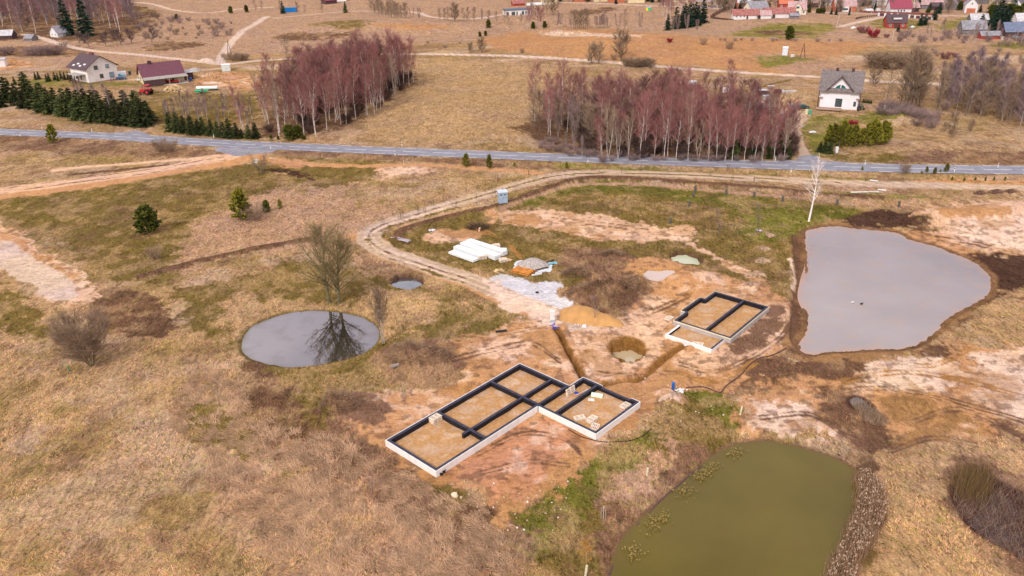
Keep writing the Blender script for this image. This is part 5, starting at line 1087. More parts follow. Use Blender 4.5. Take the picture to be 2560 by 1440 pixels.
MB().box(-LH_L/2-2.6, -LH_L/2-.1, -5.6, -1.2, -.7, .12).build('terrace', BRICK, r)
rl = MB().box(-LH_L/2-2.6, -LH_L/2-2.5, -5.6, -1.2, 1.0, 1.08)
for k in range(5): rl.box(-LH_L/2-2.6, -LH_L/2-2.52, -5.6+k*1.08, -5.52+k*1.08, .12, 1.0)
rl.build('railing', DWOOD, r)
# paved apron in front of it and brown roofed farmhouse
BHc = np.array([-146.5, 346.0]); r = empty('brown_roofed_farmhouse', *BHc, None, math.radians(32)); tag(r, 'low cream farmhouse with purple brown roof and open porch', 'house'); r.scale = (1.22, 1.12, 1.12)
L2, W2 = 13.0, 10.6
gable(L2, W2, 3.0, 7.0).build('wall', CREAM, r)
rf = gable_roof(L2, W2, 3.0, 7.0, .6, .2, .5).build('roof', R_PUR, r)
MB().box(-3.6, -2.4, -.6, .3, 6.3, 8.0).build('chimney', TRIM, rf)
pr = MB(); pr.v += [(-6.9, -5.4, 2.85), (7.3, -5.4, 2.85), (7.3, -9.0, 2.35), (-6.9, -9.0, 2.35), (-6.9, -5.4, 3.0), (7.3, -5.4, 3.0), (7.3, -9.0, 2.5), (-6.9, -9.0, 2.5)]
pr.f += [(3, 2, 1, 0), (4, 5, 6, 7), (0, 1, 5, 4), (1, 2, 6, 5), (2, 3, 7, 6), (3, 0, 4, 7)]; pr.build('porch_roof', pm('porch_sheet', (.40, .36, .32), .8, .1, 1), r)
for x0 in (1.0, 4.2, 6.9): MB().box(x0-.12, x0+.12, -8.9, -8.66, -.3, 2.4).build('porch_post', WOOD, r)
MB().box(-6.8, -1.2, -8.9, -5.32, -.5, 2.35).build('lean_to', DARKW, r); MB().box(-1.1, 7.2, -9.2, -5.32, -.5, .12).build('porch_floor', CONC, r)
window(r, 'l', 1.2, 3.6, .8, 1.6, L2, W2); window(r, 'l', 2.2, .9, .9, 1.4, L2, W2); window(r, 'f', 2.2, 1.0, 1.6, 1.3, L2, W2)
MB().box(6.52, 10.2, -2.2, 4.0, -.5, 2.5).build('side_shed', DARKW, r); MB().box(6.7, 10.6, -2.6, 4.3, 2.5, 2.65).build('shed_roof', R_LGT, r)
# white house on the right with the arched window
r = empty('gabled_villa', 110.5, 265.2, None, math.radians(-24)); tag(r, 'white villa with mossy grey roof and arched window in its dormer gable', 'house')
L3, W3, he, hr = 11.6, 9.6, 7.0, 11.6
VW = pm('white_villa_render', (.92, .88, .93), .8, .03, .4)
gable(L3, W3, he, hr).build('wall', VW, r)
rf = gable_roof(L3, W3, he, hr, .9, .25, 1.3).build('roof', R_SHN, r)
for cx in (-2.0, 2.8): MB().box(cx-.3, cx+.5, -.4, .3, 11.0, 12.5).build('chimney', TRIM, rf)
# the front gable
gw, gh, yf = 3.3, 10.5, -W3/2-.35
gb = MB(); pr = [(-gw, -.6), (gw, -.6), (gw, 7.0), (0, gh), (-gw, 7.0)]
for y0 in (yf, 0): gb.v += [(x, y0, z) for x, z in pr]
gb.f += [(0, 1, 2, 3, 4), (9, 8, 7, 6, 5)]+[(i, 5+i, 5+(i+1) % 5, (i+1) % 5) for i in range(5)]; gb.build('front_gable', VW, r)
dr = MB(); sg = (gh-7.0)/gw; e = gw+1.0
pr = [(-e, 7.02-sg*1.0), (0, gh+.02), (e, 7.02-sg*1.0), (e, 7.27-sg*1.0), (0, gh+.3), (-e, 7.27-sg*1.0)]
for y0 in (yf-.9, .5): dr.v += [(x, y0, z) for x, z in pr]
dr.f += [(5, 4, 1, 0), (4, 3, 2, 1), (6, 7, 10, 11), (7, 8, 9, 10)]+[(b, 6+b, 6+a, a) for a, b in ((0, 1), (1, 2), (2, 3), (3, 4), (4, 5), (5, 0))]; dr.build('gable_roof', R_SHN, r)
tr = MB()
for sx in (-1, 1):
    pts = [(sx*e, 7.0-sg*1.0), (0, gh), (0, gh+.34), (sx*e, 7.34-sg*1.0)]
    n0 = len(tr.v); tr.v += [(x, yf-.95, z) for x, z in pts]+[(x, yf-.90, z) for x, z in pts]
    tr.f += [(n0, n0+1, n0+2, n0+3), (n0+7, n0+6, n0+5, n0+4)]+[(n0+i, n0+4+i, n0+4+(i+1) % 4, n0+(i+1) % 4) for i in range(4)]
tr.build('bargeboard', TRIM, r)
for sx in (-1, 1):   # two quarter round panes of the arched window
    fr = MB(); pts = [(sx*.14, 5.7)]+[(sx*(.14+1.75*math.cos(a)), 5.7+2.3*math.sin(a)) for a in np.linspace(0, math.pi/2, 9)]
    if sx > 0: pts = pts[::-1]
    n0 = len(fr.v); m = len(pts); fr.v += [(x, yf-.05, z) for x, z in pts]+[(x, yf+.02, z) for x, z in pts]
    fr.f.append(tuple(range(m-1, -1, -1))); fr.f += [(i, (i+1) % m, m+(i+1) % m, m+i) for i in range(m)]
    o = fr.build('arched_window', FRB, r); cx = sum(p[0] for p in pts)/m; cz = sum(p[1] for p in pts)/m
    pn = MB(); pn.poly([(cx+(x-cx)*.86, yf-.056, cz+(z-cz)*.86) for x, z in pts][::-1]); pn.build('pane', pm('teal_glass', (.03, .17, .17), .12, .2, 1, spec=.8), o)
dm = MB().box(-1.05, 1.05, yf-.05, yf+.01, .9, 3.6); o = dm.build('balcony_door', FRB, r); MB().box(-.9, -.08, yf-.07, yf-.05, 1.05, 3.45).box(.08, .9, yf-.07, yf-.05, 1.05, 3.45).build('pane', GLASS, o)
window(r, 'f', 4.9, 1.4, .8, 1.4, L3, W3)
for u, z in ((-2, 1.4), (1.6, 1.4), (-1.5, 4.6), (1.5, 4.6)): window(r, 'r', u, z, 1.0, 1.3, L3, W3)
MB().box(-6.6, 1.2, yf-3.4, yf-.02, .35, .6).build('deck', WOOD, r)
for x0 in (-6.4, -3.6, .9): MB().box(x0-.13, x0+.13, yf-3.3, yf-3.05, -1.6, .35).build('deck_post', DWOOD, r)
for x0 in (-6.3, 6.3): MB().box(x0-.13, x0+.13, yf-.8, yf-.55, -.8, 6.2).build('corner_post', TRIM, r)
for x0 in (-6.2, 5.1): MB().box(x0, x0+1.2, yf-.7, -2.0, 3.9, 4.1).build('balcony', pm('balcony_white', (.7, .66, .62), .8, .05, 1), r)
MB().box(-L3/2-.06, L3/2+.06, -W3/2-.41, W3/2+.06, -1.4, .25).build('plinth', pm('beige_plinth', (.55, .40, .33), .9, .1, 1), r)
def wn(face, us, z, w_=1.1, h_=1.2): return [(face, u, z, w_, h_) for u in us]
# village
house(1962, 20, -8, 9, 8, 3.4, 7.2, REDW, R_RED, 'red village house with bright orange roof', wins=wn('f', (-3, 2.6), 1.2, 1.3))
r = house(1990, 36, -12, 10.5, 8.5, 3.2, 7.6, pm('ivory_render', (.78, .72, .58), .85, .05, 1), R_PNK, 'cream village house with dormer gable beside the long red barn', wins=wn('f', (3.8,), 1.2))
g = MB(); pr = [(-2.4, -.5), (2.4, -.5), (2.4, 4.6), (0, 7.2), (-2.4, 4.6)]
for y0 in (-4.9, 0): g.v += [(x, y0, z) for x, z in pr]
g.f += [(0, 1, 2, 3, 4), (9, 8, 7, 6, 5)]+[(i, 5+i, 5+(i+1) % 5, (i+1) % 5) for i in range(5)]; g.build('front_gable', MC['ivory_render'], r)
g = MB(); pr = [(-3, 4.0), (0, 7.25), (3, 4.0), (3, 4.2), (0, 7.45), (-3, 4.2)]
for y0 in (-5.3, .3): g.v += [(x, y0, z) for x, z in pr]
g.f += [(5, 4, 1, 0), (4, 3, 2, 1), (6, 7, 10, 11), (7, 8, 9, 10)]+[(b, 6+b, 6+a, a) for a, b in ((0, 1), (1, 2), (2, 3), (3, 4), (4, 5), (5, 0))]; g.build('gable_roof', R_PNK, r)
for z in (1.2, 4.0): MB().box(-.9, .9, -4.96, -4.9, z, z+1.2).build('window', GLASS, r)
house(1946, 44, -6, 18, 6.5, 2.8, 5.6, WHITE, R_RST, 'long low white barn with faded red roof below the orange roofed house', 'barn', 'barn', wins=wn('f', (-7, 6.5), .8, 1.2, 1.0), door=('f', -3.4, 1.6, 2.1))
house(1985, 46, -12, 5, 4, 1.8, 2.8, GREYW, R_GRY, 'small grey shed at the end of the long barn', 'shed', 'shed')
house(2030, 17, -20, 8, 6.5, 3.0, 5.4, DARKW, R_PNK, 'dark village outbuilding with pale roof behind garden trees', 'outbuilding', 'outbuilding')
r = house(2108, 27, -6, 13, 9, 3.4, 8.4, ORW, R_PNK, 'village house with orange walls and big faded pink roof', wins=wn('f', (-4.4,), 1.2, 1.4), door=('f', 3.0, 1.0, 2.1))
MB().box(-2.6, 1.6, -6.2, -4.4, -.5, 3.0).build('white_porch', WHITE, r)
MB().box(-2.0, 1.0, -6.25, -6.19, 1.0, 2.2).build('window', GLASS, r)
house(2068, 12, 10, 7, 6, 2.6, 5.2, WHITE, R_GRY, 'small grey roofed house left of the pink roofed one')
house(2245, 32, -5, 12.5, 8.8, 3.2, 8.0, WHITE, R_MAG, 'white village house with large wine red roof', wins=wn('f', (-1.5, .2, 1.9), 1.1, 1.1), chim=[(2, .2, .6)])
house(2279, 29, -5, 6.5, 6, 2.8, 5.2, DARKW, R_PNK, 'dark outbuilding right of the wine roofed house', 'outbuilding', 'outbuilding')
house(2205, 12, -4, 14, 7, 3.0, 5.6, WHITE, R_LGT, 'pale grey roofed house behind the wine roofed one')
r = house(2236, 68, -8, 10, 8, 3.0, 6.6, REDW, R_BRN, 'dark red cottage with brown roof on the green village slope', 'cottage', 'cottage', wins=wn('f', (-3.4, 3.0), 1.0, 1.0, 1.2), door=('f', -.6, 1.8, 2.2))
MB().box(-2.4, 2.4, -3.4, -1.0, 4.3, 5.6).build('dormer', R_BRN, r); MB().box(-2.2, 2.2, -3.46, -3.38, 4.5, 5.3).build('window', FRW, r)
house(2322, 21, -22, 16, 9, 3.0, 7.6, GREYW, R_PNK, 'large faded pink roofed farm building at the top right', 'farm_building', 'farm building')
house(2340, 24, -15, 6, 5, 2.4, 4.2, DARKW, R_BRN, 'small brown shed beside the large pink roofed farm building', 'shed', 'shed')
house(2378, 23, 55, 7.5, 7, 3.2, 6.0, GREYW, R_GRY, 'grey boarded gable shed left of the white gable house', 'shed', 'shed')
house(2402, 12, -8, 11, 7, 3.0, 6.4, CREAM, R_MAG, 'cream house with wine roof in the back row at the right')
r = house(2424, 30, 68, 9, 7, 4.6, 8.4, WHITE, R_GRY, 'tall white gable house on an orange ground floor', chim=[], wins=[('l', 0, 4.8, .9, 1.1)])
MB().box(-4.56, -4.49, -2.4, 2.4, -.5, 2.6).build('orange_front', ORW, r)
house(2443, 57, -10, 9, 6.5, 2.2, 4.8, GREYW, R_LGT, 'half ruined shed with pale patched roof above the grey barn', 'shed', 'shed')
house(2428, 84, -8, 11.5, 7, 2.8, 6.4, GREYW, R_GRY, 'grey barn with slate roof beside the big dark conifers', 'barn', 'barn')
house(2471, 96, -6, 9, 5, 1.8, 3.4, REDW, R_GRY, 'small red shed with grey roof in front of the dark conifers', 'shed', 'shed')
house(2547, 90, -6, 17, 8, 2.8, 6.6, DARKW, R_BLU, 'long dark shed with blue grey roof at the right edge', 'shed', 'shed')
house(2562, 66, -8, 12, 8, 3.4, 6.8, WHITE, R_LGT, 'white house with pale roof behind the blue grey shed')
house(2538, 28, 70, 5, 3.6, 4.4, 6.4, WHITE, R_GRY, 'narrow white gable house near the top right corner', wins=[('l', 0, 3.6, .8, 1.0)])
house(2562, 16, -8, 12, 8, 3.0, 6.0, WHITE, R_BLU, 'house with blue roof in the top right corner')
house(1859, 19, -6, 9.5, 8, 3.6, 7.0, ORW, R_LGT, 'orange brick house with pale grey roof at the left end of the village', wins=wn('f', (-1.6, 0, 1.6), 1.4, 1.1), chim=[(-1, 0, .5)])
house(1889, 38, 12, 12, 9.5, 4.4, 8.2, pm('ivory_wall', (.80, .76, .62), .85, .05, 1), R_GRY, 'large ivory house with grey hipped looking roof behind the low red roofed one', wins=wn('r', (-2, 1.5), 3.4)+wn('r', (-2, 1.5), .9), chim=[(-2, .2, .8)])
house(1862, 47, -6, 15, 6.5, 2.6, 5.4, WHITE, R_RST, 'low white house with faded red roof beside the clipped hedge', wins=wn('f', (-5.5, -3, -1), 1.3, .9, .8), door=('f', .8, 1.0, 2.0), chim=[(0, 0, .5)])
house(1912, 46, -6, 6, 5.5, 2.2, 4.4, WHITE, R_PNK, 'tiny white shed just left of the long barn', 'shed', 'shed')
house(1374, 10, -10, 12, 9, 4.6, 7.6, CREAM, R_MAG, 'cream village house at the top centre', wins=wn('f', (-3, 0, 3), 1.4))
house(1295, 14, 18, 9, 5, 1.8, 3.6, REDW, R_RST, 'low red shed behind the modern white house', 'shed', 'shed')
house(1540, 5, -4, 12, 8, 3.0, 6.0, ORW, R_RST, 'brick house behind the village road at the top centre'); house(1590, 6, -4, 12, 8, 3.0, 6.0, CREAM, R_RED, 'red roofed house right of the brick one at the top centre')
house(1500, 3, 5, 10, 8, 3.0, 6.0, CREAM, R_BRN, 'brown roofed house at the very top centre'); house(1450, 3, 2, 10, 8, 3.0, 6.0, ORW, R_GRY, 'grey roofed house at the very top left of the village')
house(823, 9, 40, 10, 8, 3.0, 7.0, DARKW, R_MAG, 'dark red roofed house at the top left of the far slope'); house(848, 3, 5, 12, 6, 3.0, 5.0, WHITE, R_LGT, 'pale building at the top edge right of the dark red roof', 'outbuilding', 'outbuilding')
for i, (px, py, c, l_) in enumerate([(1700,4,R_GRY,'grey roof peeping through the far birch grove'),(1760,3,R_RST,'rust red roof at the top behind the fence'),(2140,6,R_LGT,'pale roof behind the pink roofed house'),(2260,6,R_RST,'rusty roof at the top behind the wine roofed house'),(2360,5,R_GRY,'grey roof at the top between farm building and shed'),(2460,8,R_PNK,'pink roofed house at the top near the right corner'),(2500,14,R_GRY,'grey roofed house left of the narrow white gable'),(2010,5,R_LGT,'pale roofed house at the top right of the orange roof')]):
    house(px, py, -8+i*5 % 30, 11, 8, 3.2, 6.4, [CREAM, WHITE, GREYW][i % 3], c, 'village house, '+l_, wins=wn('f', (-3, 2), 1.2))
# modern flat roofed house
x, y = at(1292, 37); r = empty('flat_roofed_house', x, y, None, math.radians(14)); tag(r, 'modern white bungalow with dark flat roof on the far field', 'house')
MB().box(-8.5, 8.5, -4.5, 4.5, -.5, 3.4).build('wall', WHITE, r); MB().box(-8.9, 8.9, -4.9, 4.9, 3.4, 3.75).build('roof', pm('dark_flat_roof', (.10, .14, .20), .7, .1, 1), r)
for u, w_ in ((-7.3, 1.6), (-3.5, 2.4), (-1, .8), (3, 1.6), (5, .8), (7, 1.4)): window(r, 'f', u, .5, w_, 2.0, 17, 9, FRB)
# top left cottage, sheds
r = house(153, 90, 62, 9, 7, 2.4, 6.0, WHITE, pm('old_grey_roof', (.36, .33, .38), .9, .15, 1), 'small old white cottage under the tall spruces', 'cottage', 'cottage', wins=[('l', -1.5, .9, .8, 1.1), ('l', 1.5, .9, .8, 1.1)])
house(12, 97, 5, 12, 7, 2.4, 5.0, DARKW, R_LGT, 'dark boarded shed with pale roof at the left edge', 'shed', 'shed')
house(79, 101, -20, 6, 4.5, 1.6, 3.4, GREYW, R_GRY, 'tumbledown grey shack left of the cottage', 'shed', 'shed')
for i, (px, py) in enumerate([(50,102),(58,100)]): 
    x, y = at(px, py); o = MB()
    for k in range(5): o.tube([(-3, k*.5-1, .15+.06*k), (3, k*.5-1, .2+.06*k)], .16, 5)
    o = o.build('plank_pile', WOOD); o.location = (x, y, hz(x, y)); o.rotation_euler[2] = .3+i; tag(o, ['left heap of long weathered planks by the grey shack', 'right heap of long weathered planks by the grey shack'][i], 'plank pile')
house(-6, 166, 20, 8, 6, 3.4, 3.6, WHITE, R_LGT, 'pale building cut off by the left edge of the view', 'outbuilding', 'outbuilding')
# ---------------------------------------------------------------- vehicles and farm things
def place(root, px, py, rz=0, z=None):
    x, y = at(px, py); root.location = (x, y, hz(x, y) if z is None else z); root.rotation_euler = (0, 0, math.radians(rz)); return root
def mesh_thing(mb, name, mat, px, py, label, cat, rz=0, group=None, z=None, sm_=False):
    o = mb.build(name, mat, None, sm_); place(o, px, py, rz, z); return tag(o, label, cat, group)
def car(px, py, rz, body, label, name='parked_car', cat='car', van=False, s=1):
    r = link(bpy.data.objects.new(name, None)); place(r, px, py, rz); r.scale = (s, s, s); tag(r, label, cat)
    bm_ = pm('paint_%d_%d_%d' % tuple(int(c*99) for c in body), body, .3, .04, 1, spec=.6)
    pr = [(-2.15, .35), (2.1, .35), (2.15, .75), (1.3, .92), (.6, 1.42), (-1.3, 1.45), (-2.0, .98), (-2.2, .9)] if not van else [(-2.4, .4), (2.4, .4), (2.45, 1.0), (1.9, 1.2), (1.3, 1.95), (-2.4, 2.0)]
    m = MB(); n = len(pr); yw = .82
    for y0, k in ((-yw, 1), (yw, 1)):
        m.v += [(x, y0*(1 if z < 1 else .84), z) for x, z in pr]
    m.f += [tuple(range(n)), tuple(range(2*n-1, n-1, -1))]+[((i+1) % n, i, n+i, n+(i+1) % n) for i in range(n)]
    m.build('body', bm_, r)
    g = MB()
    zt, zb = (1.36, .96) if not van else (1.85, 1.25)
    xs = (-1.6, .75) if not van else (.2, 1.55)
    for sy in (-1, 1): g.poly([(xs[0], sy*.805, zb), (xs[1]+.3, sy*.805, zb), (xs[1]-.2, sy*.715, zt), (xs[0]+.3, sy*.715, zt)][::sy])
    g.poly([(xs[1]+.42, -.68, zb+.02), (xs[1]+.42, .68, zb+.02), (xs[1]-.12, .6, zt+.02), (xs[1]-.12, -.6, zt+.02)]); 
    if not van: g.poly([(-2.0, .66, zb+.03), (-2.0, -.66, zb+.03), (-1.36, -.6, zt+.05), (-1.36, .6, zt+.05)])
    g.build('windows', GLASS, r)
    for x0 in (-1.3, 1.35):
        for sy in (-1, 1):
            t = MB().tube([(x0, sy*.86, .32), (x0, sy*.66, .32)], .33, 12); w_ = t.build('wheel', BLACK, r); MB().tube([(x0, sy*.875, .32), (x0, sy*.86, .32)], .18, 10).build('rim', METAL, w_)
    for sy in (-.6, .6): MB().box(2.1, 2.2, sy-.18, sy+.18, .6, .74).build('headlight', FRW, r)
    return r
car(305, 199, 10, (.03, .08, .16), 'dark blue car parked right of the white farmhouse'); car(298, 193, 5, (.10, .45, .5), 'teal car half hidden behind the dark blue one')
car(356, 201, 75, (.8, .8, .82), 'white car at the gable of the brown roofed farmhouse'); car(378, 205, -20, (.25, .28, .32), 'grey car close by the cream gable wall')
car(2003, 272, 8, (.02, .07, .07), 'dark green estate car beside the white villa', s=1.1); car(1953, 296, 70, (.75, .78, .85), 'silver car standing on the sandy drive', s=1.1)
car(1895, 262, 5, (.8, .8, .8), 'white car wreck in the junk yard'); car(1907, 268, -10, (.6, .05, .05), 'red car wreck in the junk yard'); car(1822, 234, 5, (.8, .75, .75), 'white and red van at the far side of the junk yard', van=True)
car(2207, 268, 88, (.55, .03, .04), 'red car by the dark alders'); car(2199, 29, 0, (.85, .85, .85), 'white van on the village road', 'white_van', 'van', True); car(1325, 15, -5, (.85, .83, .8), 'white van near the modern bungalow', 'white_van', 'van', True)
car(2133, 23, 0, (.12, .2, .3), 'blue grey car beside the orange walled house'); car(1301, 13, 20, (.12, .2, .3), 'blue car by the low red shed'); car(820+1640, 60, 0, (.1,.1,.1), 'dark car behind the ruined shed') if False else None
# red flatbed lorry
r = link(bpy.data.objects.new('flatbed_truck', None)); place(r, 432, 208, -12); tag(r, 'red flatbed truck with white cab top before the open porch', 'truck')
RED = pm('red_paint', (.62, .03, .04), .4, .08, 1); m = MB().box(-2.6, -.7, -1, 1, .5, 1.5); m.build('cab', RED, r); MB().box(-2.4, -.8, -.95, .95, 1.5, 2.3).build('cab_top', FRW, r); MB().box(-2.45, -2.36, -.8, .8, 1.55, 2.1).build('windscreen', GLASS, r)
MB().box(-.6, 3.0, -1.05, 1.05, .75, 1.0).build('flatbed', RED, r)
for x0 in (-1.8, 1.9):
    for sy in (-1, 1): MB().tube([(x0, sy*1.02, .42), (x0, sy*.72, .42)], .42, 12).build('wheel', BLACK, r)
def tractor(px, py, rz, col, label, s=1):
    r = link(bpy.data.objects.new('tractor', None)); place(r, px, py, rz); r.scale = (s, s, s); tag(r, label, 'tractor')
    MB().box(-.1, 1.7, -.35, .35, .7, 1.35).build('bonnet', col, r); MB().box(-1.2, -.1, -.62, .62, .9, 1.5).build('body', col, r)
    cb = MB()
    for x0 in (-1.1, -.15):
        for y0 in (-.6, .52): cb.box(x0, x0+.08, y0, y0+.08, 1.5, 2.4)
    cb.box(-1.2, 0, -.7, .7, 2.4, 2.52); cb.build('cab', METAL if s < 1 else col, r)
    for x0, rr, ww in ((-.8, .75, .35), (1.35, .42, .25)):
        for sy in (-1, 1):
            w_ = MB().tube([(x0, sy*.95, rr), (x0, sy*(.95-ww), rr)], rr, 14).build('wheel', BLACK, r); MB().tube([(x0, sy*.965, rr), (x0, sy*.95, rr)], rr*.5, 10).build('rim', col, w_)
    MB().tube([(1.0, 0, 1.3), (1.0, 0, 2.1)], .05, 6).build('exhaust', BLACK, r)
tractor(367, 236, 165, RED, 'red tractor with pale cab left of the firewood heap', 1.5); tractor(2147, 275, 20, pm('dull_green_paint', (.12, .16, .12), .6, .1, 1), 'small grey tractor at the corner of the white villa', .95)
# firewood heap
def pile(n, rx, ry, hh, seed, size, mat, name, label, cat, px, py, rz=0, lng=(.35, .5)):
    rg = random.Random(seed); m = MB()
    for _ in range(n):
        a = rg.uniform(0, 6.28); q = rg.random()**.6; x, y = rx*q*math.cos(a), ry*q*math.sin(a); z = hh*(1-q*q)*rg.uniform(.75, 1.02)+.05
        d = Vector((rg.uniform(-1, 1), rg.uniform(-1, 1), rg.uniform(-.5, .5))).normalized()*rg.uniform(*lng); m.tube([Vector((x, y, z))-d*.5, Vector((x, y, z))+d*.5], size*rg.uniform(.7, 1.2), 5)
    return mesh_thing(m, name, mat, px, py, label, cat, rz)
FW = pm('split_wood', (.92, .72, .42), .85, .25, 1.2, vcol=(.5, .3, .15))
pile(620, 4.6, 2.9, 2.6, 1, .17, FW, 'firewood_heap', 'big heap of pale split firewood before the red truck', 'firewood', 436, 228)
pile(40, .9, .7, .35, 2, .07, FW, 'firewood_heap', 'little scattered heap of pale split wood by the chalky track', 'firewood', 1248, 680, lng=(.4, .8))
pile(60, 1.5, .5, .5, 3, .1, WOOD, 'log_stack', 'low stack of logs left of the firewood heap', 'log stack', 405, 231, -15, (1, 2))
m = MB(); m.v += [(-2, -1.1, .6), (2.1, -1.1, .6), (2.1, 1.1, .6), (-2, 1.1, .6), (-2.3, -1.3, 1.2), (2.8, -1.3, 1.2), (2.8, 1.3, 1.2), (-2.3, 1.3, 1.2)]; m.f += [(3, 2, 1, 0), (0, 1, 5, 4), (1, 2, 6, 5), (2, 3, 7, 6), (3, 0, 4, 7), (4, 5, 6, 7)]
r = link(bpy.data.objects.new('green_trailer', None)); place(r, 504, 233, 10); tag(r, 'bright green tipping trailer on the farm meadow', 'trailer'); m.build('body', pm('bright_green_paint', (.02, .45, .18), .5, .08, 1), r)
for sy in (-1, 1): MB().tube([(0, sy*1.0, .35), (0, sy*.8, .35)], .35, 12).build('wheel', BLACK, r)
MB().box(-3.4, -2, -.06, .06, .55, .65).build('drawbar', DWOOD, r)
r = link(bpy.data.objects.new('covered_trailer', None)); place(r, 519, 226, 2); tag(r, 'long low trailer with white top behind the green trailer', 'trailer')
m = MB().tube([(-4.2, 0, 1.0), (4.2, 0, 1.0)], .75, 10); m.build('white_cover', pm('white_plastic', (.85, .85, .85), .5, .04, 1), r); MB().box(-4.2, 4.2, -.75, .75, .3, .7).build('chassis', pm('green_black_metal', (.03, .08, .06), .6, .1, 1), r)
def shed_box(px, py, rz, a, b, h, wallm, roofm, label, name='kiosk', cat='kiosk', door=True, slope=.15):
    r = link(bpy.data.objects.new(name, None)); place(r, px, py, rz); tag(r, label, cat)
    MB().box(-a/2, a/2, -b/2, b/2, -.3, h).build('wall', wallm, r)
    m = MB(); e = .12; z0, z1 = h+.01, h+.01+slope; m.v += [(-a/2-e, -b/2-e, z0), (a/2+e, -b/2-e, z0), (a/2+e, b/2+e, z1), (-a/2-e, b/2+e, z1), (-a/2-e, -b/2-e, z0+.1), (a/2+e, -b/2-e, z0+.1), (a/2+e, b/2+e, z1+.1), (-a/2-e, b/2+e, z1+.1)]
    m.f += [(3, 2, 1, 0), (4, 5, 6, 7), (0, 1, 5, 4), (1, 2, 6, 5), (2, 3, 7, 6), (3, 0, 4, 7)]; m.build('roof', roofm, r)
    if door:
        d = MB().box(-a*.05, a*.42, -b/2-.03, -b/2+.01, .05, h*.9).build('door', wallm, r); MB().box(a*.02, a*.07, -b/2-.06, -b/2-.03, h*.45, h*.55).build('handle', BLACK, d)
    return r
PALEC = pm('pale_green_panels', (.72, .78, .76), .7, .04, 1)
shed_box(566, 177, 20, 3.6, 3.0, 2.7, PALEC, pm('white_sheet', (.88, .88, .88), .6, .03, 1), 'pale square transformer kiosk at the track fork')
CABN = pm('blue_grey_metal', (.36, .47, .60), .55, .07, 1.2); r = shed_box(1257, 513, 12, 2.0, 1.7, 2.5, CABN, pm('pale_blue_metal', (.62, .68, .78), .5, .05, 1), 'blue grey metal transformer cabin beside the gravel track', 'transformer_cabin', 'transformer cabin')
for k in range(2): MB().box(-.75+k*.9, -.25+k*.9, -.9, -.86, 1.9, 2.1).build('vent', BLACK, r)
shed_box(1962, 137, -20, 2.2, 2.2, 2.9, pm('white_blue_panels', (.74, .80, .88), .6, .04, 1), FRW, 'white tall kiosk on the orange field', door=False, slope=.5)
m = MB().lathe([(.9, 0), (.95, .9), (.8, .95)], 12); mesh_thing(m, 'water_tank', pm('tank_white', (.75, .7, .66), .7, .05, 1), 1981, 142, 'low round white tank right of the kiosk on the orange field', 'tank')
def a_mast(px, py, h, label, sp=2.2, rz=0):
    r = link(bpy.data.objects.new('wooden_mast', None)); place(r, px, py, rz); tag(r, label, 'mast')
    for sx in (-1, 1): MB().tube([(sx*sp/2, 0, -.3), (0, 0, h)], [.16, .09], 6).build('leg', DWOOD, r)
    MB().box(-sp*.3, sp*.3, -.05, .05, h*.45, h*.45+.12).build('crossbar', DWOOD, r)
a_mast(575, 140, 7.5, 'A shaped wooden mast at the track fork'); a_mast(2006, 146, 6.5, 'A shaped wooden mast right of the white kiosk', 2.4)
def pole(px, py, h, lean, label, mat=None, rr=.15):
    r = link(bpy.data.objects.new('utility_pole', None)); place(r, px, py); tag(r, label, 'pole'); MB().tube([(0, 0, -.3), (lean, 0, h)], [rr, rr*.6], 7).build('shaft', mat or CONC, r); MB().box(lean-.8, lean+.8, -.06, .06, h-.5, h-.36).build('crossarm', METAL, r)
for a in [(2047,28,9,.6,'leaning pale pole left of the pink roofed house'),(2013,30,8,.5,'pale pole beside the cream dormer house'),(2090,70,8,1.2,'leaning pale pole on the village slope'),(2127,38,8,0,'upright pale pole on the village road'),(2178,33,8.5,1.8,'strongly leaning pole beside the car port'),(1787,18,8,0,'pale pole in front of the fence by the birch grove'),(1832,10,8,0,'pale pole behind the orange brick house'),(2230,104,5,0,'thin post at the field edge below the red cottage')]: pole(*a)
def cone_pile(px, py, rx, ry, h, mat, name, label, cat, seed, rz=0, rough=.12):
    nr_, na_ = 14, 40; m = MB(); vs_ = []
    for i in range(nr_+1):
        q = i/nr_
        for k in range(na_):
            a = 2*math.pi*k/na_; X = rx*q*math.cos(a)*(1+(.08+rough*.3)*math.sin(3*a+seed)+rough*.35*math.sin(7*a+seed*2)); Y = ry*q*math.sin(a)*(1+(.08+rough*.3)*math.cos(2*a+seed)+rough*.35*math.cos(5*a+seed))
            z = h*(1-q)**1.0*(1-.25*math.exp(-q*q*12))*1.05+rough*(float(fbm(np.array([X+seed*9]), np.array([Y]), .6, 3, 3)[0])-.5)*(1-q*.6)-.3*max(0, q-.85)/.15
            m.v.append((X, Y, z))
    for i in range(nr_):
        for k in range(na_): k2 = (k+1) % na_; m.f.append((i*na_+k, (i+1)*na_+k, (i+1)*na_+k2, i*na_+k2))
    c0 = at(px, py); t = np.linspace(0, 6.28, 13); zb = float(np.percentile(H(c0[0]+rx*.9*np.cos(t), c0[1]+ry*.9*np.sin(t)), 40)); return mesh_thing(m, name, mat, px, py, label, cat, rz, z=zb, sm_=True)
SANDO = pm('orange_sand', (.56, .30, .11), .95, .08, .8, .4); GRAV = pm('grey_gravel', (.46, .40, .37), .95, .3, 5, .8)
cone_pile(1455, 794, 4.4, 3.2, 2.5, SANDO, 'sand_heap', 'orange sand heap at the end of the chalky track, larger left part', 'sand heap', 1, -15); cone_pile(1508, 806, 3.6, 2.6, 1.7, SANDO, 'sand_heap', 'lower right part of the orange sand heap by the sapling', 'sand heap', 2, -25)
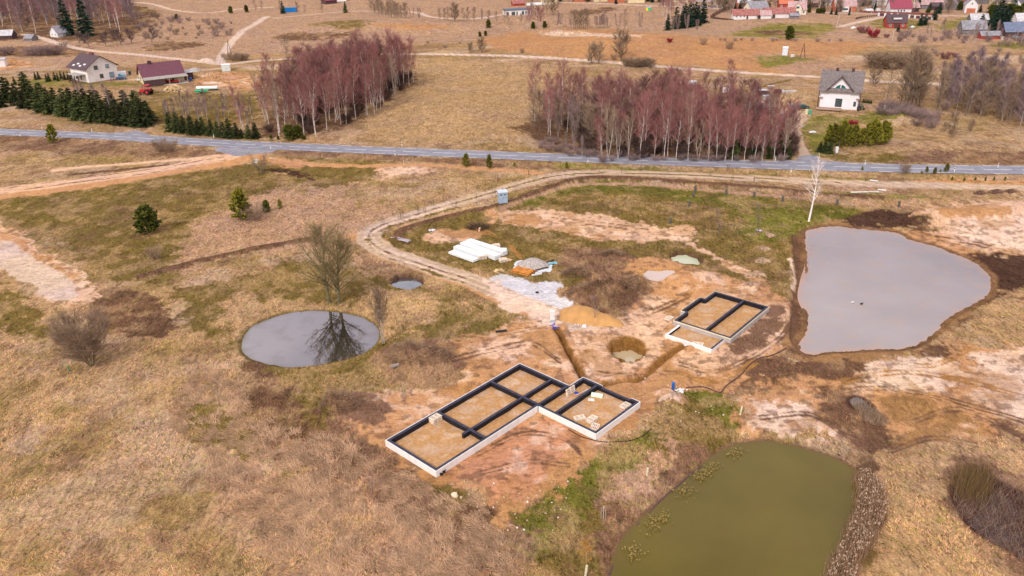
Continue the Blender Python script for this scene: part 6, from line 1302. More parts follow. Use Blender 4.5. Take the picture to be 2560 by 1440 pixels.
cone_pile(1333, 664, 3.5, 2.5, 1.7, GRAV, 'gravel_heap', 'grey gravel heap on a pale sheet between boards and pipes', 'gravel heap', 3, -10)
SND2 = pm('pale_sand', (.62, .46, .36), .95, .12, .8, .4)
cone_pile(517, 154, 4.6, 3.2, 2.4, SND2, 'sand_heap', 'pale sand heap beside the track fork', 'sand heap', 4); cone_pile(487, 178, 3.2, 2.8, 2.2, GRAV, 'gravel_heap', 'gravel heap behind the brown roofed farmhouse', 'gravel heap', 5)
cone_pile(578, 196, 4.4, 2.8, 1.5, pm('reddish_soil', (.46, .25, .16), .95, .15, .8, .5), 'soil_heap', 'reddish soil heap on the sandy farm ground', 'soil heap', 6); cone_pile(528, 208, 4.2, 1.8, .9, SND2, 'sand_heap', 'low pale sand heap below the farm fence', 'sand heap', 7)
cone_pile(2225, 312, 4.0, 3.0, 1.8, pm('straw_soil', (.40, .27, .15), .95, .2, .8, .5), 'soil_heap', 'grassy soil heap behind the right end of the pine block', 'soil heap', 8)
DS = pm('dark_soil', (.13, .07, .05), .95, .3, 1.5, .8)
for i, (px, py, sc) in enumerate([(2450,483,1.7),(2490,482,2.0),(2528,482,1.7)]): cone_pile(px, py, sc, .9, .8, DS, 'soil_heap', ['left', 'middle', 'right'][i]+' of three dark soil heaps by the track at the right', 'soil heap', 10+i, rough=.3)
PS = pm('purple_grey_soil', (.36, .235, .15), .95, .3, 1.5, .8)
for i, (px, py, sc) in enumerate([(1918,590,1.5),(1908,625,1.3),(1906,655,1.5),(1893,690,1.8),(1880,716,1.4)]): cone_pile(px, py, sc, sc*.8, .8, PS, 'soil_heap', ['first', 'second', 'third', 'fourth', 'lowest'][i]+' of the line of brown soil heaps west of the big grey pond', 'soil heap', 20+i, rough=.45)
cone_pile(1680, 1008, 1.5, 1.2, 1.1, pm('pinkish_rubble', (.52, .36, .27), .95, .25, 2, .6), 'rubble_heap', 'pale rubble heap right of the white foundation', 'rubble heap', 30, rough=.5)
# tarp under gravel, boards, white slabs
TARP = pm('pale_blue_tarp', (.62, .74, .80), .6, .1, 2)
def crumple(px, py, a, b, mat, name, label, cat, rz, seed, amp=.12, z=None):
    m = MB(); n = 9; rg = random.Random(seed)
    for i in range(n):
        for j in range(n): m.v.append((a*(i/(n-1)-.5)*(1+rg.uniform(-.06, .06)), b*(j/(n-1)-.5)*(1+rg.uniform(-.06, .06)), .06+rg.random()*amp))
    for i in range(n-1):
        for j in range(n-1): k = i*n+j; m.f.append((k, k+n, k+n+1, k+1))
    return mesh_thing(m, name, mat, px, py, label, cat, rz, z=z)
crumple(1333, 668, 7.2, 4.4, pm('pale_ground_sheet', (.66, .70, .72), .7, .1, 2), 'ground_sheet', 'pale blue sheet spread under the gravel heap', 'sheet', -12, 1); crumple(1382, 662, 1.6, .8, pm('blue_sheet', (.2, .5, .6), .6, .2, 2), 'plastic_sheet', 'crumpled blue plastic right of the gravel heap', 'sheet', 20, 2, .25)
crumple(1250, 626, 2.6, 1.6, pm('light_sheet', (.75, .85, .88), .5, .05, 2), 'plastic_sheet', 'light blue sheet behind the white slab stack', 'sheet', -10, 3, .06)
crumple(1080, 577, 1.4, 1.0, pm('torn_plastic', (.7, .68, .75), .6, .2, 3), 'plastic_sheet', 'torn white plastic on the olive bank inside the bend', 'sheet', 10, 4, .3); crumple(1003, 606, 4.6, 1.2, pm('grey_plastic', (.38, .32, .36), .7, .3, 2), 'plastic_sheet', 'grey plastic rubbish at the inner edge of the track bend', 'sheet', -35, 5, .25)
crumple(2163, 479, 6.4, .5, pm('white_foil', (.8, .84, .84), .5, .05, 1), 'plastic_sheet', 'long strip of white foil lying below the track at the right', 'sheet', -2, 6, .1)
crumple(1330, 720, .01, .01, TARP, 'x', 'x y z w', 'x', 0, 7) if False else None
for px, py, rz, l_ in ((2185, 452, -30, 'upper of two white boards lying by the track at the right'), (2205, 475, -30, 'lower white board at the end of the long foil strip')):
    mesh_thing(MB().box(-.9, .9, -.35, .35, .12, .22), 'white_board', FRW, px, py, l_, 'board', rz)
SL = pm('white_insulation', (.84, .86, .86), .7, .03, 1)
def slab(p, q, wd, z0, z1, label, name='slab_stack', lift=0):
    a, b = at(*p), at(*q); v = b-a; Ln = np.hypot(*v); n = len(range(2)); r = link(bpy.data.objects.new(name, None)); mid = (a+b)/2
    r.location = (mid[0], mid[1], hz(*mid)+.08); r.rotation_euler = (0, 0, math.atan2(v[1], v[0])); tag(r, label, 'slab stack', 'stacks of white panels')
    k = 0; z = z0; layers = max(1, int(round((z1-z0)/.22)))
    for i in range(layers): MB().box(-Ln/2+.06*(i % 2), Ln/2-.05*(i % 2), -wd/2, wd/2, z0+i*.22, z0+i*.22+.2).build('panel', SL, r)
    for t in (-.35, 0, .35): MB().box(Ln*t-.06, Ln*t+.06, -wd/2+.02, wd/2-.02, z0-.12 if z0 else -.1, z0-.002).build('batten', WOOD, r)
slab((1128, 634), (1190, 656), 1.5, 0, .44, 'lowest left stack of white panels in the yard'); slab((1140, 624), (1209, 648), 1.4, 0, .66, 'second stack of long white panels from the left in the yard')
slab((1157, 616), (1245, 651), 1.5, .0, .88, 'tall front stack of long white panels in the yard'); slab((1171, 610), (1263, 640), 1.4, 0, .88, 'rearmost tall stack of long white panels in the yard')
# pallets
def make_pallet(tip=False):
    r = link(bpy.data.objects.new('pallet', None)); w_ = pm('pallet_wood', (.86, .70, .56), .85, .12, 4)
    for k in range(5): MB().box(-.6, .6, -.4+k*.175, -.4+k*.175+.1, .122, .144).build('top_board', w_, r)
    for x0 in (-.6, -.07, .46): MB().box(x0, x0+.14, -.4, .4, .022, .12).build('bearer', w_, r)
    for y0 in (-.4, -.05, .3): MB().box(-.6, .6, y0, y0+.1, 0, .02).build('bottom_board', w_, r)
    return r
pal = make_pallet(); pal_kids = list(pal.children); first = [True]
def pallet(px, py, rz, label, z=0, group=None, tilt=0, pxz=None, s=1.25):
    if first[0]: r = pal; first[0] = False
    else:
        r = pal.copy(); scene.collection.objects.link(r)
        for c in pal_kids: d = c.copy(); scene.collection.objects.link(d); d.parent = r
    x, y = at(px, py); r.location = (x, y, hz(x, y)+.03+z); r.rotation_euler = (math.radians(tilt), 0, math.radians(rz)); r.scale = (s, s, s); tag(r, label, 'pallet', group or 'pallets')
def stack(px, py, rz, n, where):
    for i in range(n): pallet(px, py, rz+((i*37) % 9-4), ['bottom', 'second', 'third', 'fourth', 'fifth'][i]+' pallet of the stack '+where if i < n-1 else 'topmost pallet of the stack '+where, i*.185)
stack(1089, 1054, 48, 5, 'inside the near left foundation room'); stack(1449, 1047, 20, 2, 'in the right foundation room, leftmost'); stack(1480, 1052, 52, 3, 'in the middle of the right foundation room')
pallet(1487, 1068, 70, 'pallet leaning against the stack near the white corner', .1, tilt=12); stack(1563, 1016, 48, 2, 'in the far corner of the right foundation room'); stack(1673, 796, 55, 1, 'x')
bpy.data.objects[-1] if False else None
stack(1206, 648, 20, 4, 'at the foot of the white panels'); stack(1240, 620, 20, 3, 'behind the white panels'); stack(1258, 655, 25, 3, 'right of the white panels')
pallet(1744, 861, -20, 'lone pallet with boards inside the small terrace foundation', s=1.4)
pallet(1425, 985, 48, 'pallet propped upright on the dark foundation wall', .55, tilt=80, s=1.5)
for o in bpy.data.objects:
    if o.get('label', '').endswith('stack x'): o['label'] = 'lone pallet lying left of the far foundation'
mesh_thing(MB().box(-1.3, 1.3, -.5, .5, .05, .1), 'plywood_board', pm('plywood', (.66, .40, .22), .8, .1, 2), 1265, 650, 'brown plywood board right of the white panels', 'board', -35)
# rusty pipes
PIPE = pm('rusty_orange_pipe', (.56, .22, .045), .7, .2, 1.5); r_ = [MB() for _ in range(16)]
for i in range(16):
    lay = 0 if i < 9 else 1; k = i if lay == 0 else i-9; o = MB().tube([(-1.7-.1*(i % 3), (k-4+.5*lay)*.33+.05*(i % 3), .15+lay*.26), (1.9+.25*(i % 2), (k-4+.5*lay)*.33, .15+lay*.26)], .115, 8).build('steel_pipe', PIPE)
    place(o, 1307, 681, -32); tag(o, 'rust orange pipe in the bundle beside the gravel heap', 'pipe', 'rust orange pipes')
for i, (px, py, rz, L_) in enumerate([(1372, 658, 42, 2.8), (1355, 676, 28, 2.6), (1352, 684, 25, 2.2), (1342, 690, 22, 2.0)]):
    mesh_thing(MB().box(-L_/2, L_/2, -.13, .13, .05, .3), 'timber_beam', DWOOD if i < 2 else FRW, px, py, ['dark beam leaning at the right edge of the gravel heap', 'long dark beam in front of the gravel heap', 'pale plank right of the pipes', 'second pale plank right of the pipes'][i], 'beam', rz)
# site cabinet, trench things
r = link(bpy.data.objects.new('utility_cabinet', None)); place(r, 1381, 806); tag(r, 'tall pale grey utility cabinet at the head of the trench', 'cabinet')
PG = pm('pale_grey_panel', (.78, .80, .76), .5, .03, 2); MB().box(-.38, .38, -.25, .25, .5, 2.0).build('body', PG, r); MB().box(-.42, .42, -.29, .29, 2.0, 2.06).build('cap', PG, r)
d = MB().box(-.34, .34, -.28, -.25, .56, 1.94).build('door', PG, r); MB().box(.22, .27, -.31, -.28, 1.2, 1.35).build('handle', BLACK, d); MB().box(-.34, .34, -.2, .2, -.3, .5).build('base', CABN, r)
CB = pm('blue_cable', (.05, .06, .45), .5, .1, 2)
rg = random.Random(3)
for i in range(3):
    m = MB(); m.tube([(rg.uniform(-.9, .9)*t/4+math.sin(t*2+i)*.35, -.2-t*.35, .25+.1*math.sin(t*3+i)) for t in range(6)], .045, 5); mesh_thing(m, 'cable', CB, 1382, 812, 'blue cable curling out of the trench below the cabinet', 'cable', 0, 'blue cables at the trench')
BARR = pm('blue_barrel', (.03, .14, .48), .5, .06, 2)
m = MB().lathe([(.22, -.2), (.22, 1.0), (.26, 1.02), (.26, 1.12), (.18, 1.12)], 12); mesh_thing(m, 'blue_pipe', BARR, 1682, 981, 'upright blue pipe standing beside the white stones', 'pipe')
STN = pm('white_stone', (.80, .79, .77), .9, .08, 3); PST = pm('pinkish_stone', (.62, .44, .34), .9, .12, 3)
def stone(px, py, s, mat, label, group=None, seed=0, flat_=.7, off=(0, 0)):
    rg = random.Random(seed); me = MB(); n = 8
    for i in range(6):
        ph = math.pi*i/5
        for k in range(n): a = 2*math.pi*k/n; q = s*(1+rg.uniform(-.2, .2)); me.v.append((q*math.sin(ph)*math.cos(a), q*.8*math.sin(ph)*math.sin(a), q*flat_*math.cos(ph)+s*.3))
    for i in range(5):
        for k in range(n): k2 = (k+1) % n; me.f.append((i*n+k, (i+1)*n+k, (i+1)*n+k2, i*n+k2))
    o = mesh_thing(me, 'stone', mat, px, py, label, 'stone', rg.uniform(0, 360), group); o.location.x += off[0]; o.location.y += off[1]; return o
rg = random.Random(8)
for i in range(26): stone(1697, 984, rg.uniform(.1, .2), STN, 'white stone in the small heap beside the upright blue pipe', 'white stones by the blue pipe', i, .7, (rg.gauss(0, .6), rg.gauss(0, .35)))
for i in range(44): stone(1466, 813, rg.uniform(.1, .24), PST if i % 3 else STN, 'pale field stone in the row at the foot of the orange sand heap', 'stones by the sand heap', 50+i, .7, (rg.uniform(-1.8, 1.9), rg.gauss(0, .3)+rg.uniform(-.1, .5)))
stone(1461, 820, .42, STN, 'round white boulder before the stone row', None, 3, .95); stone(1137, 1241, .42, pm('cream_boulder', (.85, .68, .48), .9, .06, 2), 'large cream boulder on the slope below the white foundation', None, 5, .75); stone(1153, 1246, .2, PST, 'smaller pinkish stone right of the cream boulder', None, 6)
stone(1449, 851, .3, PST, 'rounded stone on the sand above the left trench', None, 7); stone(1110, 1160, .3, PST, 'reddish stone left of the near foundation corner', None, 9)
for i in range(90):
    px, py = rg.uniform(1130, 1420), rg.uniform(1200, 1330)
    if rg.random() < .5: px, py = rg.uniform(1600, 1980), rg.uniform(880, 1060)
    stone(px, py, rg.uniform(.06, .14), PST if i % 4 else STN, 'small loose stone scattered on the bare building ground', 'loose stones on the site', 200+i)
# black sheet, hose, buckets, plank bits
mesh_thing(MB().box(-.9, .9, -.3, .3, .1, .16), 'black_board', BLACK, 1253, 829, 'black board lying at the edge of the sandy ground', 'board', 12)
mesh_thing(MB().lathe([(.3, 0), (.32, .12), (.15, .2)], 10), 'black_bag', BLACK, 1343, 733, 'small dark bag lying on the chalky track', 'bag', 12)
def linething(pts, rr, mat, name, label, cat, lift=.05, n=5, closed=False, sub=8):
    W_ = smooth([at(*p) for p in pts], False, sub); hs = H(W_[:, 0], W_[:, 1]); o = MB().tube([(W_[i, 0], W_[i, 1], hs[i]+lift) for i in range(len(W_))], rr, n).build(name, mat); return tag(o, label, cat)
linething([(1422,1072),(1450,1088),(1490,1100),(1530,1105),(1570,1104),(1605,1092),(1628,1073)], .05, BLACK, 'black_hose', 'black hose curving round the white corner of the foundation', 'hose')
linething([(1715,972),(1760,970),(1800,982),(1815,965),(1850,940),(1880,912),(1930,890),(1965,872)], .09, DWOOD, 'silt_edging', 'dark low edging strip between green slope and the brown bank', 'edging', .05, 5)
linething([(1857,1102),(1845,1108),(1820,1118),(1790,1137),(1765,1150),(1725,1178),(1700,1200),(1670,1225),(1640,1253),(1612,1285),(1590,1305),(1565,1340),(1545,1375),(1530,1410),(1520,1440),(1518,1480)], .11, pm('dark_timber_edging', (.12, .07, .06), .9, .15, 2), 'pond_edging', 'dark timber edging along the left bank of the green pond', 'edging', .0, 6)
for px, py, s, l_ in [(1103, 1184, 1, 'left black bucket at the near white corner'), (1109, 1178, 1, 'right black bucket at the near white corner')]:
    r = link(bpy.data.objects.new('bucket', None)); place(r, px, py); tag(r, l_, 'bucket'); MB().lathe([(.20, 0), (.27, .42), (.24, .42), (.18, .36)], 12).build('body', BLACK, r); MB().lathe([(.23, .3), (.23, .37)], 12).build('contents', WOOD, r)
def stick(px, py, h, lean, rr, mat, label, name='stake', cat='stake', group=None, rz=0):
    return mesh_thing(MB().tube([(0, 0, -.1), (lean, 0, h)], rr, 6), name, mat, px, py, label, cat, rz, group)
stick(174, 926, 1.0, -.15, .07, pm('green_tube', (.01, .32, .14), .5, .06, 2), 'green marker tube left of the many stemmed willow')
stick(1617, 1190, 1.1, .08, .12, pm('pale_guard', (.72, .66, .45), .8, .1, 3), 'pale leaning tree guard on the slope above the green pond', 'tree_guard', 'tree guard')
stick(1850, 1038, 1.3, .15, .12, MC['pale_guard'], 'pale guard stake at the top of the green slope', 'tree_guard', 'tree guard')
r = link(bpy.data.objects.new('stake_guard', None)); place(r, 1508, 1299); tag(r, 'wooden frame guarding a sapling on the green slope', 'stake guard')
for x0, y0 in ((-.25, -.2), (.25, -.2), (.25, .2), (-.25, .2)): MB().tube([(x0, y0, -.1), (x0, y0, 1.5)], .035, 5).build('stake', WOOD, r)
MB().box(-.28, .28, -.23, -.19, 1.35, 1.45).box(-.28, .28, .19, .23, 1.35, 1.45).box(-.28, -.24, -.19, .19, 1.35, 1.45).box(.24, .28, -.19, .19, 1.35, 1.45).build('rail', WOOD, r); MB().tube([(0, 0, 0), (.03, 0, 1.9)], .03, 5).build('stem', FRW, r)
proto('osap', bare(430, 3.6, .04, .35, 14, .7, .3, 5, 4, .025, .3, up=.1), pm('orange_bark', (.5, .3, .1), .9, .1, 2), M_TORG); plant('osap', 1466, 1425, 1, 'sapling', 'orange twigged sapling in a pale guard at the bottom edge', 'tree', rot=0)
stick(1463, 1444, 1.5, .15, .13, MC['pale_guard'], 'pale net guard round the orange sapling', 'tree_guard', 'tree guard')
stick(489, 848, 1.1, .5, .035, pm('yellow_stick', (.75, .55, .1), .7, .05, 2), 'yellow stick leaning in the grass left of the oval pond')
stick(10, 618, 1.4, -.3, .04, pm('orange_stick', (.7, .35, .1), .7, .05, 2), 'thin orange stake on the sandy ground at the left edge')
for px, py, rz, L_, l_ in [(1045,1100,60,1.1,'pale plank in the near left foundation room'),(1055,1112,75,1.0,'second plank near the first in the near left room'),(1105,1158,25,1.6,'thin board in the near corner of the left room'),(1100,1140,20,1.8,'long thin lath in the left foundation room'),(1795,872,80,1.4,'x'),(1805,905,-60,1.2,'narrow plank on the sand right of the far foundation'),(1540,1092,-45,1.3,'pale plank by the white corner near the hose'),(215,1052,-40,2.6,'long brown stick lying in the straw at the left'),(1085,1176,-35,1.4,'white strip beside the near foundation corner'),(990,1110,0,.1,'x'),(1385,988,40,.6,'x')]:
    if l_ == 'x': continue
    mesh_thing(MB().box(-L_/2, L_/2, -.06, .06, .05, .1), 'plank', WOOD, px, py, l_, 'plank', rz)
# foundation room bits
m = MB().tube([(-.8, 0, .35), (.8, 0, .35)], .36, 12); mesh_thing(m, 'film_roll', pm('pale_green_roll', (.72, .84, .66), .6, .12, 3), 1493, 992, 'pale green wrapped roll in the right foundation room', 'roll', -20)
mesh_thing(MB().box(-.45, .45, -.3, .3, .05, .2), 'white_box', FRW, 1478, 1000, 'white flat box beside the pale green roll', 'box', -10)
for i in range(5): mesh_thing(MB().box(-1.1, 1.1, -.07, .07, .05+i*.05, .09+i*.05), 'board', pm('pale_board', (.66, .50, .40), .8, .1, 2), 1456, 982, 'pale board in the pile inside the narrow foundation corridor', 'board', 15+i*7, 'boards in the corridor')
mesh_thing(MB().lathe([(.3, 0), (.34, .2), (.1, .26)], 10), 'blue_bag', pm('blue_bag', (.04, .07, .4), .6, .1, 2), 1441, 983, 'blue bag beside the pallet in the foundation corridor', 'bag')
# stump in the brush, uprooted tree
m = MB().tube([(-.7, 0, .35), (.5, 0, .45)], .28, 10); mesh_thing(m, 'tree_stump', pm('grey_stump', (.30, .24, .21), .9, .2, 3), 992, 937, 'grey log with a hollow end lying by the brush mound', 'log', 20)
rg = random.Random(31)
def brush(px, py, rx, ry, h, n, seed, label, mat=M_BARK, name='brush_pile', ln=(.8, 1.8)):
    rg = random.Random(seed); m = MB(); c0 = at(px, py); A = np.array([rg.uniform(0, 6.28) for _ in range(n)]); Q = np.sqrt(np.array([rg.random() for _ in range(n)])); PX = rx*Q*np.cos(A); PY = ry*Q*np.sin(A); HZ = H(c0[0]+PX, c0[1]+PY)-hz(*c0)
    for k_ in range(n):
        a = A[k_]; q = Q[k_]; p = Vector((PX[k_], PY[k_], HZ[k_]+h*(1-q*q)*rg.random()))
        d = Vector((math.cos(a)+rg.uniform(-.6, .6), math.sin(a)+rg.uniform(-.6, .6), rg.uniform(.0, .9))).normalized()*rg.uniform(*ln); m.blade(p, p+d, rg.uniform(.03, .08), rg)
    return mesh_thing(m, name, mat, px, py, label, 'brush pile')
brush(1195, 572, 1.8, 1.2, 1.0, 420, 1, 'dark uprooted shrub lying in the yard', pm('dark_roots', (.10, .065, .045), .9, .2, 1))
mesh_thing(MB().tube([(0, 0, .1), (.15, -.3, .9)], [.22, .16], 8), 'cut_stump', pm('fresh_wood', (.85, .6, .45), .8, .05, 2), 1198, 580, 'pale cut stump below the dark uprooted shrub', 'stump')
for i, (px, py, rx, ry, h, l_) in enumerate([(1530,732,7.0,4.6,.4,'big dark brush covered earth mound above the orange sand heap'),(1440,690,2.5,1.6,.8,'small brush clump left of the big brush mound'),(1530,640,2.4,1.6,.7,'brush clump north of the muddy puddle'),(1045,905,5,3.4,1.0,'brushy mound between oval pond and foundation'),(850,1030,2.6,2,1.1,'tussock of long dry grass left of the foundation')]):
    brush(px, py, rx, ry, h, int(420*rx), 60+i, l_, pm('dry_brush', (.17, .10, .065), .95, .35, .8, vcol=(.40, .26, .16)), 'brush_mound', (.3, .8))
# sapling stakes beside the track: two stakes and a thin stem each
stk = link(bpy.data.objects.new('staked_sapling', None))
for x0 in (-.3, .3): MB().tube([(x0, 0, -.1), (x0, 0, 1.4)], .035, 5).build('stake', DWOOD, stk)
MB().tube([(0, 0, 0), (.05, 0, 2.3)], [.03, .012], 5).build('stem', M_BARK, stk); sk = list(stk.children); fs = [True]
for px, py in [(958,560),(1005,545),(1062,532),(1000,548),(1045,528),(1082,515),(1110,502),(1165,482),(1210,463),(1245,452),(1190,498),(1235,484),(1322,438),(1365,444),(1340,447),(1554,432),(1602,428),(1498,434),(1777,440),(1830,452),(1885,455),(1290,470),(1140,520),(2165,452),(2255,450),(1820,425)]:
    if fs[0]: r = stk; fs[0] = False
    else:
        r = stk.copy(); scene.collection.objects.link(r)
        for c in sk: d = c.copy(); scene.collection.objects.link(d); d.parent = r
    place(r, px, py, (px*7) % 180); tag(r, 'thin young sapling tied between two stakes beside the gravel track', 'sapling', 'staked saplings along the track')
grd = link(bpy.data.objects.new('guarded_tree', None)); MB().lathe([(.28, -.1), (.28, 1.3)], 10).build('guard_mesh', pm('dark_net', (.13, .12, .10), .9, .2, 3), grd); MB().tube([(0, 0, 0), (0, 0, 2.1)], .03, 5).build('stem', M_BARK, grd); sk2 = list(grd.children); fs = [True]
for px, py in [(1723,516),(1733,495),(1738,477),(1815,487),(1885,493),(1956,502),(2092,512),(2247,515),(1675,560)]:
    if fs[0]: r = grd; fs[0] = False
    else:
        r = grd.copy(); scene.collection.objects.link(r)
        for c in sk2: d = c.copy(); scene.collection.objects.link(d); d.parent = r
    place(r, px, py); tag(r, 'young tree inside a dark net guard on the yard meadow', 'tree', 'net guarded trees of the yard')
crumple(1897, 577, 1.3, .9, pm('black_white_wrap', (.05, .04, .04), .7, .3, 1.2, vcol=(.8, .76, .76)), 'wrapping_sheet', 'black and white sheet round the foot of a sapling', 'sheet', 0, 9, .3)
m = MB().tube([(0, 0, 0), (.05, 0, .35), (.25, 0, .45)], [.08, .11, .03], 6); mesh_thing(m, 'black_bird', BLACK, 2001, 555, 'black bird standing in the grass left of the white birch', 'bird')
for px, py, c, l_ in [(2130.5,757,FRW,'white duck on the big grey pond'),(2154,760,BLACK,'dark duck on the big grey pond')]:
    p = flat(px, py, -.4); m = MB().tube([(-.28, 0, .04), (-.1, 0, .1), (.12, 0, .1), (.2, 0, .24), (.3, 0, .24)], [.03, .12, .11, .05, .03], 7); o = m.build('duck', c); o.location = (p[0], p[1], -.4); tag(o, l_, 'duck')
# roadside marker posts
MKP = link(bpy.data.objects.new('marker_post', None)); MB().box(-.06, .06, -.05, .05, -.1, 1.0).build('body', FRW, MKP); MB().box(-.064, .064, -.054, .054, .72, .88).build('black_band', BLACK, MKP); sk3 = list(MKP.children); fs = [True]
for px, py in [(105,321),(231,331),(535,346),(1005,366),(1471,386),(1938,403),(2162,414),(2494,421),(52,342),(677,373),(988,391),(1470,408),(1977,432),(2385,432)]:
    if fs[0]: r = MKP; fs[0] = False
    else:
        r = MKP.copy(); scene.collection.objects.link(r)
        for c in sk3: d = c.copy(); scene.collection.objects.link(d); d.parent = r
    place(r, px, py); r.scale = (1.6, 1.6, 1.15); tag(r, 'white roadside marker post with black band on the verge of the asphalt road', 'marker post', 'marker posts along the road')
stick(1010, 412, 1.1, 0, .05, FRW, 'single thin white post on the sandy ground below the road')
r = link(bpy.data.objects.new('letter_box', None)); place(r, 2091, 381); tag(r, 'white cabinet standing below the block of young pines', 'cabinet'); MB().box(-.35, .35, -.25, .25, .1, 1.7).build('body', FRW, r); MB().box(-.3, .3, -.27, -.25, .2, 1.6).build('door', PG, r)
mesh_thing(MB().box(-.4, .4, -.3, .3, .0, .9).box(-.5, .5, -.4, .4, .9, 1.0), 'white_cabinet', PALEC, 641, 408, 'white cabinet behind the small forked willow', 'cabinet')
# junk yard and villa things
JW = DWOOD
rg = random.Random(9)
for i, (px, py, w_, d_, h, mt, l_) in enumerate([(1900,240,5,2.5,2.0,DARKW,'dark lean-to shed in the junk yard'),(1925,237,2.0,1.5,2.8,WOOD,'tall wooden crate standing in the junk yard'),(1915,250,2.2,1.4,1.4,METAL,'grey metal bin in the junk yard'),(1940,236,3.0,2.0,1.2,DWOOD,'low pile of dark boards in the junk yard')]):
    r = link(bpy.data.objects.new(['lean_to_shed','wooden_crate','metal_bin','board_pile'][i], None)); place(r, px, py, -15+i*12); tag(r, l_, ['shed','crate','bin','board pile'][i]); MB().box(-w_/2, w_/2, -d_/2, d_/2, -.2, h).build('body', mt, r); MB().box(-w_/2-.15, w_/2+.15, -d_/2-.15, d_/2+.15, h, h+.1).build('lid', R_LGT if i != 3 else DWOOD, r)
for px, py in [(1955,234),(1968,234),(1980,235),(1950,230)]: mesh_thing(MB().box(-1.4, 1.4, -.7, .7, 0, .5).box(-1.2, 1.3, -.6, .6, .5, .62), 'board_pile', R_LGT, px, py, 'pale low stack of sheets at the right end of the junk yard', 'stack', 5+px % 9, 'pale sheet stacks')
shed_box(1900, 283, 4, 9.0, 4.5, 2.3, DARKW, pm('flat_grey_roof', (.40, .38, .44), .8, .2, .6), 'long flat grey roofed shed behind the right end of the dense grove', 'flat_roofed_shed', 'shed', False)
def tunnel(px, py, rz, L_, rr, mat, label, ends=True):
    m = MB(); n = 12
    for i in range(8):
        for k in range(n+1): a = math.pi*k/n; m.v.append((L_*(i/7-.5), rr*math.cos(a), rr*.85*math.sin(a)))
    for i in range(7):
        for k in range(n): b = i*(n+1)+k; m.f.append((b, b+n+1, b+n+2, b+1))
    m.f.append(tuple(range(n, -1, -1))); m.f.append(tuple(range(7*(n+1), 8*(n+1)))); return mesh_thing(m, 'polytunnel', mat, px, py, label, 'polytunnel', rz, sm_=False)
PT = pm('greenhouse_film', (.78, .80, .84), .4, .06, 1); tunnel(1721, 212, 15, 5.5, 2.0, PT, 'white polytunnel behind the dense birch grove'); tunnel(296, 190, 28, 6.5, 2.4, PT, 'white polytunnel right of the white farmhouse'); tunnel(1346, 12, 8, 12, 2, PT, 'greenhouse beside the cream village house'); tunnel(2170, 30, 5, 5, 2.4, PT, 'arched white car port by the village road'); tunnel(2538, 92, 0, 4, 1.4, pm('cyan_tarp', (.05, .45, .6), .5, .05, 1), 'cyan covered cart before the long dark shed')
BINW = pm('bin_green', (.12, .4, .25), .5, .05, 1)
for i, (px, py, mt, l_) in enumerate([(2016,286,pm('cream_bin', (.75,.72,.45), .6, .05, 1),'cream barrel under the edge of the villa deck'),(2025,287,BINW,'green barrel under the edge of the villa deck'),(2212,275,pm('pale_barrel', (.7,.75,.78), .6, .05, 1),'pale barrel in front of the red car'),(477,202,BARR,'blue barrel under the farmhouse porch'),(1978,270,METAL,'grey bin left of the dark green estate car'),(2506,99,FRW,'white tank at the foot of the conifers'),(325,186,pm('dark_green_bin', (.02,.07,.05), .6,.05,1),'dark green bin on the farm drive')]):
    mesh_thing(MB().lathe([(.5, 0), (.55, .6), (.55, 1.4), (.35, 1.5)], 12), 'barrel', mt, px, py, l_, 'barrel')
mesh_thing(MB().tube([(-1, 0, .3), (0, 0, .4), (1, 0, .3)], [.25, .4, .25], 8), 'white_tarp_roll', FRW, 2031, 334, 'white bundle lying on the lawn left of the pine block', 'bundle')
for px, py, l_ in [(2280,70,'small white boat right of the dark red cottage'),(2133,72,'white bundle at the hedge end below the village drive')]: mesh_thing(MB().tube([(-1.8, 0, .3), (0, 0, .5), (1.8, 0, .4)], [.2, .8, .3], 8), 'white_boat', FRW, px, py, l_, 'boat', 20)
r = link(bpy.data.objects.new('play_house', None)); place(r, 1621, 26, 0); tag(r, 'yellow and green play house on the far field', 'play house'); MB().box(-1.6, -.4, -1, 1, 0, 1.8).build('yellow_side', pm('yellow_paint', (.9, .8, .02), .6, .03, 1), r); MB().box(-.38, 1.6, -1, 1, 0, 1.6).build('green_side', pm('green_paint', (.03, .55, .3), .6, .03, 1), r); MB().box(-1.8, 1.8, -1.2, 1.2, 1.82, 2.4).build('roof', R_LGT, r)
# blue shipping container
r = link(bpy.data.objects.new('shipping_container', None)); place(r, 727, 30, 4); tag(r, 'bright blue shipping container on the far slope', 'container'); BC = pm('container_blue', (.01, .20, .55), .6, .08, .5)
MB().box(-4.6, 4.6, -1.6, 1.6, 0, 3.1).build('body', BC, r); cg = MB()
for k in range(22): cg.box(-4.5+k*.42, -4.3+k*.42, -1.66, -1.6, .15, 2.95)
cg.build('corrugation', BC, r); MB().box(4.6, 4.65, -1.5, 1.5, .1, 3.0).build('door', BC, r)
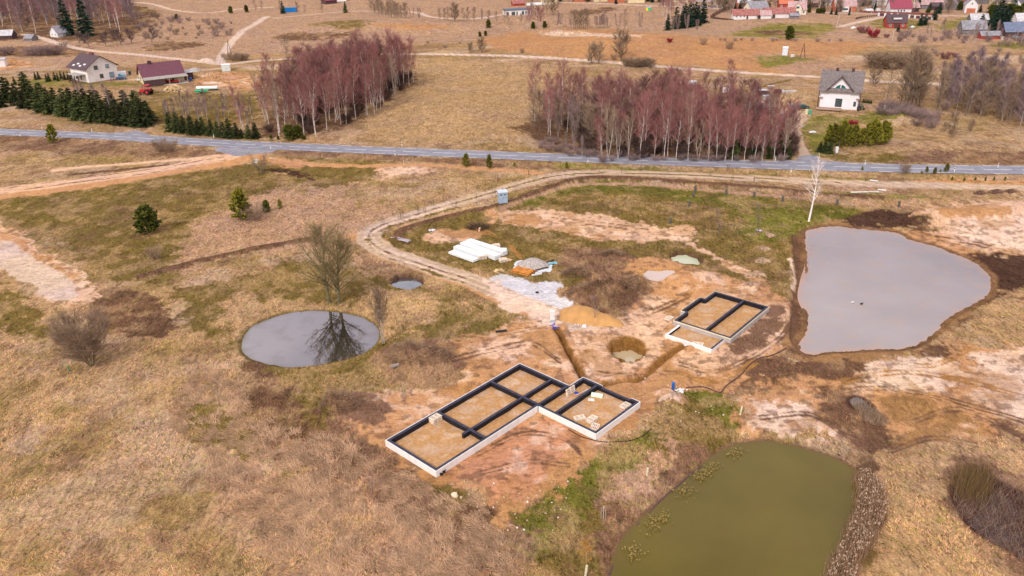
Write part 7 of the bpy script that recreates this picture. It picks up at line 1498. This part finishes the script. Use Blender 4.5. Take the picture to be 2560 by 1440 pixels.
# farm fence, village fences, hedge
def fence(pts, name, label, hgt, step, mat, rail=True, thick=.06, panel=None, pw=.3):
    P = smooth([at(*p) for p in pts], False, 6); seg = np.linalg.norm(np.diff(P, axis=0), axis=1); S = np.concatenate([[0], np.cumsum(seg)]); n = max(2, int(S[-1]/step)+1)
    s = np.linspace(0, S[-1], n); X = np.interp(s, S, P[:, 0]); Y = np.interp(s, S, P[:, 1]); Zz = H(X, Y)
    r = link(bpy.data.objects.new(name, None)); r.location = (X[0], Y[0], Zz[0]); tag(r, label, 'fence')
    for i in range(n): MB().box(X[i]-X[0]-pw/2, X[i]-X[0]+pw/2, Y[i]-Y[0]-pw/2, Y[i]-Y[0]+pw/2, Zz[i]-Zz[0]-.2, Zz[i]-Zz[0]+hgt).build('post', mat, r)
    m = MB()
    for i in range(n-1):
        a = np.array([X[i]-X[0], Y[i]-Y[0]]); b = np.array([X[i+1]-X[0], Y[i+1]-Y[0]]); 
        if panel: 
            v = (b-a)/np.linalg.norm(b-a); q = np.array([-v[1], v[0]])*.05; a2, b2 = a+v*pw*.6, b-v*pw*.6; z0, z1 = Zz[i]-Zz[0]+.1, Zz[i]-Zz[0]+hgt*.85
            k = len(m.v); m.v += [(*(a2-q), z0), (*(b2-q), z0), (*(b2+q), z0), (*(a2+q), z0), (*(a2-q), z1), (*(b2-q), z1), (*(b2+q), z1), (*(a2+q), z1)]; m.f += [tuple(k+j for j in f) for f in ((3, 2, 1, 0), (4, 5, 6, 7), (0, 1, 5, 4), (1, 2, 6, 5), (2, 3, 7, 6), (3, 0, 4, 7))]
        else: m.tube([(*a, Zz[i]-Zz[0]+hgt*.9), (*b, Zz[i+1]-Zz[0]+hgt*.9)], thick*.5, 4); m.tube([(*a, Zz[i]-Zz[0]+hgt*.5), (*b, Zz[i+1]-Zz[0]+hgt*.5)], thick*.5, 4)
    m.build('panel' if panel else 'wire', panel or METAL, r)
fence([(2196,40),(2240,42),(2290,46),(2330,50)], 'panel_fence', 'village fence of white pillars with dark panels above the red cottage', 1.8, 3.4, WHITE, panel=DARKW, pw=.9)
fence([(2150,31),(2200,34),(2260,36),(2330,38)], 'brick_fence', 'brown brick fence along the village road', 1.5, 3.4, BRICK, panel=pm('red_brown_panel', (.25, .09, .08), .8, .1, 1), pw=.5)
fence([(1744,18),(1790,19),(1830,20)], 'panel_fence', 'grey fence with pale posts left of the hedge', 1.7, 3.2, CONC, panel=GREYW, pw=.5)
fence([(500,188),(520,190),(535,195),(560,200)], 'wire_fence', 'thin wire fence above the sandy farm ground', 1.4, 2.8, DWOOD, pw=.1); fence([(540,226),(560,226),(575,224),(590,222)], 'wire_fence', 'thin wire fence below the sandy farm ground', 1.4, 2.8, DWOOD, pw=.1)
fence([(2140,48),(2160,44),(2195,40)], 'low_fence', 'row of dark posts climbing to the village road', 1.0, 2.2, DWOOD, pw=.5)
fence([(900,587),(912,601),(960,634)], 'x', 'x', 0, 1, WOOD) if False else None
def hedge_thing(pts, wd, h, label, mat, n=2200, seed=1):
    P = smooth([at(*p) for p in pts], False, 8); rg = random.Random(seed); m = MB(); c0 = P[0]; z0 = hz(*c0)
    for _ in range(n):
        i = rg.randrange(len(P)-1); t = rg.random(); q = P[i]*(1-t)+P[i+1]*t-c0; p = Vector((q[0]+rg.gauss(0, wd*.3), q[1]+rg.gauss(0, wd*.3), h*math.sqrt(rg.random())))
        m.blade(p, p+Vector((rg.uniform(-1, 1), rg.uniform(-1, 1), rg.uniform(-.5, 1)))*.55, .4, rg)
    for i in range(0, len(P)-1, 4): q = P[i]-c0; m.tube([(q[0], q[1], -.2), (q[0], q[1], h*.8)], .12, 4)
    o = m.build('hedge', mat); o.location = (c0[0], c0[1], z0); return tag(o, label, 'hedge')
hedge_thing([(1830,20),(1800,32),(1780,44),(1800,48),(1830,50)], 1.8, 2.0, 'brown clipped hedge bending round the garden at the left end of the village', pm('brown_hedge', (.17, .10, .07), .9, .2, 1), 2600)
hedge_thing([(1895,48),(1905,45),(1912,43)], 1.6, 1.8, 'short dark hedge beside the low red roofed house', pm('dark_hedge', (.10, .09, .04), .9, .2, 1), 600, 2); hedge_thing([(2152,17),(2180,12),(2220,12)], 2.4, 2.2, 'dark green hedge behind the village car port', MC['far_spruce_needles'], 1400, 3)

# ---------------------------------------------------------------- foundations
INS = pm('white_foam_boards', (.92, .91, .90), .7, .02, 1.3, vcol=(.82, .79, .75)); BIT = pm('black_bitumen', (.014, .013, .020), .75, .25, 2); BTOP = pm('dark_grey_membrane', (.050, .048, .075), .75, .2, 1.5); FCON = pm('bare_concrete_blocks', (.50, .46, .45), .9, .1, 1)
FSAND = None
def wall_run(r, a, b, wd, z0, z1, side, topm, name='wall', ext=0):
    """one straight wall in the foundation's own plan; dark core with a membrane cap"""
    a, b = np.array(a, float), np.array(b, float); v = (b-a)/np.linalg.norm(b-a); a = a-v*ext; b = b+v*ext; Ln = np.linalg.norm(b-a); rot = math.atan2(v[1], v[0])
    o = MB().box(0, Ln, -wd/2, wd/2, z0, z1, rot, (a[0], a[1], 0)).build(name, side, r); MB().box(.0, Ln, -wd/2-.012, wd/2+.012, z1, z1+.03, rot, (a[0], a[1], 0)).build('membrane', topm, o)
o1 = flat(1090, 1180, .7); F1 = empty('house_foundation', o1[0], o1[1], 0, math.radians(46.5)); tag(F1, 'large L shaped foundation with white outer insulation and black inner walls', 'foundation')
T = .38; t2 = T/2; I = .10
out = [(0, 0), (18.3, 0), (18.3, -9.7), (28.3, -9.7), (28.0, -8.1), (27.9, -3.4), (27.5, .1), (25.1, .1), (25.0, 9.4), (0, 9.6)]
out = [(0, 0), (18.3, 0), (18.3, -9.7), (28.1, -9.7), (28.1, .1), (25.1, .1), (25.1, 9.5), (0, 9.5)]
def inset(poly, d):
    n = len(poly); res = []
    for i in range(n):
        p0, p1, p2 = (np.array(poly[(i+k-1) % n], float) for k in range(3)); a = (p1-p0)/np.linalg.norm(p1-p0); b = (p2-p1)/np.linalg.norm(p2-p1)
        res.append(p1+(np.array([-a[1], a[0]])+np.array([-b[1], b[0]]))*d)
    return res
ctr = inset(out, I+t2); HW = .72
for i in range(len(ctr)):
    a, b = ctr[i], ctr[(i+1) % len(ctr)]
    if i == 3:   # back wall of the garage with the lowered door stretch
        wall_run(F1, a, (a[0], -8.2), T, -.6, HW, BIT, BTOP, ext=0); wall_run(F1, (a[0], -8.2), (a[0], -3.4), T, -.6, HW-.22, BIT, BTOP); wall_run(F1, (a[0], -3.4), b, T, -.6, HW, BIT, BTOP); continue
    wall_run(F1, a, b, T, -.6, HW-.0005*i, BIT, BTOP, ext=t2-.002 if i % 2 == 0 else -t2-.001)
for i in range(len(out)):
    a, b = np.array(out[i], float), np.array(out[(i+1) % len(out)], float); v = (b-a)/np.linalg.norm(b-a); q = np.array([-v[1], v[0]]); Ln = np.linalg.norm(b-a)
    segs = [(0, 1.5, 0), (6.3, Ln, 0)] if i == 3 else [(0, Ln, 0)]
    for s0, s1, _ in segs:
        m = MB(); p = a+q*(I/2)+v*s0; e0 = 0 if i % 2 == 0 else (-I if s0 == 0 else 0); L_ = s1-s0; x0_ = I+.002 if (i % 2 and s0 == 0) else 0
        m.box(x0_, L_-(I+.002 if (i % 2 and s1 == Ln) else 0), -I/2, I/2-.003, -.35, HW+.045, math.atan2(v[1], v[0]), (p[0], p[1], 0)); m.build('insulation', INS, F1)
yi = HW-.012
for a, b in (((8.7, I+T), (8.7, 9.5-I-T)), ((18.75, I+T), (18.75, 9.5-I-T)), ((7.4, 3.1), (8.7-t2, 3.1)), ((8.7+t2, 3.1), (18.75-t2, 3.1)), ((18.75+t2, 3.1), (25.1-I-T, 3.1)), ((18.75+t2, .1+.2), (25.1, .1+.2)), ((18.3+I+T, -2.7), (28.1-I-T, -2.7))):
    wall_run(F1, a, b, T-.02, -.6, yi, BIT, BTOP, 'inner_wall'); yi -= .003
FS = pm('room_sand', (.56, .36, .20), .95, .12, .35, .3, vcol=(.60, .34, .13))
o2 = flat(1780, 874, .6); F2 = empty('house_foundation', o2[0], o2[1], 0, math.radians(49)); tag(F2, 'smaller grey foundation with black inner walls and low terrace, farther back', 'foundation')
outm = [(4.5, -.8), (18.4, -.8), (18.4, 9.1), (14.8, 9.1), (14.8, 10.0), (8.3, 10.0), (8.3, 9.2), (4.5, 9.2)]
cm = inset(outm, .08+t2)
for i in range(len(cm)):
    wall_run(F2, cm[i], cm[(i+1) % len(cm)], T, -.5, .75-.0005*i, BIT, BTOP, ext=(t2-.002 if i % 2 == 0 else -t2-.001) if i < 3 or i == 7 else 0)
for i in range(len(outm)):
    a, b = np.array(outm[i], float), np.array(outm[(i+1) % len(outm)], float); v = (b-a)/np.linalg.norm(b-a); q = np.array([-v[1], v[0]]); Ln = np.linalg.norm(b-a); p = a+q*.03
    k_ = .062 if i % 2 else 0
    MB().box(k_, Ln-k_, -.03, .03, -.4, .62, math.atan2(v[1], v[0]), (p[0], p[1], 0)).build('outer_face', FCON, F2)
    MB().box(k_, Ln-k_, -.03, .03, .622, .77, math.atan2(v[1], v[0]), (p[0], p[1], 0)).build('edge_strip', pm('cream_strip', (.85, .76, .5), .7, .04, 1), F2)
wall_run(F2, (4.5+.08+T, 3.6), (18.4-.08-T, 3.6), T-.03, -.5, .73, BIT, BTOP, 'inner_wall')
tp = [(0, .1), (4.45, .1), (4.45, 8.0), (0, 8.0)]; ct = inset(tp, .18)
for i in (0, 2, 3):
    a, b = ct[i], ct[(i+1) % 4]; wall_run(F2, a, b, .3, -.5, .45-.0006*i, BIT if i else FCON, INS if i != 0 else BTOP, 'terrace_wall', ext=.149 if i == 3 else -.151)
for i in (0, 2, 3):
    a, b = np.array(tp[i], float), np.array(tp[(i+1) % 4], float); v = (b-a)/np.linalg.norm(b-a); Ln = np.linalg.norm(b-a); q = np.array([-v[1], v[0]])*(-.0)
    MB().box(0 if i == 3 else .05, Ln-(.05 if i != 3 else 0), -.03, .0, -.4, .50, math.atan2(v[1], v[0]), (a[0], a[1], 0)).build('insulation', INS, F2)
# raked sand floors of the rooms
def sand_floor(r, poly, z, seed, name='sand_floor'):
    xs = [p[0] for p in poly]; ys = [p[1] for p in poly]; m = MB(); nx, ny = int((max(xs)-min(xs))/.35)+2, int((max(ys)-min(ys))/.35)+2; idx = {}
    for i in range(nx):
        for j in range(ny):
            x = min(xs)+(max(xs)-min(xs))*i/(nx-1); y = min(ys)+(max(ys)-min(ys))*j/(ny-1); e = min(i, nx-1-i, j, ny-1-j)
            z_ = z+.26*(float(fbm(np.array([x+seed*7]), np.array([y]), 2.2, 3, 40)[0])-.5)*min(1, e/3)+.04*(float(fbm(np.array([x]), np.array([y]), .5, 2, 41)[0])-.5); m.v.append((x, y, z_))
    for i in range(nx-1):
        for j in range(ny-1): k = i*ny+j; m.f.append((k, k+ny, k+ny+1, k+1))
    m.build(name, ROOMS, r, True)
ROOMS = bpy.data.materials.new('room_sand_floor'); ROOMS.use_nodes = True; _t = ROOMS.node_tree; _b = _t.nodes['Principled BSDF']; _b.inputs['Roughness'].default_value = .95; _b.inputs['Specular IOR Level'].default_value = .05
_tc = _t.nodes.new('ShaderNodeTexCoord'); _n1 = _t.nodes.new('ShaderNodeTexNoise'); _n1.inputs['Scale'].default_value = .33; _n1.inputs['Detail'].default_value = 5; _n1.inputs['Distortion'].default_value = .3; _t.links.new(_tc.outputs['Object'], _n1.inputs['Vector'])
_r = _t.nodes.new('ShaderNodeValToRGB'); _e = _r.color_ramp.elements; _e[0].position = .36; _e[0].color = (.57, .37, .235, 1); _e[1].position = .66; _e[1].color = (.66, .45, .30, 1); _m = _e.new(.53); _m.color = (.53, .28, .11, 1)
_n2 = _t.nodes.new('ShaderNodeTexNoise'); _n2.inputs['Scale'].default_value = 2.5; _n2.inputs['Detail'].default_value = 6; _t.links.new(_tc.outputs['Object'], _n2.inputs['Vector']); _mr = _t.nodes.new('ShaderNodeMapRange'); _mr.inputs['From Min'].default_value = .3; _mr.inputs['From Max'].default_value = .7; _mr.inputs['To Min'].default_value = .8; _mr.inputs['To Max'].default_value = 1.15
_t.links.new(_n2.outputs['Fac'], _mr.inputs['Value']); _t.links.new(_n1.outputs['Fac'], _r.inputs[0]); _sc = _t.nodes.new('ShaderNodeVectorMath'); _sc.operation = 'SCALE'; _t.links.new(_r.outputs[0], _sc.inputs[0]); _t.links.new(_mr.outputs[0], _sc.inputs['Scale']); _t.links.new(_sc.outputs[0], _b.inputs['Base Color'])
FL = .03
sand_floor(F1, [(.3, .3), (24.9, .3), (24.9, 9.3), (.3, 9.3)], FL, 1); sand_floor(F1, [(18.5, -9.5), (27.9, -9.5), (27.9, .2), (18.5, .2)], FL-.01, 2)
sand_floor(F2, [(4.7, -.6), (18.2, -.6), (18.2, 9.0), (4.7, 9.0)], .04, 3); sand_floor(F2, [(8.5, 8.9), (14.6, 8.9), (14.6, 9.8), (8.5, 9.8)], .02, 5); sand_floor(F2, [(.2, .3), (4.5, .3), (4.5, 7.8), (.2, 7.8)], .02, 4)
# ---------------------------------------------------------------- grass, reeds
def quads(name, V_, C_, label, kind='stuff', rough=.95):
    n = len(V_)//4; me = bpy.data.meshes.new(name); me.vertices.add(4*n); me.vertices.foreach_set('co', V_.astype(np.float32).ravel()); me.loops.add(4*n); me.loops.foreach_set('vertex_index', np.arange(4*n, dtype=np.int32))
    me.polygons.add(n); me.polygons.foreach_set('loop_start', np.arange(0, 4*n, 4, dtype=np.int32)); me.update(calc_edges=True)
    a = me.attributes.new('Col', 'FLOAT_COLOR', 'POINT'); a.data.foreach_set('color', np.concatenate([C_, np.ones((4*n, 1))], 1).astype(np.float32).ravel())
    m = bpy.data.materials.new(name); m.use_nodes = True; t = m.node_tree; b = t.nodes['Principled BSDF']; b.inputs['Roughness'].default_value = rough; b.inputs['Specular IOR Level'].default_value = .1
    at_ = t.nodes.new('ShaderNodeAttribute'); at_.attribute_name = 'Col'; t.links.new(at_.outputs['Color'], b.inputs['Base Color']); me.materials.append(m)
    o = link(bpy.data.objects.new(name, me)); return tag(o, label, 'grass', None, kind)
def blades(base, col, length, width, lean, per, rs, leandir=None):
    """tufts of flat blades: base (n,3)"""
    n = len(base); B = np.repeat(base, per, 0)+np.concatenate([rs.normal(0, .12, (n*per, 2)), np.zeros((n*per, 1))], 1)*np.repeat(length, per)[:, None]*1.6
    az = rs.uniform(0, 2*np.pi, n*per) if leandir is None else np.repeat(leandir, per)+rs.normal(0, .7, n*per)
    ln = np.repeat(length, per)*rs.uniform(.6, 1.3, n*per); le = rs.uniform(lean[0], lean[1], n*per)
    T = B+np.stack([np.cos(az)*np.sin(le)*ln, np.sin(az)*np.sin(le)*ln, np.cos(le)*ln], 1)
    sa = rs.uniform(0, 2*np.pi, n*per); S = np.stack([np.cos(sa), np.sin(sa), np.zeros(n*per)], 1)*np.repeat(width, per)[:, None]*.5
    V_ = np.stack([B-S, B+S, T+S*.35, T-S*.35], 1).reshape(-1, 3); cc = np.repeat(col, per, 0)*rs.uniform(.7, 1.35, (n*per, 1)); return V_, np.repeat(np.clip(cc, 0, .9), 4, 0)
def grass_cover():
    rs = np.random.default_rng(4); n = 120000
    phi = np.radians(rs.uniform(17, 50, n)); r = CH/np.tan(phi); az = np.radians(rs.uniform(-43, 43, n)); X = r*np.sin(az); Y = r*np.cos(az)
    col, gr = GSAMPLE(X, Y); k = (gr > .62) & (rs.random(n) < gr); X, Y, col = X[k], Y[k], col[k]
    clump = fbm(X, Y, 3, 3, 51); k = clump > .38; X, Y, col, clump = X[k], Y[k], col[k], clump[k]
    Zz = H(X, Y)-.02; rr = np.hypot(X, Y); ld = 2.6+3*(fbm(X, Y, 12, 2, 52)-.5)*2
    ln = rs.uniform(.12, .28, len(X))*(.6+.9*clump)*(1+rr/250); wd = ln*.2+.012*rr/100*2
    hue = np.array([[1.08, 1.04, .84], [1.08, .96, 1.08], [1.1, .99, 1.0], [.8, .98, .55], [.6, .5, .5], [1.25, 1.14, 1.08]])[rs.choice(6, len(X), p=[.27, .22, .2, .11, .08, .12])]; col = col*hue
    V_, C_ = blades(np.stack([X, Y, Zz], 1), col*1.4, ln, wd, (.9, 1.5), 3, rs, ld)
    quads('dry_grass', V_, C_, 'dry matted grass and weeds covering the meadows')
    # long flattened tufts combed by the snow
    P = wpoly([(520,900),(650,1040),(760,1080),(900,1140),(1060,1200),(1230,1300),(1300,1500),(760,1500),(640,1330),(540,1180),(440,1020)], None, 3); lo, hi = P.min(0), P.max(0)
    n = 60000; X, Y = rs.uniform(lo[0], hi[0], n), rs.uniform(lo[1], hi[1], n); sd = seg_dist(X, Y, P, True)+6*(fbm(X, Y, 4, 3, 55)-.5); k = (sd > 0) & (fbm(X, Y, 1.6, 3, 56) > .42); X, Y = X[k], Y[k]
    ld = 2.9+5*(fbm(X, Y, 5, 3, 57)-.5); m = len(X); f = fbm(X, Y, .9, 2, 58)[:, None]
    V_, C_ = blades(np.stack([X, Y, H(X, Y)], 1), np.array([[.50, .315, .19]])*(.45+1.2*f), rs.uniform(.5, .95, m), np.full(m, .05), (1.05, 1.5), 3, rs, ld)
    quads('matted_grass', V_, C_, 'long pinkish grass lying flat in waves left of the foundation')
grass_cover()
def reeds(pts, n, h, cols, name, label, seed, lean=(0, .35), per=3, w_=.035, spread=.35, heads=None):
    rs = np.random.default_rng(seed); P = np.array([at(*p) for p in pts]); lo, hi = P.min(0), P.max(0); out = []
    while len(out) < n:
        x, y = rs.uniform(lo[0], hi[0]), rs.uniform(lo[1], hi[1])
        if inside(P, x, y): out.append((x, y))
    out = np.array(out); Zz = H(out[:, 0], out[:, 1]); Zz = np.maximum(Zz, -.6); c_ = np.array(cols)[rs.integers(0, len(cols), n)]
    ln = rs.uniform(.6, 1.1, n)*h; V_, C_ = blades(np.stack([out[:, 0], out[:, 1], Zz], 1), c_, ln, np.full(n, w_), lean, per, rs)
    if heads:
        k = rs.random(n) < heads; B = np.stack([out[k, 0], out[k, 1], Zz[k]+ln[k]*.85], 1); m = len(B)
        V2, C2 = blades(B, np.tile(np.array([[.62, .46, .34]]), (m, 1)), np.full(m, .2), np.full(m, .13), (0, .5), 2, rs); V_ = np.concatenate([V_, V2]); C_ = np.concatenate([C_, C2])
    return quads(name, V_, C_, label)
reeds([(2140,1185),(2170,1180),(2205,1230),(2215,1290),(2180,1360),(2150,1400),(2130,1480),(2060,1480),(2080,1400),(2110,1350),(2135,1290),(2148,1230)], 3400, 1.5, [(.40,.24,.15),(.50,.32,.2),(.16,.09,.05)], 'reeds', 'pinkish dry reeds with pale heads along the right bank of the green pond', 61, heads=.22)
reeds([(2385,1240),(2400,1190),(2450,1170),(2520,1210),(2600,1240),(2600,1420),(2520,1385),(2440,1330),(2395,1290)], 2000, 1.5, [(.12,.06,.05),(.2,.11,.08),(.38,.26,.19)], 'ditch_weeds', 'tangled brown weeds filling the ditch in the lower right corner', 62, (.3, 1.3))
reeds([(2395,1235),(2385,1205),(2420,1175),(2465,1180),(2470,1230),(2440,1260)], 620, 2.3, [(.24,.16,.06),(.30,.19,.09),(.16,.10,.05)], 'ditch_shrub', 'bushy olive brown shrub at the head of the reedy ditch', 63, (0, .6))
reeds([(2130,1005),(2160,1000),(2200,1040),(2230,1060),(2190,1065),(2145,1040)], 500, .9, [(.42,.3,.22),(.3,.2,.12)], 'rushes', 'dry rushes round the small puddle', 64, (.1, .9))
reeds([(2140,1165),(2180,1155),(2200,1175),(2170,1185)], 260, .9, [(.22,.13,.08)], 'rushes', 'dark rushes above the reeds of the green pond', 65, (.1, .9))
reeds([(1780,900),(1860,850),(1960,770),(1975,800),(1890,880),(1810,930)], 700, .5, [(.24,.14,.09),(.35,.22,.13)], 'weeds', 'brown weeds right of the smaller foundation', 66, (.3, 1.2))
# floating weed on the green pond
def floaters():
    rs = np.random.default_rng(7); V_, C_ = [], []
    path = smooth([flat(*p, -.4) for p in [(1560,1400),(1590,1345),(1640,1290),(1680,1245),(1720,1205),(1755,1175),(1800,1140),(1850,1118)]], False, 12)
    for _ in range(520):
        i = int(rs.choice([3, 5, 18, 22, 24, 40, 42, 55, 60, 63, 76, 80]))+rs.integers(0, 4); p = path[i]+rs.normal(0, .5, 2)+np.array([.35, -.35]); s = rs.uniform(.04, .15); a = rs.uniform(0, 6.3); c, q = math.cos(a)*s, math.sin(a)*s
        z = -.385+rs.random()*.012; V_ += [(p[0]+c, p[1]+q, z), (p[0]-q, p[1]+c, z), (p[0]-c, p[1]-q, z), (p[0]+q, p[1]-c, z)]; C_ += [np.array([.27, .19, .06])*rs.uniform(.6, 1.3)]*4
    o = quads('floating_weed', np.array(V_), np.array(C_), 'yellowish weed floating along the edging of the green pond'); o['category'] = 'pond weed'
floaters()
